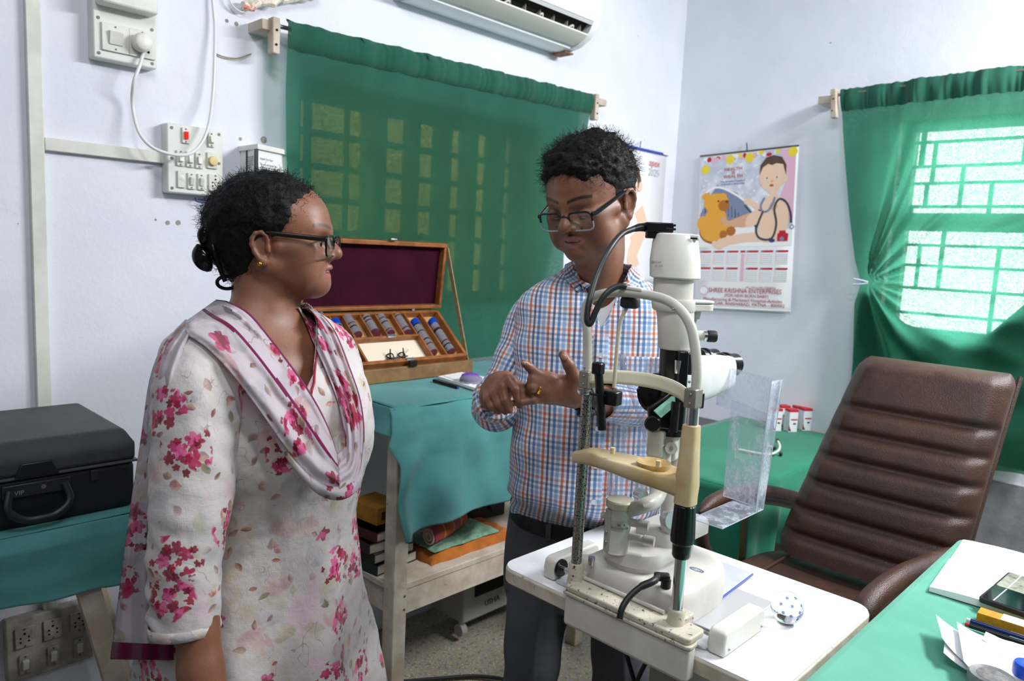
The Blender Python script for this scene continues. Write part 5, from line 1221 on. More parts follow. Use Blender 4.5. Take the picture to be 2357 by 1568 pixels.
for s_, a in (('30', -.15), ('0', .32)):
    aa = math.atan2(tc.y, tc.x)+a; n_ = V((math.cos(aa), math.sin(aa), 0)); M = plane_m(V((col.x, col.y, .9175))+n_*.0213, V((-n_.y, n_.x, 0)), (0, 0, 1))
    text(s_, 'lettering', BLK, sl, M, .006, .0001, align='CENTER')
MB().box(V((col.x, col.y, .905))+V((-.0195, .008, 0)), (.006, .012, .076), rotm('Z', -.1)).build('column_strip', mat('strip_grey', '#a8a59a', .4), sl, bevel=.001)
for z in (.885, .903): MB().sph(V((col.x-.0228, col.y+.008, z)), .003, 8).build('screw', ST, sl)
kd = V((.35, -.94, 0)).normalized()
for i, (z, L_) in enumerate(((.921, .040), (.895, .052))):
    p0 = V((col.x, col.y, z))+kd*.016; MB().cyl(p0, p0+kd*(L_-.02), .007, n=16).build('knob_stem', ENG, sl); MB().cyl(p0+kd*(L_-.022), p0+kd*(L_-.004), .0085, n=20).build('locking_knob', mat('silver_knob', '#c4c2bb', .3, .4), sl)
MB().cyl((col.x-.010, col.y+.018, .925), (col.x-.012, col.y+.028, .925), .006).build('small_knob', ENG, sl)
# cable plug on base and cord
p = V(PZ(1532, 1352, .834)); MB().cyl(p, p+V((0, 0, .013)), .0085, n=16).build('plug_socket', BLKM, sl)
MB().box(p+V((-.004, .006, .017)), (.016, .026, .012), rotm('Z', .7)).build('right_angle_plug', BLKM, sl, bevel=.003)
cd = catmull([p+V((-.006, .010, .018)), D_(1504, 1338, 1.205), D_(1474, 1352, 1.195), D_(1448, 1375, 1.185), D_(1432, 1400, 1.175), D_(1426, 1425, 1.17)], 8)
MB().tube(cd, [.0048]*6+[.0062]*10+[.0052]*(len(cd)-16), 12).build('power_lead', mat('lead_black', '#121213', .45), sl)
p = V(PZ(1361, 1300, .832)); MB().cyl(p, p+V((0, 0, .014)), .0062, n=20).build('chrome_button', CHR, sl)
# rail covers and rail
for (y0, y1, nm) in ((.497, .527, 'rail_cover'), (.845, .872, 'rail_cover')):
    x0, x1 = (1.018, 1.158); h_ = .043
    mm = MB(); mm.rings([[V((x, y, z)) for x, z in ((x0+.003, ZW+.001), (x0, ZW+.02), (x0+.004, ZW+h_-.004), (x0+.014, ZW+h_), (x1-.01, ZW+h_), (x1, ZW+h_-.01), (x1, ZW+.001))] for y in (y0, y1)])
    mm.build(nm, ENA, sl, bevel=.005, bseg=3)
for sx in (1.035, 1.145): MB().sph((sx, .4965, ZW+.012), .0022, 8).build('screw', ST, sl)
MB().cyl((1.035, .525, .790), (1.035, .847, .790), .0052, n=16).build('guide_rail', CHR, sl)
MB().lathe((1.035, .838, .790), (0, 1, 0), [(.016, 0), (.017, .002), (.017, .005), (.008, .006)], 20).build('rail_wheel', BLKM, sl)
MB().rings([[V((a, b, ZW+.001)) for a, b in rrect(1.02, 1.26, .527, .845, .01)], [V((a, b, ZW+.005)) for a, b in rrect(1.02, 1.26, .527, .845, .01)]]).build('base_plate', mat('plate_silver', '#c7c9cc', .25, .3), sl, bevel=.001)
for c4 in ([(1582, 1300), (1636, 1318)],):
    pass
OV = mat('blue_mark_ink', '#3b5896', .5)
for (px, py, zz_, rx, ry, s_) in ((1604, 1312, .8346, .0135, .0045, 'CC-CEE'), (1531, 1219, .8955, .0125, .0048, 'SCREE')):
    c = V(PZ(px, py, zz_)); ey = V((0, -1, 0)); ex = V((1, 0, 0))
    MB().tube([c+ey*(rx*math.cos(a))+ex*(ry*1.3*math.sin(a))+V((0, 0, .0004)) for a in [2*math.pi*k/30 for k in range(31)]], .0004, 5, cap=False).build('oval_mark', OV, sl)
    text(s_, 'lettering', OV, sl, plane_m(c+V((-.0025, 0, .0004)), ey, ex), .0075, .0001, align='CENTER')
# acrylic plate lying on table
ac = MB(); q = [V(PZ(a, b, ZW+.006)) for a, b in ((1645, 1290), (1733, 1324), (1648, 1388), (1575, 1350))]
ac.rings([[V((p_.x, p_.y, ZW+.0055)) for p_ in q], [V((p_.x, p_.y, ZW+.0095)) for p_ in q]])
o = ac.build('acrylic_plate', mat('white_acrylic', '#c6cbd6', .08, col2='#b9bfcc', nscale=12, spots='#8a8d94', sscale=60, sth=.66), None, bevel=.0008); tag(rebase(o, q[0]), 'clear white acrylic plate with blue inked edge beside the slit lamp base', 'plate')
e0, e1 = q[1], q[2]
o2 = MB().box((V((e0.x, e0.y, ZW+.0075))+V((e1.x, e1.y, ZW+.0075)))/2+V((0, 0, 0)), (.0014, (e1-e0).length, .0042), frame((0, 0, 1), (e1-e0).cross(V((0, 0, 1))))).build('blue_edge', mat('blue_inked_edge', '#3a50a8', .3), o, label='blue inked edge')
# illumination arm: column to tower
arm = catmull([V((col.x+.012, col.y-.003, .935)), D_(1480, 1165, 1.26), D_(1508, 1150, 1.29), D_(1520, 1115, 1.305), D_(1526, 1060, 1.31), D_(1532, 1000, 1.315)], 6)
MB().tube(arm, [.015]*8+[.0155]*(len(arm)-8), 16, flat=.85).build('illumination_arm', ENG, sl)
arm2 = catmull([D_(1560, 1250, 1.33), D_(1545, 1215, 1.325), D_(1548, 1130, 1.33), D_(1555, 1060, 1.335), D_(1562, 960, 1.34)], 6)
MB().tube(arm2, .0175, 16, flat=1.1).build('microscope_arm', ENA, sl)
MB().cyl(D_(1545, 1032, 1.30), D_(1545, 1032, 1.285), .0105, n=24).build('pivot_cap', ENG, sl); MB().cyl(D_(1545, 1032, 1.285), D_(1545, 1032, 1.282), .0035, n=12).build('screw', ST, sl)
MB().box(D_(1512, 1020, 1.305), (.026, .03, .05), rotm('Z', .2)).build('joint_block', ENG, sl, bevel=.006, bseg=3)
MB().box(D_(1545, 1020, 1.315), (.026, .026, .06), rotm('Z', .2)).build('joint_block', ENG, sl, bevel=.005, bseg=3)
kn = MB(); a0 = D_(1541, 1195, 1.31); ax = V((-.35, -.93, .1)).normalized(); fr = frame(ax)
kn.rings([[a0+ax*h_+fr @ V((.0155*(1-.05*(k % 2)*(0 < j < 3))*math.cos(2*math.pi*k/60), .0155*(1-.05*(k % 2)*(0 < j < 3))*math.sin(2*math.pi*k/60), 0)) for k in range(60)] for j, h_ in enumerate((-.008, -.007, .008, .009))]).build('knurled_knob', mat('knurled_silver', '#c2c4c7', .3, .5), sl)
kn = MB(); a0 = D_(1474, 1140, 1.34)
kn.rings([[a0+ax*h_+fr @ V((.0115*(1-.05*(k % 2))*math.cos(2*math.pi*k/48), .0115*(1-.05*(k % 2))*math.sin(2*math.pi*k/48), 0)) for k in range(48)] for j, h_ in enumerate((-.008, -.007, .008, .009))]).build('knurled_knob', mat('knurled_silver', ''), sl)
# tower
DT = 1.315
def tz(py): return PD(1555, py, DT)[2]
T0 = V(PD(1553, 740, DT)); tx, ty = T0.x, T0.y
mpp = DT/F
def ring(cx_, cy_, z, rx, ry, n=36, p=1.): return [V((cx_+rx*math.copysign(abs(math.cos(a))**p, math.cos(a)), cy_+ry*math.copysign(abs(math.sin(a))**p, math.sin(a)), z)) for a in [2*math.pi*k/n for k in range(n)]]
def shell(px0, prof, nm, m_, ang=50, asp=1., lab=None, p=1.):
    """prof: (py, left px, right px)"""
    rr = []
    for py, l, r_ in prof:
        c = V(PD((l+r_)/2, py, DT)); hw = (r_-l)/2*mpp; rr.append(ring(c.x, c.y, tz(py), hw*asp, hw, p=p))
    return MB().rings(rr).build(nm, m_, sl, ang=ang, label=lab)
shell(0, [(802, 1519, 1586), (900, 1516, 1580), (1000, 1513, 1574)], 'black_tube', BLKM)
shell(0, [(803, 1517, 1590), (798, 1515, 1594), (735, 1513, 1597), (712, 1509, 1598), (700, 1512, 1597)], 'lower_housing', ENG)
shell(0, [(716, 1505, 1598), (712, 1501, 1600), (693, 1499, 1601), (688, 1501, 1600)], 'collar', ENG)
shell(0, [(690, 1503, 1594), (640, 1505, 1596), (636, 1507, 1597)], 'neck', ENG)
shell(0, [(641, 1502, 1606), (638, 1496, 1611), (600, 1496, 1611), (560, 1502, 1607), (541, 1507, 1603), (538, 1512, 1598)], 'lamp_head', ENA, 40)
# arm of the collar extending to the right
c0 = V(PD(1560, 700, DT)); c1 = V(PD(1622, 700, DT+.01)); 
for nm, (za, zb_, kk) in (('side_arm', (714, 697, 1.)), ('side_arm_lid', (696, 689, 1.06))):
    rr = []
    for z in (za, zb_):
        q = []
        d_ = (c1-c0); d_.z = 0; d_.normalize(); nn = V((-d_.y, d_.x, 0))
        for i in range(24):
            a = math.pi*(i/23)-math.pi/2; q.append(V((c1.x, c1.y, tz(z)))+d_*(.0145*kk*math.cos(a))+nn*(.018*kk*math.sin(a)))
        q.append(V((c0.x, c0.y, tz(z)))+nn*.024*kk); q.append(V((c0.x, c0.y, tz(z)))-nn*.024*kk)
        rr.append(q)
    MB().rings(rr).build(nm, ENA, sl, bevel=.002)
MB().cyl(V((c1.x, c1.y, tz(716)))-d_*.015, V((c1.x, c1.y, tz(733)))-d_*.015, .009, .007).build('side_arm_stud', ENG, sl)
MB().cyl(V((c1.x, c1.y, tz(733)))-d_*.015, V((c1.x, c1.y, tz(760)))-d_*.015, .0025).build('side_arm_pin', ENG, sl)
MB().cyl(D_(1585, 773, DT), D_(1624, 773, DT+.005), .0095, n=20).build('lever_rod', ENG, sl); MB().cyl(D_(1620, 773, DT), D_(1629, 773, DT), .0085, n=20).build('lever_collar', CHR, sl)
MB().lathe(D_(1627, 774, DT), D_(1650, 775, DT)-D_(1627, 774, DT), [(.009, 0), (.0105, .002), (.0105, .014), (.009, .017), (.002, .0175)], 24).build('lever_knob', mat('black_rubber', ''), sl)
MB().box(D_(1597, 547, DT-.028), (.008, .018, .010), rotm('Z', .75)).build('head_tab', ENA, sl, bevel=.002)
MB().box(D_(1597, 549, DT-.036), (.003, .012, .003), rotm('Z', .75)).build('vent_slot', BLKM, sl)
rz_ = rotm('Z', -math.atan2(.715, .698))
MB().box(D_(1516, 524, DT), (.048, .030, .017), rz_).build('lamp_plug', BLKM, sl, bevel=.002); MB().box(D_(1503, 540, DT), (.024, .022, .014), rz_).build('lamp_plug_neck', BLKM, sl, bevel=.002)
for k in (0, 1): MB().box(D_(1541, 519+9*k, DT-.002), (.018, .026, .004), rz_).build('plug_rib', BLKM, sl, bevel=.001)
MB().tube([D_(1492, 523, DT-.0), D_(1470, 524, DT-.01), D_(1455, 528, DT-.02)], [.0085, .0070, .0050], 14).build('strain_relief', BLKM, sl)
lead = catmull([D_(1458, 527, DT-.02), D_(1430, 540, DT-.04), D_(1402, 575, 1.24), D_(1375, 630, 1.22), D_(1357, 690, 1.20), D_(1351, 730, 1.195), D_(1354, 745, 1.195), D_(1361, 742, 1.195), D_(1372, 715, 1.195), D_(1392, 680, 1.195), D_(1415, 662, 1.20), D_(1438, 659, 1.205), D_(1450, 668, 1.215)], 8)
MB().tube(lead, .0050, 14).build('lamp_lead', mat('lead_grey_black', '#232426', .45), sl)
fn = (C0 - np.array(T0)); fn = V((fn[0], fn[1], 0)).normalized(); sd = V((-fn.y, fn.x, 0)) 
INKK = mat('grey_ink', '#8b8a84', .6)
def facetext(s_, px, py, size, m_, rad):
    c = V(PD(px, py, DT)); dirv = V((c.x-tx, c.y-ty, 0)); lat = dirv.dot(sd); lat = max(-rad*.9, min(rad*.9, lat)); n_ = (fn*math.sqrt(rad*rad-lat*lat)+sd*lat).normalized()
    M = plane_m(V((tx, ty, c.z))+n_*(rad+.0006), V((-n_.y, n_.x, 0)), (0, 0, 1)); return text(s_, 'lettering', m_, sl, M, size, .0001, align='CENTER')
facetext('220V 12V 30W', 1512, 606, .0058, INKK, .0445); facetext('3A  10W', 1518, 614, .0058, INKK, .0445)
n_ = (fn*.62 - sd*.78 if False else fn*.62 + (-sd)*.78).normalized()
for sg in (1,):
    q = V(PD(1510, 660, DT)); dv_ = V((q.x-tx, q.y-ty, 0)); lat = dv_.dot(sd); rad = .0350; lat = max(-rad*.93, min(rad*.93, lat)); n_ = (fn*math.sqrt(rad*rad-lat*lat)+sd*lat).normalized()
    MB().lathe(V((tx, ty, q.z))+n_*(rad-.001), n_, [(.0066, 0), (.0066, .0016)], 24).build('round_mark', mat('blue_badge', '#20408f', .4), sl)
    text('A', 'lettering', mat('badge_white', '#f0f2f6', .5), sl, plane_m(V((tx, ty, q.z-.003))+n_*(rad+.0008), V((-n_.y, n_.x, 0)), (0, 0, 1)), .009, .0001, align='CENTER')
# small parts in front of the tower
MB().lathe(D_(1584, 812, DT-.03), (0, 0, 1), [(.0155, 0), (.0160, .001), (.0160, .003), (.012, .004)], 24).build('aperture_dial', CHR, sl)
MB().cyl(D_(1583, 815, DT-.03), D_(1578, 862, DT-.03), .0115, n=20).build('aperture_drum', BLKM, sl)
MB().box(D_(1566, 900, DT-.032), (.018, .018, .14), rz_).build('prism_holder', BLKM, sl, bevel=.003)
MB().cyl(D_(1561, 830, DT-.045), D_(1558, 860, DT-.045), .006, .004).build('pointer', CHR, sl)
MB().cyl(D_(1556, 925, DT-.045), D_(1549, 995, DT-.045), .0078, n=16).build('black_rod', BLKM, sl)
MB().lathe(D_(1516, 905, DT+.015), fn, [(.036, 0), (.0375, .003), (.0375, .010), (.032, .012), (.030, .010), (.005, .010)], 40).build('magnification_wheel', BLKM, sl)
MB().lathe(D_(1578, 912, DT+.03), fn, [(.030, 0), (.031, .003), (.031, .010), (.026, .012), (.024, .008), (.004, .008)], 36).build('magnification_wheel', BLKM, sl)
kk = MB(); a0 = D_(1484, 898, DT+.01); fr = frame(fn)
kk.rings([[a0+fn*h_+fr @ V(((.012+.002*math.cos(6*2*math.pi*k/48))*math.cos(2*math.pi*k/48), (.012+.002*math.cos(6*2*math.pi*k/48))*math.sin(2*math.pi*k/48), 0)) for k in range(48)] for h_ in (-.006, .012)]).build('fluted_knob', BLKM, sl)
mp = [D_(1505, 945, DT-.05), D_(1546, 912, DT-.03), D_(1566, 915, DT-.03), D_(1560, 930, DT-.04), D_(1522, 962, DT-.05)]
MB().rings([[p_ for p_ in mp], [p_+V((.004, .004, -.002)) for p_ in mp]]).build('tilted_mirror', mat('teal_mirror', '#86c2ae', .2), sl, label='teal tinted tilted mirror')
bl_ = [D_(1492, 940, DT-.03), D_(1560, 890, DT-.02), D_(1570, 960, DT-.02), D_(1540, 990, DT-.03), D_(1495, 985, DT-.035)]
MB().rings([bl_, [p_+V((.025, .02, 0)) for p_ in bl_]]).build('mirror_holder', BLKM, sl, bevel=.003)
MB().lathe(D_(1503, 975, DT-.04), fn, [(.014, 0), (.0145, .004), (.012, .007), (.001, .007)], 24).build('side_knob', BLKM, sl)
# microscope body with eyepieces
mh = []
for px, py, dd, hy, hz in ((1545, 885, 1.33, .030, .035), (1585, 876, 1.36, .034, .040), (1615, 868, 1.39, .034, .0400), (1640, 862, 1.42, .032, .036), (1662, 856, 1.45, .030, .034)):
    c = D_(px, py, dd); mh.append([V((c.x, c.y, c.z)) + V((0, 1, 0))*hy*math.copysign(abs(math.cos(a))**.6, math.cos(a)) + V((0, 0, 1))*hz*math.copysign(abs(math.sin(a))**.6, math.sin(a)) for a in [2*math.pi*k/32 for k in range(32)]])
MB().rings(mh).build('microscope_housing', mat('microscope_white', '#e9ebec', .3, col2='#d9dad8', nscale=15), sl, ang=50)
for px, py, dd, k in ((1655, 838, 1.44, 0), (1608, 828, 1.47, 1)):
    a0 = D_(px, py, dd); e = V((.97, -.18, -.08)) if k == 0 else V((.97, -.18, -.05)); e.normalize()
    MB().lathe(a0, e, [(.021, 0), (.021, .012), (.0235, .014), (.0235, .020), (.0205, .022), (.0215, .034), (.0225, .046), (.019, .050), (.014, .047), (.002, .046)], 36).build('eyepiece', mat('eyepiece_black', '#141518', .25), sl)
MB().box(D_(1606, 920, 1.35), (.02, .02, .03), rz_).build('eyepiece_bracket', BLKM, sl, bevel=.003)
MB().cyl(D_(1585, 900, 1.33), D_(1580, 1000, 1.33), .02).build('microscope_post', ENA, sl)
# clear shield around the microscope
def shield_mat():
    t = NT('scratched_clear_plastic'); oc = t.objc(); x, y, z = t.sep(oc)
    sm = t.noise(t.comb(x*26., y*26., z*9.), 1., 7., .72); fi = t.noise(oc, 160., 3., .6)
    haze = t.ss(sm, .44, .60)*(t.ss(fi, .3, .7)*.7+.3)*.5+.12
    d = t.n('ShaderNodeBsdfDiffuse', {'Color': (.62, .65, .72, 1)}).outputs[0]; g = t.n('ShaderNodeBsdfGlossy', {'Color': (1, 1, 1, 1), 'Roughness': .08}).outputs[0]
    tr = t.n('ShaderNodeBsdfTransparent', {'Color': (.96, .97, 1, 1)}).outputs[0]
    fr_ = Ex(t, t.n('ShaderNodeFresnel', {'IOR': 1.3}).outputs[0])*(1-Ex(t, t.n('ShaderNodeNewGeometry').outputs['Backfacing']))
    a = t.n('ShaderNodeMixShader', {0: fr_, 1: tr, 2: g}).outputs[0]
    return t.end(t.n('ShaderNodeMixShader', {0: haze, 1: a, 2: d}).outputs[0])
SHM = shield_mat(); SEAM = mat('plastic_fold_edge', '#dfe4f2', .15, trans=.5)
sh = thing('breath_shield', 'scratched clear plastic breath shield hanging behind the slit lamp', 'shield', (1.25, .65, .92))
zb_ = .922
pn, pr, pl0 = V(PZ(1672, 1222, zb_)), V(PZ(1746, 1170, zb_)), V(PZ(1597, 1195, zb_))
pb = V((pr.x, pl0.y+.01, zb_))
x0s, x1s = (pn.x+pl0.x)/2, pr.x; y0s = (pn.y+pr.y)/2; y1s = pl0.y+.005
zt_ = PX(1778, 872, x1s)[2]; zm_ = PX(1765, 955, x1s)[2]
def panel(c4, nm): 
    q = [V(p_) for p_ in c4]; m = MB(); m.grid(lambda s, t: (q[0].lerp(q[1], s)).lerp(q[3].lerp(q[2], s), t)+V((.0015*hn(s*3, t*3), .0015*hn(s*3, t*3, 7), 0)), 8, 8)
    return m.build(nm, SHM, sh, ang=180, solid=.0008)
panel([(x0s, y0s, zb_), (x1s, y0s, zb_), (x1s, y1s, zb_), (x0s, y1s, zb_)], 'bottom_panel')
panel([(x1s, y0s, zb_), (x1s, y1s+.02, zb_+.004), (x1s, y1s+.02, zm_+.02), (x1s, y0s-.006, zm_)], 'back_panel')
panel([(x1s-.03, y0s, zb_), (x1s, y0s-.0, zb_), (x1s+.01, y0s-.01, zt_), (x1s-.03, y0s-.006, zt_)], 'side_panel')
panel([(x1s-.002, y0s-.006, zm_-.02), (x1s-.002, y1s+.05, zm_-.0), (x1s-.002, y1s+.05, zt_+.01), (x1s-.002, y0s-.012, zt_)], 'upper_panel')
xl_s = 1.20
A_ = [PX(1420, 815, xl_s), PX(1535, 828, xl_s), PX(1530, 1130, xl_s), PX(1396, 1140, xl_s)]; panel(A_, 'left_panel')
B_ = [PX(1425, 830, xl_s-.03), PX(1440, 830, xl_s-.0), PX(1525, 1120, xl_s-.0), PX(1500, 1120, xl_s-.02)]; panel([PX(1420, 815, xl_s-.002), PX(1432, 815, xl_s-.03), PX(1530, 1105, xl_s-.03), PX(1516, 1118, xl_s-.002)], 'folded_flap')
for a, b in (((x0s, y0s, zb_), (x0s, y1s, zb_)), ((x0s, y0s, zb_), (x1s, y0s, zb_)), ((x1s, y0s, zb_), (x1s, y1s+.02, zb_+.004)), ((x1s, y0s, zb_), (x1s+.01, y0s-.01, zt_)), ((x1s-.03, y0s, zb_), (x1s-.03, y0s-.006, zt_)), ((x1s, y0s-.006, zm_), (x1s, y1s+.02, zm_+.015))):
    MB().tube([a, b], .0008, 6).build('folded_edge', SEAM, sh)
# cables below the table
for lab_, pts in (('left black cable hanging under the front edge of the white table', [(1440, 1500), (1460, 1568), (1480, 1620)]), ('right black cable hanging under the front edge of the white table', [(1490, 1520), (1470, 1560), (1440, 1640)])):
    o = MB().tube(catmull([V(PX(a, b, 1.06)) for a, b in pts], 6), .004, 8).build('hanging_cable', mat('cable_black', ''), None)
    tag(rebase(o, PX(*pts[0], 1.06)), lab_, 'cable', 'cables under the white table')
# ------------------------------------------------------------ implicit surfaces for bodies
def axis(*segs):
    out = []
    for a, b, st in segs: out.append(np.arange(a, b-1e-9, st))
    return np.concatenate(out + [np.array([segs[-1][1]])]).astype(np.float32)
class Field:
    def __init__(s, xs, ys, zs): s.ax = (xs, ys, zs); s.d = np.full((len(xs), len(ys), len(zs)), .05, np.float32)
    def _sub(s, c, r):
        sl_ = []
        for k in range(3):
            a = np.searchsorted(s.ax[k], c[k]-r); b = np.searchsorted(s.ax[k], c[k]+r)
            if b <= a: return None, None
            sl_.append(slice(a, b))
        g = np.meshgrid(*[s.ax[k][sl_[k]] for k in range(3)], indexing='ij'); return tuple(sl_), g
    def op(s, pr, k=.01, sub=False):
        c, r, fn = pr; sl_, g = s._sub(c, r+k+.012)
        if sl_ is None: return
        e = fn(*g); d = s.d[sl_]
        if sub: e = -e; h = np.clip(.5-.5*(e-d)/k*-1*-1, 0, 1) if False else np.clip(.5+.5*(e-d)/k, 0, 1); s.d[sl_] = d+(e-d)*h + k*h*(1-h)
        else: h = np.clip(.5+.5*(e-d)/k, 0, 1); s.d[sl_] = e+(d-e)*h - k*h*(1-h)
    def mesh(s):
        d = s.d; nx, ny, nz = d.shape; ng = d < 0
        c = np.zeros((nx-1, ny-1, nz-1), np.uint8)
        for i in (0, 1):
            for j in (0, 1):
                for k in (0, 1): c += ng[i:nx-1+i, j:ny-1+j, k:nz-1+k]
        I, J, K = np.nonzero((c > 0) & (c < 8)); n = len(I)
        idx = np.full(c.shape, -1, np.int32); idx[I, J, K] = np.arange(n)
        P = np.zeros((n, 3)); Wt = np.zeros(n)
        X = [s.ax[q].astype(np.float64) for q in range(3)]
        cr = [(i, j, k) for i in (0, 1) for j in (0, 1) for k in (0, 1)]
        for a in cr:
            for q in range(3):
                if a[q]: continue
                b = list(a); b[q] = 1
                da = d[I+a[0], J+a[1], K+a[2]].astype(np.float64); db = d[I+b[0], J+b[1], K+b[2]]
                m = (da < 0) != (db < 0); t = np.where(m, da/np.where(m, da-db, 1), 0)
                pa = np.stack([X[0][I+a[0]], X[1][J+a[1]], X[2][K+a[2]]], 1); pb = np.stack([X[0][I+b[0]], X[1][J+b[1]], X[2][K+b[2]]], 1)
                P += (pa+(pb-pa)*t[:, None])*m[:, None]; Wt += m
        P /= Wt[:, None]
        F_ = []
        for q in range(3):
            u, v_ = [(1, 2), (2, 0), (0, 1)][q]
            sa = [slice(None)]*3; sb = [slice(None)]*3; sa[q] = slice(0, -1); sb[q] = slice(1, None)
            A = ng[tuple(sa)]; B = ng[tuple(sb)]; e = A != B
            ed = np.array(np.nonzero(e)); ok = (ed[u] > 0) & (ed[v_] > 0) & (ed[u] < d.shape[u]-1) & (ed[v_] < d.shape[v_]-1); ed = ed[:, ok]
            pos = A[tuple(ed)]
            def cell(du, dv): w = ed.copy(); w[u] -= du; w[v_] -= dv; return idx[tuple(w)]
            f = np.stack([cell(1, 1), cell(0, 1), cell(0, 0), cell(1, 0)], 1); f[~pos] = f[~pos][:, ::-1]; F_.append(f)
        F_ = np.concatenate(F_); F_ = F_[(F_ >= 0).all(1)]; return P, F_
def p_ell(c, r, M=None):
    c = np.asarray(c, float); r = np.asarray(r, float); Mi = None if M is None else np.asarray(M, float).T
    def fn(x, y, z):
        q = [x-c[0], y-c[1], z-c[2]]
        if Mi is not None: q = [Mi[i, 0]*q[0]+Mi[i, 1]*q[1]+Mi[i, 2]*q[2] for i in range(3)]
        k0 = np.sqrt((q[0]/r[0])**2+(q[1]/r[1])**2+(q[2]/r[2])**2); k1 = np.sqrt((q[0]/r[0]**2)**2+(q[1]/r[1]**2)**2+(q[2]/r[2]**2)**2)
        return k0*(k0-1)/np.maximum(k1, 1e-6)
    return c, float(max(r)), fn
def p_cone(a, b, r0, r1):
    a = np.asarray(a, float); b = np.asarray(b, float); ab = b-a; L2 = float(ab@ab)+1e-12
    def fn(x, y, z):
        t = np.clip(((x-a[0])*ab[0]+(y-a[1])*ab[1]+(z-a[2])*ab[2])/L2, 0, 1)
        return np.sqrt((x-a[0]-t*ab[0])**2+(y-a[1]-t*ab[1])**2+(z-a[2]-t*ab[2])**2) - (r0+(r1-r0)*t)
    return (a+b)/2, float(math.sqrt(L2)/2+max(r0, r1)), fn
class Loc:
    """primitives in a local frame (columns of M are the axes)"""
    def __init__(s, F_, O, M, sc=1.): s.F, s.O, s.M, s.sc = F_, np.asarray(O, float), np.asarray(M, float), sc
    def w(s, p): return s.O + s.M @ (np.asarray(p, float)*s.sc)
    def ell(s, c, r, k=.01, sub=False, rot=None):
        s.F.op(p_ell(s.w(c), np.asarray(r)*s.sc, s.M if rot is None else s.M @ np.asarray(rot)), k, sub)
    def cone(s, a, b, r0, r1=None, k=.01, sub=False): s.F.op(p_cone(s.w(a), s.w(b), r0*s.sc, (r0 if r1 is None else r1)*s.sc), k, sub)
    def chain(s, pts, rs, k=.008):
        for i in range(len(pts)-1): s.cone(pts[i], pts[i+1], rs[i], rs[i+1], k)
def sculpt_head(L, male=False, lid=.5):
    e = L.ell; c = L.cone
    jw = 1.12 if male else 1.0
    e((-.020, 0, .045), (.094, .074, .088), .01); e((.035, 0, .050), (.058, .062, .060), .03)
    e((.040, 0, -.010), (.050, .056, .070), .03)
    for s in (1, -1):
        c((.066, s*.010, -.061), (.000, s*.054*jw, -.030), .020, .017, .030)
        e((.058, s*.040, -.012), (.026, .024, .026), .02)          # cheek
        e((.050, s*.044*jw, -.040), (.026, .018 if male else .016, .028), .02)
        c((.086, s*.010, .036), (.070, s*.040, .038), .009, .009, .014)  # brow
        c((.070, s*.046, .006), (.02, s*.064, .004), .010, .010, .016)   # cheek bone
    e((.070, 0, -.063), (.021, .022, .018), .014)                    # chin
    e((.069, 0, -.034), (.018, .030, .024), .016)                    # muzzle
    for s in (1, -1): e((.098, s*.032, .014), (.018, .018, .0125), .012, True)
    # eyeball lids
    for s in (1, -1):
        L.F.op(p_ell(L.w((.0735, s*.0315, .012)), np.array((.0148, .0165, .0138))*L.sc, L.M), .004)
        z0 = .012+(-.002 if lid > .4 else -.0055); e((.0885, s*.0315, z0), (.0085, .0125, .0048*lid*1.3), .0025, True)
    # nose
    c((.086, 0, .026), (.1025, 0, .0), .0085, .0105, .012); e((.1060, 0, -.0065), (.0108, .0112, .0098), .010)
    for s in (1, -1):
        e((.0925, s*.0150, -.0110), (.0118, .0082, .0086), .008); e((.1005, s*.0070, -.0175), (.0052, .0036, .0040), .003, True)
        c((.086, s*.022, -.012), (.070, s*.034, -.038), .0011, .0010, .007, True)      # smile fold
    # lips and mouth
    for s in (1, -1):
        c((.0920, s*.002, -.0315), (.0735, s*.0245, -.0385), .0068, .0030, .004); c((.0865, s*.000, -.0485), (.0725, s*.0235, -.0410), .0078, .0030, .004)
    e((.0915, 0, -.0392), (.015, .0190, .0030 if not male else .0022), .002, True)
    c((.0905, 0, -.022), (.0910, 0, -.027), .0020, .0018, .004, True)
    c((.0815, -.010, -.0550), (.0815, .010, -.0550), .003, .003, .008, True)
    # ears
    for s in (1, -1):
        R_ = np.array(rotm('Z', s*-.38) @ rotm('Y', -.16)); o = (-.010, s*.073, .004)
        e(o, (.016, .0060, .028), .003, False, R_)
        rim = [(.000, s*.077, .000), (.003, s*.078, .014), (.001, s*.080, .023), (-.007, s*.083, .029), (-.016, s*.085, .027), (-.022, s*.086, .018), (-.023, s*.085, .007), (-.019, s*.082, -.006), (-.012, s*.079, -.017), (-.006, s*.077, -.023)]
        L.chain(rim, [.0034, .0034, .0035, .0036, .0037, .0037, .0037, .0038, .0042, .0048], .003)
        e((-.006, s*.077, -.022), (.0078, .0050, .0085), .004)
        e((-.005, s*.083, -.002), (.0062, .0045, .0075), .003, True); e((-.010, s*.087, .014), (.0050, .0026, .0080), .003, True)
        c((.004, s*.077, -.004), (.004, s*.077, .004), .0036, .0036, .003)
def paint(P, L, items):
    """skin colour differences: lips, brows. returns weights per item"""
    q = (P - L.O) @ L.M / L.sc; out = np.zeros((len(P), 3))
    for ch, fn in items: out[:, ch] = np.maximum(out[:, ch], fn(q[:, 0], q[:, 1], q[:, 2]))
    return out
def sstep(x, a, b): t = np.clip((x-a)/(b-a), 0, 1); return t*t*(3-2*t)
def lips_w(x, y, z):
    m = ((np.abs(y)/.026)**2 + ((z+.0385)/(.0125))**2); return (1-sstep(m, .75, 1.15))*(x > .06)
def brow_w(x, y, z):
    yy = np.abs(y); zc = .0395+.006*np.sin(np.clip((yy-.008)/.045, 0, 1)*2.4); return (1-sstep(np.abs(z-zc), .002, .0045))*(yy > .010)*(yy < .052)*(x > .03)
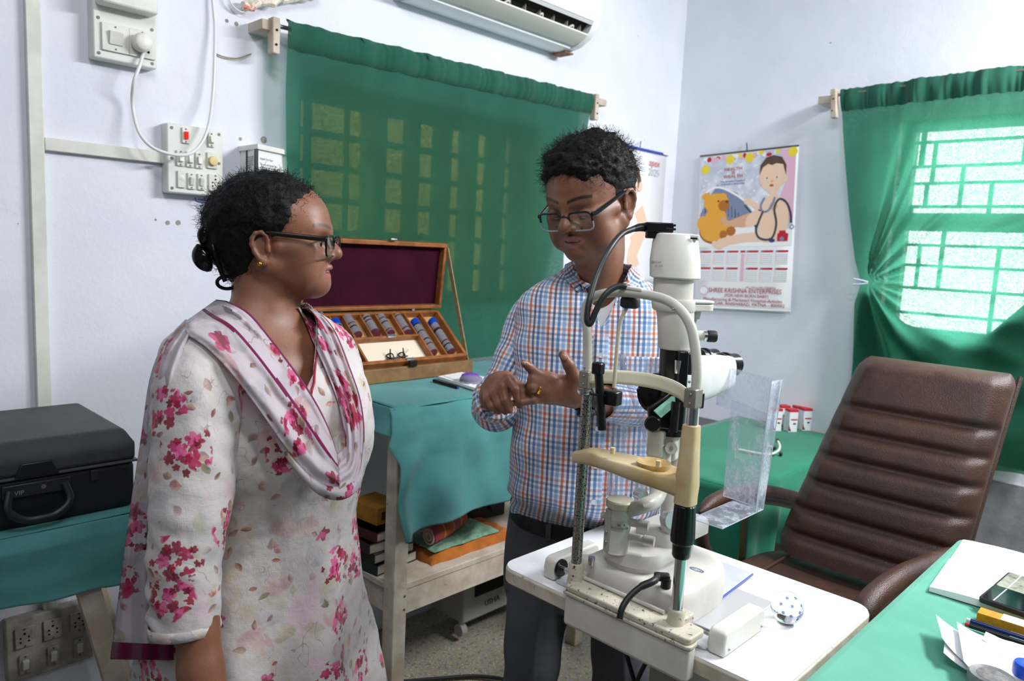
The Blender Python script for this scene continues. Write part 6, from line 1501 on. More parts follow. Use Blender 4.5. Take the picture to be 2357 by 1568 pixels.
def skin_mat(name, a, b, lip, rough=.42):
    t = NT(name); oc = t.objc(); at = t.sep(t.attr('tint'))
    c = t.mix(t.ss(t.noise(oc, 18., 4., .6), .35, .7), lin(a), lin(b)); c = t.mix(t.ss(t.noise(oc, 170., 2.), .62, .75)*.25, c, lin('#3d241a'))
    c = t.mix(at[0]*.9, c, lin(lip)); c = t.mix(at[1]*.92, c, lin('#120b08'))
    v = t.voro(oc, 900.)
    return t.end(t.bsdf(Base_Color=c, Roughness=rough, Specular_IOR_Level=.5, Normal=t.bump(Ex(t, v.outputs['Distance'])+t.noise(oc, 60., 3.)*.8, .0004, .35),
                        Subsurface_Weight=.12, Subsurface_Radius=(.010, .004, .002), Subsurface_Scale=.4, Coat_Weight=.06, Coat_Roughness=.35))
def np_mesh(name, P, F_, m_, root, tint=None, smooth_it=2):
    if smooth_it:
        for _ in range(smooth_it):
            acc = np.zeros_like(P); cnt = np.zeros(len(P))
            for a, b in ((0, 1), (1, 2), (2, 3), (3, 0)):
                np.add.at(acc, F_[:, a], P[F_[:, b]]); np.add.at(acc, F_[:, b], P[F_[:, a]]); np.add.at(cnt, F_[:, a], 1); np.add.at(cnt, F_[:, b], 1)
            P = P*.5 + .5*acc/np.maximum(cnt, 1)[:, None]
    base = np.array(BASE[root.name]) if root is not None else np.zeros(3)
    me = bpy.data.meshes.new(name); me.vertices.add(len(P)); me.vertices.foreach_set('co', (P-base).astype(np.float32).ravel())
    me.loops.add(len(F_)*4); me.loops.foreach_set('vertex_index', F_.astype(np.int32).ravel()); me.polygons.add(len(F_))
    me.polygons.foreach_set('loop_start', np.arange(0, len(F_)*4, 4, dtype=np.int32)); me.polygons.foreach_set('loop_total', np.full(len(F_), 4, np.int32))
    me.polygons.foreach_set('use_smooth', np.ones(len(F_), bool)); me.update(calc_edges=True); me.validate()
    if tint is not None:
        a = me.attributes.new('tint', 'FLOAT_VECTOR', 'POINT'); a.data.foreach_set('vector', tint.astype(np.float32).ravel())
    me.materials.append(m_); o = bpy.data.objects.new(name, me); COL.objects.link(o); o.parent = root; return o
def frizz(mb, P, Nn, n, length, curl, seed, rad=.00028, seg=5, out=.35):
    rnd = np.random.RandomState(seed); ix = rnd.randint(0, len(P), n)
    for i in ix:
        p = P[i].copy(); nr = Nn[i]; t = np.cross(nr, rnd.randn(3)); t /= np.linalg.norm(t)+1e-9
        pts = [p-nr*.001]; d = t*(1-out)+nr*out
        for k in range(seg):
            d = d + rnd.randn(3)*curl; d /= np.linalg.norm(d); p = p + d*length/seg*(.6+.8*rnd.rand()); pts.append(p.copy())
        mb.tube([V(q) for q in pts], [rad]*seg+[rad*.3], 3, cap=False)
def vnormals(P, F_):
    n = np.cross(P[F_[:, 2]]-P[F_[:, 0]], P[F_[:, 3]]-P[F_[:, 1]]); N = np.zeros_like(P)
    for k in range(4): np.add.at(N, F_[:, k], n)
    return N/(np.linalg.norm(N, axis=1)[:, None]+1e-12)
HAIR = mat('black_hair', '#0c0a0a', .6, spec=.3, bump=.0012, bscale=260)
LENSM = None
def lens_glass():
    t = NT('spectacle_lens'); g = t.n('ShaderNodeBsdfGlossy', {'Color': (1, 1, 1, 1), 'Roughness': .02}).outputs[0]; tr = t.n('ShaderNodeBsdfTransparent', {'Color': (.93, .97, .97, 1)}).outputs[0]
    f = Ex(t, t.n('ShaderNodeFresnel', {'IOR': 1.35}).outputs[0])*(1-Ex(t, t.n('ShaderNodeNewGeometry').outputs['Backfacing'])); return t.end(t.n('ShaderNodeMixShader', {0: f, 1: tr, 2: g}).outputs[0])
LENSM = lens_glass()
def add_eyes(L, root, look, down=0.):
    EW = mat('eye_white', '#b5a898', .3, col2='#a89888', nscale=200); IR = mat('eye_iris', '#1e0f09', .1); 
    for s in (1, -1):
        c = L.w((.0735, s*.0315, .012)); d = L.M @ np.array(look); d /= np.linalg.norm(d)
        o = MB().sph(c, .0128*L.sc, 12, sc=(1, 1, 1)).build('eyeball', EW, root, ang=180)
        MB().lathe(V(c)+V(d)*.0108, d, [(.0062, 0), (.0056, .0016), (.003, .0022), (.0005, .0023)], 20).build('iris', IR, o, ang=180)
def spectacles(root, L, w_, h_, x, z, m_top, m_low, temple, r_=.0012, gap=.009, tilt=0., rnd=.3, ear=(-.012, .079, .022), nm='glasses'):
    g = thing('tmp', 't', 't', (0, 0, 0)); bpy.data.objects.remove(g)
    rootb = BASE[root.name]
    fr_ = None
    for s in (1, -1):
        pts = []; n = 40
        for k in range(n+1):
            a = 2*math.pi*k/n; cy_ = math.copysign(abs(math.cos(a))**rnd, math.cos(a)); sz_ = math.copysign(abs(math.sin(a))**rnd, math.sin(a))
            yy = s*(gap+w_/2+cy_*w_/2); pts.append(L.w((x-.10*max(0, abs(yy)-.03)-tilt*sz_*h_/2, yy, z+sz_*h_/2)))
        up = [p for k, p in enumerate(pts) if k <= n//2]; lo = [p for k, p in enumerate(pts) if k >= n//2]
        o = MB().tube(up, r_*1.25, 8).build('rim_top', m_top, root); MB().tube(lo, r_, 8).build('rim_bottom', m_low, root)
        MB().rings([[V(p) for p in pts[:-1]], [V(p)+V(L.M[:, 0])*.001 for p in pts[:-1]]]).build('spectacle_lens', LENSM, root, smooth=False)
        e = ear; MB().tube([L.w((x-.10*max(0, gap+w_-.03), s*(gap+w_+.001), z+h_*.35)), L.w((x-.012, s*(gap+w_+.006), z+h_*.36)), L.w((e[0]+.01, s*e[1], e[2]+.004)), L.w((e[0]-.008, s*(e[1]+.001), e[2])), L.w((e[0]-.024, s*e[1], e[2]-.016))], [r_*1.6, r_*1.6, r_*1.3, r_*1.3, r_*1.1], 8, flat=1.6).build('temple', temple, root)
    MB().tube([L.w((x+.001, -gap, z+h_*.22)), L.w((x+.004, 0, z+h_*.34)), L.w((x+.001, gap, z+h_*.22))], r_*1.3, 8).build('bridge', m_top, root)
RV = np.array([R[0, 0], R[1, 0], 0.]); RV /= np.linalg.norm(RV); FV = np.array([-RV[1], RV[0], 0.])    # camera right, forward (level)
UP = np.array([0, 0, 1.])
def facing(yaw, pitch=0., roll=0.):
    """yaw measured from camera-right towards the camera; pitch > 0 looks down"""
    h = RV*math.cos(yaw) - FV*math.sin(yaw); x = h*math.cos(pitch) - UP*math.sin(pitch); y = np.cross(UP, h); z = np.cross(x, y)
    y2 = y*math.cos(roll)+z*math.sin(roll); z2 = np.cross(x, y2); return np.stack([x, y2, z2], 1)
# ------------------------------------------------------------ garments by lofting
def garment(nm, m_, root, rings, nseg=96, m=6, disp=None, cut=None, snapf=None, close=(False, False), u0=0., solid=0., frame_M=None, label=None):
    """rings: (centre, half-left-right a, half-front-back b, exponent, M) smooth-interpolated; front = M x axis. Writes cloth_uv (metres)"""
    keys = []
    for c, a, b, p, M in rings:
        M = np.asarray(M); q = []
        for k in range(nseg):
            th = 2*math.pi*k/nseg - math.pi
            q.append(np.asarray(c) + M[:, 0]*b*math.copysign(abs(math.cos(th))**p, math.cos(th)) + M[:, 1]*a*math.copysign(abs(math.sin(th))**p, math.sin(th)))
        keys.append(q)
    K = np.array(keys); nk = len(K); out = []
    Pp = np.concatenate([[2*K[0]-K[1]], K, [2*K[-1]-K[-2]]])
    for i in range(1, nk):
        for j in range(m if i < nk-1 else m+1):
            t = j/m; a, b, c, d = Pp[i-1], Pp[i], Pp[i+1], Pp[i+2]
            out.append(.5*((2*b)+(c-a)*t+(2*a-5*b+4*c-d)*t*t+(3*b-a-3*c+d)*t**3))
    G = np.array(out); nr = len(G)
    arc = np.zeros((nr, nseg)); f0 = nseg//2
    seg = np.linalg.norm(np.roll(G, -1, 1)-G, axis=2)
    for k in range(1, nseg//2+1):
        if f0+k < nseg: arc[:, f0+k] = arc[:, f0+k-1]+seg[:, f0+k-1]
        arc[:, f0-k] = arc[:, f0-k+1]-seg[:, f0-k]
    vv = np.concatenate([[0], np.cumsum(np.linalg.norm(G[1:, f0]-G[:-1, f0], axis=1)*.5+np.linalg.norm(G[1:]-G[:-1], axis=2).mean(1)*.5)])
    tu = np.roll(G, -1, 1)-np.roll(G, 1, 1); tv = np.gradient(G, axis=0); N = np.cross(tu, tv); N /= np.linalg.norm(N, axis=2)[..., None]+1e-9
    cen = G.mean(1, keepdims=True)
    if ((G-cen)*N).sum() < 0: N = -N
    if disp is not None:
        D_ = np.array([[disp(arc[i, j], vv[i], G[i, j], (j-f0)/f0) for j in range(nseg)] for i in range(nr)]); G = G + N*D_[..., None]
    far = None
    if snapf is not None:
        sn = [[snapf(G[i, j]) for j in range(nseg)] for i in range(nr)]; f_ = np.array([[q[0] for q in r_] for r_ in sn]); far = f_ > .036
        dv_ = np.array([[q[1] for q in r_] for r_ in sn]); G = G + dv_*np.where((f_ > 0) & ~far, f_, 0)[..., None]
    mb = MB(); mb.v = [tuple(p) for p in G.reshape(-1, 3)]; uvs = np.stack([arc+u0, np.repeat(vv[:, None], nseg, 1), np.zeros_like(arc)], 2).reshape(-1, 3)
    for i in range(nr-1):
        for j in range(nseg):
            k = (j+1) % nseg
            if cut is not None and cut(arc[i, j], vv[i], G[i, j], (j-f0)/f0): continue
            if far is not None and (far[i, j] or far[i, k] or far[i+1, j] or far[i+1, k]): continue
            mb.f.append([i*nseg+j, i*nseg+k, (i+1)*nseg+k, (i+1)*nseg+j]); mb.m.append(0)
    for e, r_ in ((0, 0), (1, nr-1)):
        if close[e]: mb.f.append([r_*nseg+j for j in range(nseg)]); mb.m.append(0)
    mb.uv = uvs
    return mb.build(nm, m_, root, ang=180, solid=solid, label=label), G, N
def tube_rings(pts, rad, Mx=None, p=1., flat=1.):
    """rings perpendicular to a path"""
    pts = [np.asarray(q, float) for q in pts]; out = []; X = None
    for i, q in enumerate(pts):
        d = V(pts[min(i+1, len(pts)-1)]-pts[max(i-1, 0)]); M = frame(d, X if X is not None else Mx); X = M.col[0].copy()
        A = np.array([[M[r][0] for r in range(3)], [M[r][1] for r in range(3)], [M[r][2] for r in range(3)]]).T
        r_ = rad[i]; out.append((q, r_*flat, r_, p, A))
    return out
# ------------------------------------------------------------ printed and checked cloth
def plaid():
    t = NT('checked_shirt_cotton'); u, v, _ = t.sep(t.attr('cloth_uv'))
    per = .047
    def stripe(x, off, wd):
        f = t.math('FRACT', x*(1/per)+off); d = t.math('ABSOLUTE', f-.5); return 1-t.ss(d, wd*.5-.012, wd*.5+.012)
    c = (*lin('#eef1f6'), 1)
    for x, k in ((v, .50), (u, .82)):
        for off, wd, col in ((.0, .125, '#d9693a'), (.25, .16, '#a4c2e6'), (.5, .14, '#3f86c4'), (.75, .115, '#39427c')):
            c = t.n('ShaderNodeMix', {0: stripe(x, off, wd)*k, 6: c, 7: lin(col)}, data_type='RGBA', blend_type='MULTIPLY').outputs[2] if x is u else t.mix(stripe(x, off, wd)*k, c, lin(col))
    wv = t.math('SINE', u*9000.)*t.math('SINE', v*9000.); n = t.noise(t.objc(), 40., 4.)
    return t.end(t.bsdf(Base_Color=c, Roughness=.8, Specular_IOR_Level=.2, Normal=t.bump(n*4.+wv*.1, .0016, .7), Sheen_Weight=.2))
def floral(name, ground='#d2ccca', ground2='#c3bcbd', sat=1., trans=0., border=None, dens=0.):
    t = NT(name); t.vdim = '2D'; uv = t.attr('cloth_uv'); u, v, _ = t.sep(uv)
    wob = t.noise(uv, 30., 3.)
    c = t.mix(t.ss(t.noise(uv, 7., 4.), .35, .7), lin(ground), lin(ground2))
    # watery pale shapes
    for sc, seed, col, amt in ((9., 3.1, '#b9b7bb', .55), (8., 7.7, '#d8b7c6', .55), (10., 1.3, '#c9b79c', .6), (11., 5.9, '#aeb08e', .5)):
        p = t.comb(u+seed, v+seed*1.7); c = t.mix(t.ss(t.noise(p, sc, 3., .55), .60, .68)*amt, c, lin(col))
    def petals(scale, seed, npet, R0, th, cols, stretch=1., lobes=.42):
        nonlocal c
        p = t.comb(u+seed, v*stretch+seed*.37); vo = t.voro(p, scale); 
        ps = t.sep(t.n('ShaderNodeVectorMath', {0: p, 1: vo.outputs['Position']}, operation='SUBTRACT').outputs[0])
        rn = t.sep(vo.outputs['Color']); x, y = ps[0]*scale, ps[1]*scale
        ang = t.math('ARCTAN2', y, x) + rn[0]*6.28; r_ = t.math('SQRT', x*x+y*y)
        lob = (1-lobes) + t.math('ABSOLUTE', t.math('COSINE', ang*(npet*.5)))*lobes
        msk = (1-t.ss(r_/lob, R0-.04, R0+.01))
        return msk, rn, r_, p
    wx = t.noise(t.comb(u, v, .3), 42., 2.); wy = t.noise(t.comb(u, v, 5.1), 42., 2.); u0_, v0_ = u, v
    u, v = u0_+(wx-.5)*.012, v0_+(wy-.5)*.012
    # big washed out petals
    for sc, seed, colA, colB, thr, amt in ((11., 12.2, '#c59aa0', '#d9c2b4', .60, .7), (13., 16.2, '#a9a6ac', '#c9c9cc', .58, .6), (14., 18.8, '#a9a27c', '#c8c0a2', .84, .6)):
        p = t.comb(u+seed, v+seed*.7); vo = t.voro(p, sc); ps = t.sep(t.n('ShaderNodeVectorMath', {0: p, 1: vo.outputs['Position']}, operation='SUBTRACT').outputs[0]); rn = t.sep(vo.outputs['Color'])
        a = rn[0]*6.28; ca, sa = t.math('COSINE', a), t.math('SINE', a); x = (ps[0]*ca+ps[1]*sa)*sc; y = (ps[1]*ca-ps[0]*sa)*sc
        m = (1-t.ss(x*x*7.+y*y*16., .45, .75))*t.ss(t.noise(p, 60., 3.), .3, .5); c = t.mix(m*(rn[1] > thr)*amt, c, t.mix(t.ss(y, -.12, .16), lin(colA), lin(colB)))
    # brown and tan leaves
    pat = t.ss(t.noise(t.comb(u+3.3, v+8.), 9., 2.), .38, .52)
    for sc, seed, colA, colB, thr in ((30., 2.2, '#6f4534', '#b98d70', .70), (26., 6.2, '#8f8a62', '#6f6e50', .89), (24., 8.8, '#a3655c', '#dcb4b0', .83), (36., 4.8, '#7c2a30', '#a86a58', .86)):
        p = t.comb(u*1.0+seed, v*1.0+seed*.7); vo = t.voro(p, sc); ps = t.sep(t.n('ShaderNodeVectorMath', {0: p, 1: vo.outputs['Position']}, operation='SUBTRACT').outputs[0]); rn = t.sep(vo.outputs['Color'])
        a = rn[0]*6.28; ca, sa = t.math('COSINE', a), t.math('SINE', a); x = (ps[0]*ca+ps[1]*sa)*sc; y = (ps[1]*ca-ps[0]*sa)*sc
        m = (1-t.ss(x*x*(5.+rn[2]*6.)+t.math('ABSOLUTE', y)*(3.+rn[2]*2.), .50, .72)); c = t.mix(m*pat*(rn[1] > thr)*(.55+.4*rn[2]), c, t.mix(t.ss(y+(t.noise(p, 90., 2.)-.5)*.5, -.1, .12), lin(colA), lin(colB)))
    # clusters of magenta blossoms
    cp = t.comb(u*.85+3.3, v+1.9); cv = t.voro(cp, 9.8, rnd=.9); crn = t.sep(cv.outputs['Color'])
    clus = (1-t.ss(Ex(t, cv.outputs['Distance'])+wob*.22-.11, .29, .33))*(crn[0] > .42)
    clus2 = (1-t.ss(Ex(t, cv.outputs['Distance'])+wob*.22-.11, .35, .39))*(crn[0] > .42)
    for sc, seed, colA, colB, cl_ in ((40., .0, '#c42e6c', '#8a1236', clus), (33., 4.4, '#e0679c', '#b81f56', clus), (52., 7.4, '#6f0f26', '#a01c3c', clus2)):
        m, rn, r_, p = petals(sc, seed, 5, .43 if sc < 50 else .34, 0, None)
        col = t.mix(t.ss(t.noise(p, 70., 2.)+rn[2]*.3-.15, .42, .56), lin(colA), lin(colB)); c = t.mix(m*cl_*(rn[1] > (.12 if sc < 50 else .5))*.93, c, col)
    # single blossoms
    m, rn, r_, p = petals(17., 9.1, 5, .30, 0, None); col = t.mix(t.ss(t.noise(p, 60., 2.), .42, .56), lin('#d65a8e'), lin('#8f1736')); c = t.mix(m*(rn[1] > .93-dens*.5)*.9, c, col)
    u, v = u0_, v0_
    # thin stems
    st = t.math('ABSOLUTE', t.noise(t.comb(u*1.6, v+2.), 14., 2.)-.5); c = t.mix((1-t.ss(st, .001, .006))*(t.noise(uv, 10., 2.) > .55)*.6, c, lin('#8c6f70'))
    if border:
        c = t.mix((Ex(t, t.attr('border', 'Fac')) > .5), c, lin(border))
    wv = t.noise(t.comb(u*900., v*120.), 1., 2.)+t.noise(t.comb(u*120., v*900.), 1., 2.)
    s = t.bsdf(Base_Color=c, Roughness=.8, Specular_IOR_Level=.2, Sheen_Weight=.2, Normal=t.bump(t.noise(t.objc(), 35., 4.)*4.+wv*.4, .0014, .6))
    if trans:
        tr = t.n('ShaderNodeBsdfTranslucent', {'Color': c}).outputs[0]; s = t.n('ShaderNodeMixShader', {0: .3, 1: s, 2: tr}).outputs[0]
        tp = t.n('ShaderNodeBsdfTransparent', {}).outputs[0]; s = t.n('ShaderNodeMixShader', {0: trans, 1: s, 2: tp}).outputs[0]
    return t.end(s)
# ------------------------------------------------------------ the woman
WSK = skin_mat('woman_skin', '#7f523c', '#8f604a', '#965c58', .45)
wc = np.array(PD(612, 740, 1.36)); wbase = (wc[0], wc[1], 0.)
wr = thing('person', 'woman in glasses and a white and pink floral kurta with matching shawl', 'person', wbase)
HM = facing(math.radians(-2), math.radians(-1)); HO = np.array(PD(641, 573, 1.375)); TM_ = facing(math.radians(40))
hx, hy, hz_ = HO
XA = axis((wc[0]-.42, hx-.15, .008), (hx-.15, hx+.15, .0019), (hx+.15, wc[0]+.40, .008))
YA_ = axis((wc[1]-.42, hy-.15, .008), (hy-.15, hy+.15, .0019), (hy+.15, wc[1]+.40, .008))
ZA_ = axis((0, hz_-.17, .010), (hz_-.17, hz_-.09, .004), (hz_-.09, hz_+.09, .0019), (hz_+.09, hz_+.16, .004))
F1 = Field(XA, YA_, ZA_); L1 = Loc(F1, HO, HM)
sculpt_head(L1, False, .8)
# neck and chest
zsh = PD(430, 770, 1.24)[2]
TL1 = Loc(F1, (wc[0], wc[1], 0), TM_)
nb = TL1.O + TM_ @ np.array([-.02, 0, zsh+.01])
F1.op(p_cone(L1.w((-.030, 0, -.02)), nb+np.array([0, 0, .03]), .052, .050), .02); F1.op(p_cone(L1.w((-.012, 0, -.070)), TL1.w((-.008, 0, zsh+.0)), .030, .040), .03)
F1.op(p_cone(L1.w((.016, 0, -.045)), L1.w((-.014, 0, -.10)), .034, .040), .03)
for s in (1, -1): TL1.cone((-.015, s*.04, zsh+.008), (-.01, s*.135, zsh-.060), .036, .042, .03)
TL1.ell((.00, 0, zsh-.10), (.098, .140, .105), .05); TL1.ell((-.00, 0, zsh-.22), (.115, .150, .14), .05); TL1.ell((-.01, 0, zsh-.45), (.11, .15, .17), .06)
for s in (1, -1):
    TL1.ell((.06, s*.07, zsh-.19), (.065, .07, .065), .04)
    TL1.cone((-.01, s*.085, zsh-.58), (.0, s*.085, .50), .088, .060, .05); TL1.cone((.0, s*.085, .50), (-.01, s*.09, .09), .055, .036, .03)
    TL1.cone((-.02, s*.09, .045), (.14, s*.10, .03), .035, .026, .03)
def hand_simple(F_, wr_, dr, sd_, r0):
    dr, sd_ = np.asarray(dr)/np.linalg.norm(dr), np.asarray(sd_)/np.linalg.norm(sd_)
    F_.op(p_cone(wr_, wr_+dr*.07, .026, .030), .02)
    for k in range(4):
        b = wr_+dr*.085+sd_*(k-1.5)*.018; F_.op(p_cone(wr_+dr*.05+sd_*(k-1.5)*.014, b, .013, .010), .012); F_.op(p_cone(b, b+dr*(.04+.01*(k in (1, 2))) , .0095, .0085), .004); F_.op(p_cone(b+dr*(.04+.01*(k in (1, 2))), b+dr*(.065+.012*(k in (1, 2)))+np.array([0, 0, -.004]), .0085, .007), .004)
    F_.op(p_cone(wr_+dr*.02-sd_*.02, wr_+dr*.055-sd_*.045, .014, .010), .012); F_.op(p_cone(wr_+dr*.055-sd_*.045, wr_+dr*.085-sd_*.05, .010, .008), .004)
shR = np.array(PD(462, 805, 1.245)); elR = np.array(PD(436, 1160, 1.165)); wrR = np.array(PD(462, 1545, 1.13)); wrR2 = np.array(PD(490, 1640, 1.12))
F1.op(p_cone(shR, elR, .050, .042), .03); F1.op(p_cone(elR, wrR, .040, .031), .02); F1.op(p_cone(wrR, wrR2, .031, .026), .02); hand_simple(F1, wrR2, wrR2-wrR+np.array([0, 0, -.02]), RV, .02)
shL = TL1.w((-.02, .145, zsh-.065)); elL = TL1.w((-.06, .15, zsh-.32)); wrL = TL1.w((-.07, .12, zsh-.55))
F1.op(p_cone(shL, elL, .050, .040), .03); F1.op(p_cone(elL, wrL, .038, .026), .02); hand_simple(F1, wrL, wrL-elL, TM_[:, 0], .02)
P_, Fq = F1.mesh()
tint = paint(P_, L1, [(0, lips_w), (1, lambda x, y, z: brow_w(x, y, z)*.7)])
np_mesh('body', P_, Fq, WSK, wr, tint)
del F1
add_eyes(L1, wr, (1, -.10, .03))
MB().rings([[V(L1.w((.0885+dx, y, -.0365+dz))) for y in np.linspace(-.014, .014, 9)] + [V(L1.w((.0870+dx, y, -.0405+dz))) for y in np.linspace(.014, -.014, 9)] for dx, dz in ((-.006, 0), (.0, 0))]).build('teeth', mat('teeth', '#cfc6b4', .3), wr)
# hair
FH = Field(axis((hx-.20, hx+.15, .0028)), axis((hy-.20, hy+.18, .0028)), axis((hz_-.13, hz_+.18, .0028)))
LH = Loc(FH, HO, HM)
LH.ell((-.028, 0, .050), (.096, .083, .086), .01); LH.ell((-.070, 0, .033), (.060, .070, .070), .03); LH.ell((-.008, 0, .072), (.076, .073, .058), .03)
LH.ell((-.050, 0, -.025), (.052, .056, .052), .03); LH.ell((-.098, 0, .012), (.030, .040, .038), .02)
LH.ell((.120, 0, .028), (.070, .12, .086), .012, True); LH.ell((.075, 0, -.050), (.085, .12, .062), .012, True)
for s in (1, -1):
    LH.ell((-.005, s*.088, -.006), (.024, .03, .036), .008, True); LH.ell((.082, s*.075, .000), (.046, .03, .040), .01, True)
P_, Fq = FH.mesh(); Nn = vnormals(P_, Fq)
dn = np.array([noise.fractal(V(p)*38, .8, 2.1, 4) for p in P_]); P_ = P_ + Nn*(dn*.0042)[:, None]; Nn = vnormals(P_, Fq)
np_mesh('hair', P_, Fq, HAIR, wr, None, 0)
fz = MB(); q = (P_-HO) @ HM; ok = np.nonzero(~((q[:, 0] > .02) & (q[:, 2] < .03)))[0]
frizz(fz, P_[ok], Nn[ok], 2600, .020, .55, 3); ok = np.nonzero(q[:, 2] > .02)[0]; frizz(fz, P_[ok], Nn[ok], 1500, .014, .6, 5, out=.6)
o = fz.build('hair_strands', HAIR, wr, ang=180); o['kind'] = 'stuff'
# claw clip
cl = MB(); cc_ = lambda x, y, z: V(L1.w((x, y, z)))
CLW = mat('glossy_black_plastic', '#08080a', .12)
def leaf(c, rx, rz, rot, nm):
    rr = []
    for k in range(13):
        t_ = -1+2*k/12; w__ = math.sqrt(max(.02, 1-t_*t_)); rr.append([V(L1.w((c[0]+(rx*w__*math.cos(a))*math.cos(rot)-(t_*rz)*math.sin(rot), c[1]-.010*math.sin(a)-.012*(1-t_*t_), c[2]+(rx*w__*math.cos(a))*math.sin(rot)+(t_*rz)*math.cos(rot)))) for a in [2*math.pi*i/16 for i in range(16)]])
    MB().rings(rr).build(nm, CLW, wr)
leaf((-.118, -.035, .022), .0115, .020, -.25, 'claw_jaw'); leaf((-.125, -.03, -.020), .0165, .026, .35, 'claw_jaw')
MB().tube(catmull([cc_(-.108, -.045, .04), cc_(-.098, -.058, .01), cc_(-.088, -.062, -.03), cc_(-.078, -.058, -.06)], 6), .0045, 10, flat=.6).build('claw_arm', CLW, wr)
MB().tube([cc_(-.082+.017*math.cos(a), -.040, -.063+.011*math.sin(a)) for a in [2*math.pi*k/24 for k in range(25)]], .0034, 8, cap=False).build('claw_ring', CLW, wr)
MB().sph(cc_(-.009, -.0865, -.026), .0045, 12).build('earring', mat('gold', '#c99b3c', .25, 1.), wr)
GB = mat('glasses_black', '#0b0b0d', .2); GT = mat('glasses_temple_brown', '#1d1312', .25)
spectacles(wr, L1, .050, .036, .103, .008, GB, GB, GT, .0019, .010, -.0, .35, (-.005, .081, .024))
# kurta
ZK = [zsh]
def cw_(x, y, z): return TL1.w((x, y, z))
rings = []
for z, x0, a, b, p in ((1.008*0+zsh+.052, -.012, .058, .056, 1.), (zsh+.036, -.012, .082, .064, 1.), (zsh+.014, -.010, .135, .078, .95), (zsh-.022, -.005, .178, .098, .85), (zsh-.075, .006, .186, .118, .8), (zsh-.15, .030, .183, .142, .82), (zsh-.21, .034, .180, .150, .85),
                       (zsh-.29, .020, .172, .140, .9), (zsh-.38, .010, .176, .142, .95), (zsh-.50, .006, .195, .160, 1.), (zsh-.62, .004, .215, .182, 1.), (zsh-.76, .004, .235, .205, 1.), (zsh-.92, .004, .255, .225, 1.)):
    rings.append((cw_(x0, 0, z), a, b, p, TM_))
KUR = floral('floral_kurta_cotton'); DUP = floral('floral_shawl_voile', '#d6d1d6', '#cbc5cc', trans=.10, dens=.25); DUPB = floral('floral_shawl_bordered', '#dad0d8', '#cfc3cc', trans=.06, border='#7d1650', dens=.25)
vN = .19
def kdisp(u, v_, p, a):
    low = min(1, max(0, (v_-.42)/.3))
    return .0035*hn(u*16, v_*10, 2)+.0035*hn(u*30+v_*14, v_*22)*(1-low*.4) + low*(.022*math.sin(u*26+1.2*math.sin(u*7)+hn(u*5, v_*2)*2)*(.4+.6*low)) + .0015*hn(u*80, v_*60)
def kcut(u, v_, p, a):
    q = TM_.T @ (np.asarray(p)-TL1.O); z = q[2]-zsh
    if q[0] < 0: return z > .042 or (abs(q[1]) < .075 and z > .03)
    return False
def ksnap(p):
    q = TM_.T @ (np.asarray(p)-TL1.O); z = q[2]-zsh
    if q[0] < 0 or abs(q[1]) > .085: return -1, (0, 0, 0)
    return z - (-.100+abs(q[1])*1.75), (tuple(TM_[:, 1]*math.copysign(1/1.75, q[1])) if abs(q[1]) > .010 else (0, 0, -1.))
krt, KG, KN = garment('kurta', KUR, wr, rings, 180, 10, kdisp, kcut, ksnap, solid=.0012)
sl_ring = tube_rings([PD(500, 800, 1.28), PD(470, 835, 1.225), PD(456, 900, 1.195), PD(450, 1000, 1.175), PD(444, 1110, 1.16), PD(434, 1210, 1.15), PD(426, 1310, 1.145), PD(424, 1400, 1.14), PD(425, 1452, 1.14)],
                     [.045, .063, .0690, .0660, .0620, .0575, .0540, .0505, .0490], (-FV[0], -FV[1], 0))
def sdisp(u, v_, p, a):
    el = math.exp(-((v_-.36)/.12)**2)+.5*math.exp(-((v_-.52)/.08)**2)
    fe = 1-sstep(np.float64(v_), .60, .66)*.85
    return (.0030*hn(u*18, v_*14, 4) + .0022*hn(u*34+v_*10, v_*40, 2) + el*.0042*math.sin(v_*150+u*26+4.5*hn(u*14, v_*9))*max(0., .4+1.2*hn(u*9, v_*8, 8)) + .0022*math.sin(v_*60+u*34+3*hn(v_*8, u*9))*(1-el*.6)*max(0, .5+hn(u*8, v_*5, 3)))*float(fe)
sleeve, SG, SN = garment('sleeve', KUR, krt, sl_ring, 72, 12, sdisp, None, u0=1.7, solid=.0012)
hem = tube_rings([PD(423.5, 1430, 1.14), PD(424, 1453, 1.14)], [.0505, .0500], (-FV[0], -FV[1], 0)); garment('sleeve_hem', KUR, sleeve, hem, 72, 2, None, None, u0=2.9, solid=.0012)
garment('sleeve', KUR, krt, tube_rings([shL+np.array([0, 0, .02]), shL*.6+elL*.4, elL, elL*.5+wrL*.5, elL*.2+wrL*.8], [.06, .066, .060, .052, .046], (1, 0, 0)), 48, 8, sdisp, None, u0=4., solid=.0012)
# trousers ends below the kurta
for s in (1, -1): garment('churidar', mat('white_churidar', '#d5d0cf', .8), wr, tube_rings([TL1.w((.0, s*.085, .55)), TL1.w((.0, s*.087, .3)), TL1.w((-.01, s*.09, .10))], [.075, .06, .045]), 32, 6)
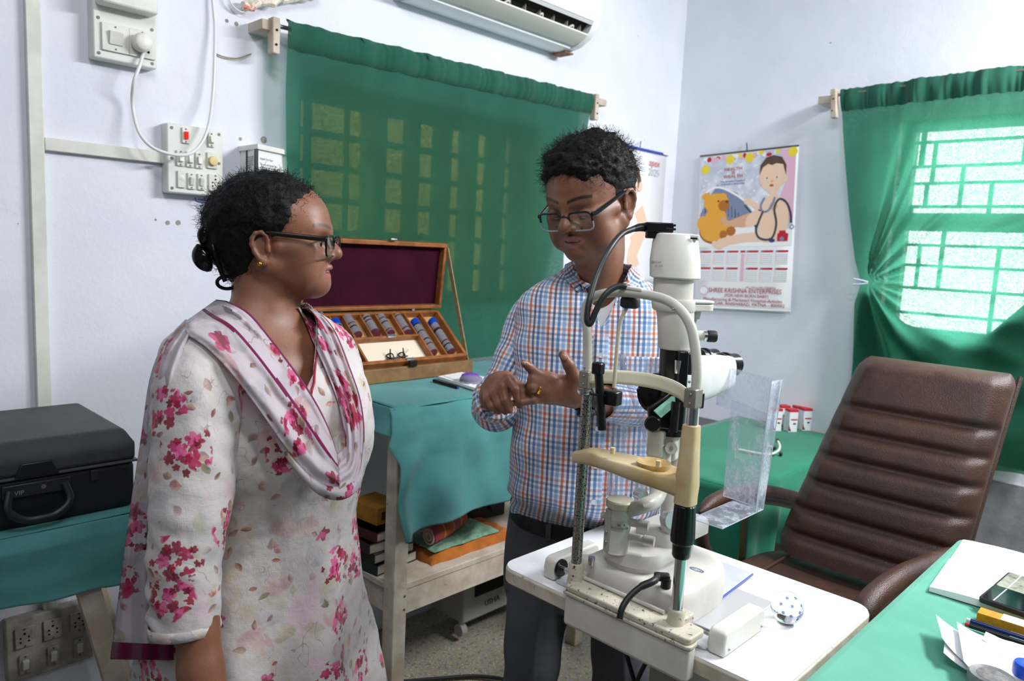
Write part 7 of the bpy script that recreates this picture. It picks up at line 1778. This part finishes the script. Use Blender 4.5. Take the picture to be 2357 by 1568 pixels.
# neckline piping follows the V of the kurta
pts = []
for yy in np.linspace(-.082, .082, 25):
    z = zsh-.100+abs(yy)*1.75
    best = None
    o_ = V(TL1.w((.30, yy, z))); 
    from mathutils.bvhtree import BVHTree
    pts.append((yy, z))
def bvh_of(objs):
    vs, fs = [], []
    for o in objs:
        b = len(vs); root = o
        while root.parent: root = root.parent
        off = BASE[root.name]; vs += [v.co + off for v in o.data.vertices]; fs += [[i+b for i in p.vertices] for p in o.data.polygons]
    return BVHTree.FromPolygons(vs, fs)
B1 = bvh_of([bpy.data.objects['kurta'], sleeve]); 
nl = []
for yy, z in pts:
    h = B1.ray_cast(V(TL1.w((.35, yy, z-.004))), V(-TM_[:, 0]))
    if h[0] is not None: nl.append(h[0]+V(TM_[:, 0])*.0015)
MB().tube(nl, .0022, 8).build('neckline_piping', mat('crimson_piping', '#8f1c40', .7), krt)
# shawl
B2 = bvh_of([bpy.data.objects['kurta'], sleeve, wr.children[0]])
SNAP = [True]
def snap(px, py, d, off=.010):
    if not SNAP[0]: return V(PD(px, py, d))
    dr = V(_ray(px, py)); h = B2.ray_cast(V(C0), dr.normalized())
    if h[0] is not None:
        dd = (np.array(h[0])-C0) @ (R @ np.array([0, 0, 1.])); d = min(d, dd-off)
    return V(PD(px, py, d))
def interp(st, n):
    pts = catmull([V(q) for q in st], n); return pts
def ribbon(nm, inner, outer, nt, mt, amp, freq, seed, off=.010, border=None, vscale=1., bulge=.01, mult=8, par=None):
    A, B = interp(inner, mult), interp(outer, mult); n = len(A); G = []
    for i in range(n):
        SNAP[0] = not (nm == 'shawl_back_fall' and i > n*.40)
        row = []
        for j in range(nt+1):
            t = j/nt; q = A[i].lerp(B[i], t); ph = math.sin(math.pi*t)
            dd = q.z - amp*(math.sin(t*freq*2*math.pi+seed+i/n*2.)*.5+.5)*min(1, ph*3) - bulge*ph + .004*hn(i*.12, t*6, seed)
            sp = V(PD(q.x, q.y, dd)); wf = float(sstep(np.float64(i/n), .22, .55)) if nm == 'shawl_back_fall' else 0.
            row.append(sp if wf >= 1 else snap(q.x, q.y, dd, off+amp*.8*(math.sin(t*freq*2*math.pi+seed+i/n*2.)*.5+.5)*min(1, ph*3)).lerp(sp, wf))
        G.append(row)
    for _ in range(14 if nm == 'shawl_back_fall' else 2):   # relax so that the cloth spans the gaps smoothly
        H = [[p.copy() for p in r_] for r_ in G]
        for i in range(1, n-1):
            for j in range(nt+1):
                H[i][j] = G[i][j]*.5 + (G[i-1][j]+G[i+1][j])*.25
                if nm == 'shawl_back_fall' and 0 < j < nt and i < n*.6: H[i][j] = H[i][j]*.5 + (G[i][j-1]+G[i][j+1])*.25
        G = H
    mb = MB(); mb.v = [tuple(p) for r_ in G for p in r_]; uv = []; vv = 0
    mid = [V(((a.x+b.x)/2*a.z/F, (a.y+b.y)/2*a.z/F, 0)) for a, b in zip(A, B)]; vv_ = [0.]
    for i in range(1, n): vv_.append(vv_[-1]+(mid[i]-mid[i-1]).length)
    um = sum(V((a.x-b.x, a.y-b.y, 0)).length*a.z/F for a, b in zip(A, B))/n*1.2; uu_ = [um]*n
    for i in range(n):
        if i: vv += (G[i][nt//2]-G[i-1][nt//2]).length
        uu = 0
        for j in range(nt+1):
            if j: uu += (G[i][j]-G[i][j-1]).length*.9
            uv.append((uu_[i]*j/nt+seed, vv_[i], 0))
    for i in range(n-1):
        for j in range(nt): mb.f.append([i*(nt+1)+j, i*(nt+1)+j+1, (i+1)*(nt+1)+j+1, (i+1)*(nt+1)+j]); mb.m.append(0)
    mb.uv = uv; o = mb.build(nm, mt, par or wr, ang=180, solid=.0010)
    if border is not None:
        at = o.data.attributes.new('border', 'FLOAT', 'POINT'); at.data.foreach_set('value', [1. if border(i/(n-1), j/nt) else 0. for i in range(n) for j in range(nt+1)])
    return o
inn = [(498, 690, 1.42), (530, 696, 1.36), (575, 722, 1.32), (620, 775, 1.28), (668, 838, 1.25), (715, 905, 1.24), (752, 975, 1.23), (776, 1045, 1.23)]
out_ = [(425, 742, 1.32), (432, 770, 1.24), (475, 800, 1.18), (535, 862, 1.15), (598, 945, 1.15), (665, 1040, 1.16), (722, 1105, 1.17), (782, 1128, 1.18)]
shawl = ribbon('shawl', inn, out_, 40, DUPB, .010, 2.5, .3, border=lambda s, t: (t < .035) or (.40+.02*math.sin(s*3) < t+.08*s-.0 < .475), mult=14)
inn2 = [(776, 1045, 1.23), (795, 1020, 1.25), (782, 940, 1.30), (755, 865, 1.35), (722, 790, 1.39), (700, 735, 1.43), (686, 708, 1.47)]
out2 = [(782, 1132, 1.18), (822, 1105, 1.22), (838, 1020, 1.28), (832, 930, 1.34), (805, 845, 1.40), (770, 760, 1.46), (728, 712, 1.52)]
ribbon('shawl_left_fold', inn2, out2, 28, DUPB, .012, 3., 1.7, border=lambda s, t: t > .95, mult=12, par=shawl)
inn3 = [(640, 1000, 1.19), (690, 1050, 1.19), (740, 1095, 1.195), (790, 1110, 1.20), (822, 1075, 1.25), (834, 1010, 1.30)]
out3 = [(632, 1010, 1.175), (680, 1085, 1.165), (735, 1140, 1.17), (790, 1150, 1.175), (830, 1115, 1.22), (842, 1030, 1.28)]
ribbon('shawl_lower_fold', inn3, out3, 10, DUP, .006, 1., 2.9, mult=10, par=shawl)
bin_ = [(452, 752, 1.29), (420, 810, 1.27), (392, 900, 1.27), (378, 1020, 1.27), (372, 1160, 1.27), (385, 1320, 1.27), (400, 1440, 1.27), (405, 1520, 1.27)]
bout = [(428, 735, 1.36), (378, 790, 1.34), (345, 870, 1.33), (326, 1000, 1.32), (303, 1150, 1.32), (280, 1320, 1.32), (266, 1430, 1.32), (254, 1518, 1.32)]
ribbon('shawl_back_fall', bin_, bout, 30, DUPB, .022, 2.5, 4.4, off=.0, border=lambda s, t: s > .935, mult=16, bulge=.02, par=shawl)
# ------------------------------------------------------------ the man
K = 1.055; _PD = PD
def PD(px, py, d): return _PD(px, py, d*K)
MSK = skin_mat('man_skin', '#754b37', '#855944', '#96605a', .47)
mc = np.array(PD(1352, 1110, 1.70)); mbase = (mc[0], mc[1], 0.)
mr = thing('person', 'man in glasses and a blue and orange checked shirt counting on his fingers', 'person', mbase)
MH = facing(math.radians(90+36), math.radians(22), math.radians(3)); 
MT = facing(math.radians(90+2))
# place the head so that the ear and the nose fall where the photo has them
MO = np.array(PD(1362, 478, 1.545))
hx, hy, hz_ = MO
hands_c = np.array(PD(1235, 890, 1.42))
lo = np.minimum(MO-.14, hands_c-.16); hi = np.maximum(MO+.14, hands_c+.15)
XA = axis((mc[0]-.45, lo[0], .009), (lo[0], hi[0], .0021), (hi[0], mc[0]+.42, .009))
YA_ = axis((mc[1]-.45, lo[1], .009), (lo[1], hi[1], .0021), (hi[1], mc[1]+.42, .009))
hzc = hands_c[2]
ZA_ = axis((0, hzc-.085, .011), (hzc-.085, hzc+.095, .0021), (hzc+.095, hz_-.13, .008), (hz_-.13, hz_+.09, .0021), (hz_+.09, hz_+.16, .004))
F1 = Field(XA, YA_, ZA_); L2 = Loc(F1, MO, MH, 1.05*K); sculpt_head(L2, True, .22)
zs = PD(1190, 670, 1.70)[2]
T2 = Loc(F1, (mc[0], mc[1], 0), MT)
F1.op(p_cone(L2.w((-.035, 0, -.02)), T2.w((-.01, 0, zs+.0)), .054, .052), .02); F1.op(p_cone(L2.w((.015, 0, -.075)), T2.w((.025, 0, zs-.02)), .040, .045), .03)
F1.op(p_cone(L2.w((.035, 0, -.060)), L2.w((.0, 0, -.10)), .040, .045), .03)
for s in (1, -1): T2.cone((-.01, s*.04, zs-.005), (-.01, s*.125, zs-.085), .034, .040, .03)
T2.ell((.0, 0, zs-.13), (.095, .145, .11), .04); T2.ell((.0, 0, zs-.30), (.105, .135, .15), .05)
for s in (1, -1):
    T2.cone((-.035, s*.080, zs-.50), (.0, s*.10, .46), .064, .050, .05); T2.cone((.0, s*.10, .46), (-.01, s*.11, .10), .050, .036, .03); T2.cone((-.02, s*.10, .05), (.15, s*.115, .035), .04, .03, .03)
def Q(px, py, d): return np.array(PD(px, py, d))
# arms: his right (left in the picture), his left
F1.op(p_cone(Q(1225, 745, 1.71), Q(1146, 925, 1.70), .040, .036), .03); F1.op(p_cone(Q(1146, 925, 1.70), Q(1138, 912, 1.535), .037, .029), .02); F1.op(p_cone(Q(1138, 912, 1.535), Q(1146, 898, 1.475), .029, .026), .02)
F1.op(p_cone(Q(1485, 745, 1.70), Q(1528, 925, 1.67), .040, .036), .03); F1.op(p_cone(Q(1528, 930, 1.66), Q(1400, 922, 1.50), .037, .028), .02); F1.op(p_cone(Q(1400, 922, 1.50), Q(1322, 908, 1.43), .028, .024), .02)
def fing(pts, rs, k=.0035):
    for i in range(len(pts)-1): F1.op(p_cone(Q(*pts[i]), Q(*pts[i+1]), rs[i], rs[i+1]), k if i else .010)
# his left hand, back towards the camera
for a, b, r0, r1 in (((1322, 895, 1.43), (1262, 872, 1.41), .020, .013), ((1322, 903, 1.425), (1255, 886, 1.405), .021, .014), ((1322, 911, 1.425), (1254, 901, 1.405), .020, .013), ((1320, 917, 1.43), (1262, 916, 1.41), .018, .012), ((1328, 900, 1.43), (1300, 885, 1.42), .024, .018)):
    F1.op(p_cone(Q(*a), Q(*b), r0, r1), .012)
fing([(1262, 872, 1.408), (1232, 858, 1.395), (1218, 845, 1.385), (1206, 836, 1.378)], [.0125, .0098, .0088, .0072])
fing([(1252, 884, 1.402), (1226, 873, 1.39), (1221, 886, 1.412), (1230, 897, 1.425)], [.0125, .0100, .0090, .0075])
fing([(1252, 898, 1.402), (1224, 892, 1.388), (1219, 906, 1.410), (1228, 915, 1.425)], [.0118, .0096, .0088, .0072])
fing([(1262, 914, 1.410), (1228, 921, 1.400), (1200, 926, 1.398), (1180, 928, 1.398)], [.0110, .0085, .0075, .0062])
fing([(1312, 893, 1.415), (1322, 868, 1.398), (1309, 840, 1.385), (1295, 816, 1.380)], [.0195, .0140, .0110, .0082], .006)
# his right hand, fingers pinching the little finger
for a, b, r0, r1 in (((1146, 898, 1.475), (1133, 880, 1.435), .024, .014), ((1148, 896, 1.475), (1147, 872, 1.43), .024, .014), ((1150, 898, 1.475), (1165, 870, 1.428), .022, .013), ((1143, 903, 1.475), (1121, 894, 1.44), .022, .012), ((1152, 902, 1.475), (1180, 888, 1.44), .022, .014)):
    F1.op(p_cone(Q(*a), Q(*b), r0, r1), .012)
fing([(1166, 872, 1.428), (1172, 874, 1.398), (1186, 896, 1.385), (1190, 918, 1.388)], [.0125, .0105, .0090, .0074])
fing([(1148, 874, 1.43), (1156, 890, 1.398), (1163, 920, 1.392), (1173, 944, 1.398)], [.0125, .0105, .0092, .0074])
fing([(1133, 882, 1.435), (1138, 904, 1.405), (1148, 930, 1.400), (1163, 948, 1.405)], [.0120, .0100, .0088, .0070])
fing([(1121, 896, 1.44), (1122, 918, 1.415), (1133, 936, 1.410), (1148, 948, 1.413)], [.0108, .0088, .0078, .0064])
fing([(1180, 888, 1.445), (1201, 896, 1.425), (1205, 914, 1.415), (1196, 932, 1.408)], [.0150, .0120, .0104, .0082], .006)
P_, Fq = F1.mesh()
tint = paint(P_, L2, [(0, lips_w), (1, brow_w)])
NAILS = [Q(1292, 808, 1.374), Q(1176, 940, 1.390)]
np_mesh('body', P_, Fq, MSK, mr, tint)
del F1
NM = mat('fingernail', '#9a6f5e', .25)
def nail(p, dr, nrm_, w_=.0048, l_=.0062):
    fr = frame(nrm_, dr); MB().rings([[V(p)+fr @ V((l_*math.cos(a)*k, w_*math.sin(a)*k, h)) for a in [2*math.pi*i/16 for i in range(16)]] for k, h in ((1, -.0012), (1, .0), (.7, .0012), (.1, .0016))]).build('fingernail', NM, mr, ang=180)
tov = V(C0-Q(1295, 820, 1.38)).normalized()
nail(Q(1297, 822, 1.3715), Q(1292, 805, 1.37)-Q(1305, 838, 1.37), tov, .0054, .0072)
nail(Q(1205, 836, 1.3705), Q(1200, 828, 1.37)-Q(1218, 845, 1.37), tov, .0036, .0048)
pass
add_eyes(L2, mr, (.9, 0, -.45))
MB().rings([[V(L2.w((.0880+dx, y, -.0372))) for y in np.linspace(-.013, .013, 9)] + [V(L2.w((.0870+dx, y, -.0400))) for y in np.linspace(.013, -.013, 9)] for dx in (-.006, 0)]).build('teeth', mat('teeth', ''), mr)
# hair
FH = Field(axis((hx-.18, hx+.18, .0028)), axis((hy-.18, hy+.18, .0028)), axis((hz_-.12, hz_+.19, .0028))); LH = Loc(FH, MO, MH, 1.05*K)
LH.ell((-.024, 0, .052), (.098, .080, .088), .01); LH.ell((.005, 0, .086), (.080, .070, .046), .03); LH.ell((.040, .005, .106), (.042, .052, .022), .025); LH.ell((-.045, 0, -.02), (.052, .062, .06), .03)
LH.ell((.122, 0, .026), (.072, .09, .078), .008, True); LH.ell((.075, 0, -.060), (.080, .12, .070), .01, True)
for s in (1, -1):
    LH.ell((-.008, s*.088, -.004), (.026, .03, .036), .006, True); LH.ell((.062, s*.078, .018), (.040, .03, .048), .01, True); LH.ell((-.045, s*.08, -.052), (.06, .05, .045), .01, True)
LH.ell((-.06, 0, -.10), (.10, .10, .05), .01, True)
P_, Fq = FH.mesh(); Nn = vnormals(P_, Fq); q = (P_-MO) @ MH
dn = np.array([noise.fractal(V((p[0]*55, p[1]*24, p[2]*40)), .8, 2.1, 4) for p in q]); top = sstep(q[:, 2], .04, .10); P_ = P_ + Nn*(dn*(.003+.006*top))[:, None]; Nn = vnormals(P_, Fq)
np_mesh('hair', P_, Fq, HAIR, mr, None, 0)
fz = MB(); ok = np.nonzero(q[:, 2] > .05)[0]; frizz(fz, P_[ok], Nn[ok], 2600, .024, .35, 11, out=.45); ok = np.nonzero(~((q[:, 0] > .03) & (q[:, 2] < .03)))[0]; frizz(fz, P_[ok], Nn[ok], 1200, .008, .3, 12, out=.5)
o = fz.build('hair_strands', HAIR, mr, ang=180); o['kind'] = 'stuff'
CLR = mat('clear_grey_frame', '#9aa0a8', .15, .4); 
spectacles(mr, L2, .049, .035, .100, .004, mat('glasses_dark_top', '#1c1f26', .2), CLR, mat('glasses_dark_temple', '#16181a', .2), .0019, .009, .0, .45, (-.008, .079, .024))
# shirt
SHM_ = plaid()
def c2(x, y, z): return T2.w((x, y, z))
zb_ = PD(1340, 1135, 1.60)[2]
rings = []
TI = T2.M.copy(); tl_ = math.radians(12); TI = np.stack([MT[:, 0]*math.cos(tl_)-UP*math.sin(tl_), MT[:, 1], UP*math.cos(tl_)+MT[:, 0]*math.sin(tl_)], 1)
for z, x0, a, b, p, M in ((zs+.070, .004, .064, .064, 1., TI), (zs+.048, .0, .092, .072, 1., TI), (zs+.016, -.004, .145, .090, .92, MT), (zs-.028, -.002, .180, .108, .82, MT), (zs-.09, .004, .184, .118, .8, MT), (zs-.17, .012, .178, .130, .82, MT), (zs-.27, .022, .176, .142, .85, MT),
                          (zs-.36, .030, .178, .152, .88, MT), (zs-.43, .028, .178, .150, .9, MT), (zs-.475, .016, .174, .136, .92, TI), (zs-.505, .006, .166, .120, .92, TI)):
    rings.append((c2(x0-(.022 if z < zs-.44 else 0), 0, zs+(z-zs)*K), a*K, b*(.72 if z < zs-.44 else 1), p, M))
def mdisp(u, v_, p, a):
    return .003*hn(u*14, v_*9, 1) + .0028*hn(u*26-v_*9, v_*18, 6) + .004*math.exp(-((v_-.62)/.06)**2)*math.sin(u*60+hn(u*9)*4) + .004*math.exp(-((abs(u)-.2)/.06)**2)*math.sin(v_*55+u*20)
def mcut(u, v_, p, a):
    q = MT.T @ (np.asarray(p)-T2.O); z = q[2]-zs
    if q[0] < 0: return z > .075
    return False
def msnap(p):
    q = MT.T @ (np.asarray(p)-T2.O); z = q[2]-zs
    if q[0] < 0 or abs(q[1]) > .07: return -1, (0, 0, 0)
    return z - (-.062+abs(q[1])*2.1), (tuple(MT[:, 1]*math.copysign(1/2.1, q[1])) if abs(q[1]) > .008 else (0, 0, -1.))
sh_, MG, MN = garment('shirt', SHM_, mr, rings, 160, 10, mdisp, mcut, msnap, solid=.0012)
def sd2(u, v_, p, a): return .003*hn(u*18, v_*12, 4)+.0055*math.sin(v_*70+u*18+3*hn(u*8, v_*6))*math.exp(-((v_-.26)/.10)**2)+.003*math.sin(v_*40-u*22+2*hn(v_*5))
s1 = tube_rings([Q(1255, 708, 1.72), Q(1234, 718, 1.71), Q(1216, 762, 1.705), Q(1190, 828, 1.70), Q(1160, 890, 1.695), Q(1148, 932, 1.675), Q(1142, 938, 1.63), Q(1136, 925, 1.575), Q(1140, 918, 1.545)], [.030, .050, .0575, .057, .054, .053, .052, .048, .043], (-FV[0], -FV[1], 0))
garment('sleeve', SHM_, sh_, s1, 64, 10, sd2, None, u0=.013, solid=.0012)
s2 = tube_rings([Q(1455, 703, 1.72), Q(1478, 714, 1.71), Q(1496, 762, 1.705), Q(1518, 832, 1.69), Q(1532, 905, 1.67), Q(1525, 945, 1.64), Q(1490, 938, 1.575), Q(1430, 928, 1.525), Q(1388, 922, 1.492)], [.030, .050, .0575, .057, .056, .054, .050, .044, .040], (-FV[0], -FV[1], 0))
garment('sleeve', SHM_, sh_, s2, 64, 10, sd2, None, u0=.02, solid=.0012)
garment('rolled_cuff', SHM_, sh_, tube_rings([Q(1137, 926, 1.575), Q(1138, 925, 1.572), Q(1142, 918, 1.545), Q(1143, 917, 1.542), Q(1142, 918, 1.546), Q(1139, 922, 1.56)], [.044, .0475, .0455, .043, .040, .038], (-FV[0], -FV[1], 0)), 48, 4, lambda u, v_, p, a: .0015*hn(u*30, v_*30))
# collar
B3 = bvh_of([sh_])
def on_shirt(y, z, off=.004, x=.40):
    h = B3.ray_cast(V(T2.w((x, y, z))), V(-MT[:, 0])); return (h[0]+V(MT[:, 0])*off) if h[0] is not None else None
for s in (1, -1):
    st_ = []; n = 16
    band_ = []; 
    for k in range(n+1):
        t = k/n; a = math.pi*(1-t)+.30*t
        nk = c2(.002+.072*math.cos(a), s*.070*math.sin(a), zs+.076-.012*(1-math.cos(a-.3))*0 + (-.046*max(0, t-.55)/.45 if t > .55 else 0.))
        fall_out = np.array([math.cos(a), s*math.sin(a)]); fo = MT[:, 0]*fall_out[0]*.018 + MT[:, 1]*fall_out[1]*.014
        lo_ = np.array(nk)+fo+np.array([0, 0, -.028-.018*max(0, (t-.5)/.5)]) + MT[:, 1]*s*(.030*max(0, (t-.55)/.45))
        band_.append((V(nk), V(lo_)))
    def push(p, off):
        hv = B3.ray_cast(p+V((0, 0, .12)), V((0, 0, -1)))
        if hv[0] is not None and 0 < hv[0].z+off-p.z < .05: p = V((p.x, p.y, hv[0].z+off)); return p
        ax_ = V(T2.w((0, 0, 0))); n_ = V((p.x-ax_.x, p.y-ax_.y, 0)).normalized(); h = B3.ray_cast(p+n_*.25, -n_)
        if h[0] is not None:
            dh = V((h[0].x-ax_.x, h[0].y-ax_.y, 0)).length; dp = V((p.x-ax_.x, p.y-ax_.y, 0)).length
            if dh+off > dp: p = p + n_*(dh+off-dp)
        return p
    mb = MB(); m_ = 8; uv = []
    for k, (a, b) in enumerate(band_):
        for j in range(m_+1):
            t = j/m_; p = a.lerp(b, t); p += V((0, 0, .006*math.sin(math.pi*t))); p = push(p, .004+.004*t); mb.v.append(tuple(p)); uv.append((k*.0135+.02, t*.05+.3, 0))
    for k in range(n):
        for j in range(m_): mb.f.append([k*(m_+1)+j, k*(m_+1)+j+1, (k+1)*(m_+1)+j+1, (k+1)*(m_+1)+j]); mb.m.append(0)
    mb.uv = uv; mb.build('collar', SHM_, sh_, ang=180, solid=.0016)
mb = MB(); 
def vest(s, t):
    y = lerp(-.052, .052, s); z = lerp(zs-.10, zs+.012+abs(y)*.45, t); return V(T2.w((.096-.055*t*t-.25*y*y*4*.5+.012*(1-t), y, z)))
mb.grid(vest, 16, 10); mb.build('white_undershirt', mat('undershirt_white', '#e4e6ea', .85, bump=.0006, bscale=300), mr, ang=180, solid=.001)
# placket, buttons, pocket
def patch(nm, y0, y1, z0, z1, off, ny, nz, u0, v0):
    mb = MB(); uv = []
    for j in range(nz+1):
        for i in range(ny+1):
            y, z = lerp(y0, y1, i/ny), lerp(z0, z1, j/nz); p = on_shirt(y, z, off) or V(T2.w((.12, y, z))); mb.v.append(tuple(p)); uv.append((y+u0, v0-z, 0))
    for j in range(nz):
        for i in range(ny): mb.f.append([j*(ny+1)+i, j*(ny+1)+i+1, (j+1)*(ny+1)+i+1, (j+1)*(ny+1)+i]); mb.m.append(0)
    mb.uv = uv; return mb.build(nm, SHM_, sh_, ang=180, solid=.001)
patch('placket', -.016, .016, zs-.44, zs-.075, .003, 4, 40, 0., 0.)
patch('pocket', .052, .148, zs-.245, zs-.12, .004, 12, 14, .006, .01)
for k in range(5):
    p = on_shirt(.0, zs-.12-.078*k, .0055)
    if p is not None: MB().lathe(p, MT[:, 0], [(.0055, 0), (.0055, .0015), (.003, .0012)], 16).build('button', mat('shirt_button', '#dfe6ee', .3), sh_)
# watch and ring
wa = Q(1346, 913, 1.452); wd_ = Q(1322, 908, 1.43)-Q(1400, 922, 1.50); wd_ /= np.linalg.norm(wd_)
MB().lathe(wa, wd_, [(.0285, -.011), (.0325, -.010), (.0325, .010), (.0285, .011), (.0275, 0)], 36).build('watch_strap', mat('watch_strap_black', '#141417', .45), mr)
fcn = V(C0-wa).normalized(); dw = V(wd_); 
wn_ = (fcn*.5+V((0, 0, -.85))); wn_ = (wn_-dw*wn_.dot(dw)).normalized()
MB().lathe(V(wa)+wn_*.030, wn_, [(.019, 0), (.0205, .002), (.0205, .008), (.018, .010), (.016, .009), (.002, .009)], 32).build('watch_case', mat('watch_case', '#2a2b30', .25, .6), mr)
ra, rb = Q(1252, 898, 1.402), Q(1224, 892, 1.388); rd = (rb-ra)/np.linalg.norm(rb-ra)
MB().lathe(ra*.42+rb*.58, rd, [(.0112, -.0034), (.0128, -.0028), (.0122, 0), (.0128, .0028), (.0112, .0034)], 32).build('finger_ring', mat('gold', ''), mr)
# trousers and belt
TRO = mat('charcoal_trousers', '#484a50', .85, col2='#515359', nscale=6, bump=.0012, bscale=40)
rings = []
for z, x0, a, b, p in ((zs-.490, .004, .171, .126, .95), (zs-.53, .004, .176, .128, .95), (zs-.60, .0, .182, .125, .95), (zs-.68, -.002, .180, .122, .95), (zs-.72, -.002, .172, .115, 1.)): rings.append((c2(x0-.026, 0, zs+(z-zs)*K), a*K, b*.82, p, TI if z > zs-.56 else MT))
trs, _, _ = garment('trousers', TRO, mr, rings, 96, 7, lambda u, v_, p, a: .003*hn(u*12, v_*12, 3), None, solid=.0015)
for s in (1, -1):
    lg = tube_rings([c2(-.02, s*.086, zs-.64), c2(-.012, s*.096, zs-.76), c2(.004, s*.106, .45), c2(.0, s*.112, .25), c2(-.006, s*.118, .06)], [.092, .086, .074, .066, .064], tuple(MT[:, 0]), 1.)
    garment('trouser_leg', TRO, trs, lg, 64, 12, lambda u, v_, p, a: .0035*hn(u*14, v_*9, 7)+.004*math.sin(v_*34+u*12+2*hn(v_*6, u*5))*min(1, v_*2.2)+.004*math.exp(-(u/.006)**2)-.002, None, solid=.0015)
    fx = MB(); fx.rings([[V(T2.w((x, s*.118+w_*math.sin(a), max(.004, .045+hh*math.cos(a)-.0)))) for a in [2*math.pi*i/20 for i in range(20)]] for x, w_, hh in ((-.07, .02, .02), (-.06, .038, .04), (.02, .042, .042), (.10, .046, .036), (.16, .036, .024), (.18, .014, .012))]); fx.build('shoe', mat('black_shoe', '#131212', .35), mr)
BEL = mat('belt_black', '#111114', .4)
belt, _, _ = garment('belt', BEL, mr, [(c2(-.020, 0, zs-.500*K+dz), .1735*K+k, .1085+k, .95, TI) for dz, k in ((.016, -.001), (.015, .001), (-.015, .002), (-.016, 0))], 96, 2)
bp2 = c2(.093, .01, zs-.525*K)
MB().box(bp2, (.004, .042, .036), Matrix([list(r_) for r_ in TI])).build('belt_buckle', mat('gunmetal', '#4a4c52', .3, .8), belt, bevel=.003)
for y in (.075, -.09): MB().box(c2(.082, y, zs-.520*K), (.006, .012, .042), Matrix([list(r_) for r_ in TI])).build('belt_loop', TRO if y < 0 else mat('steel', ''), trs)
PD = _PD
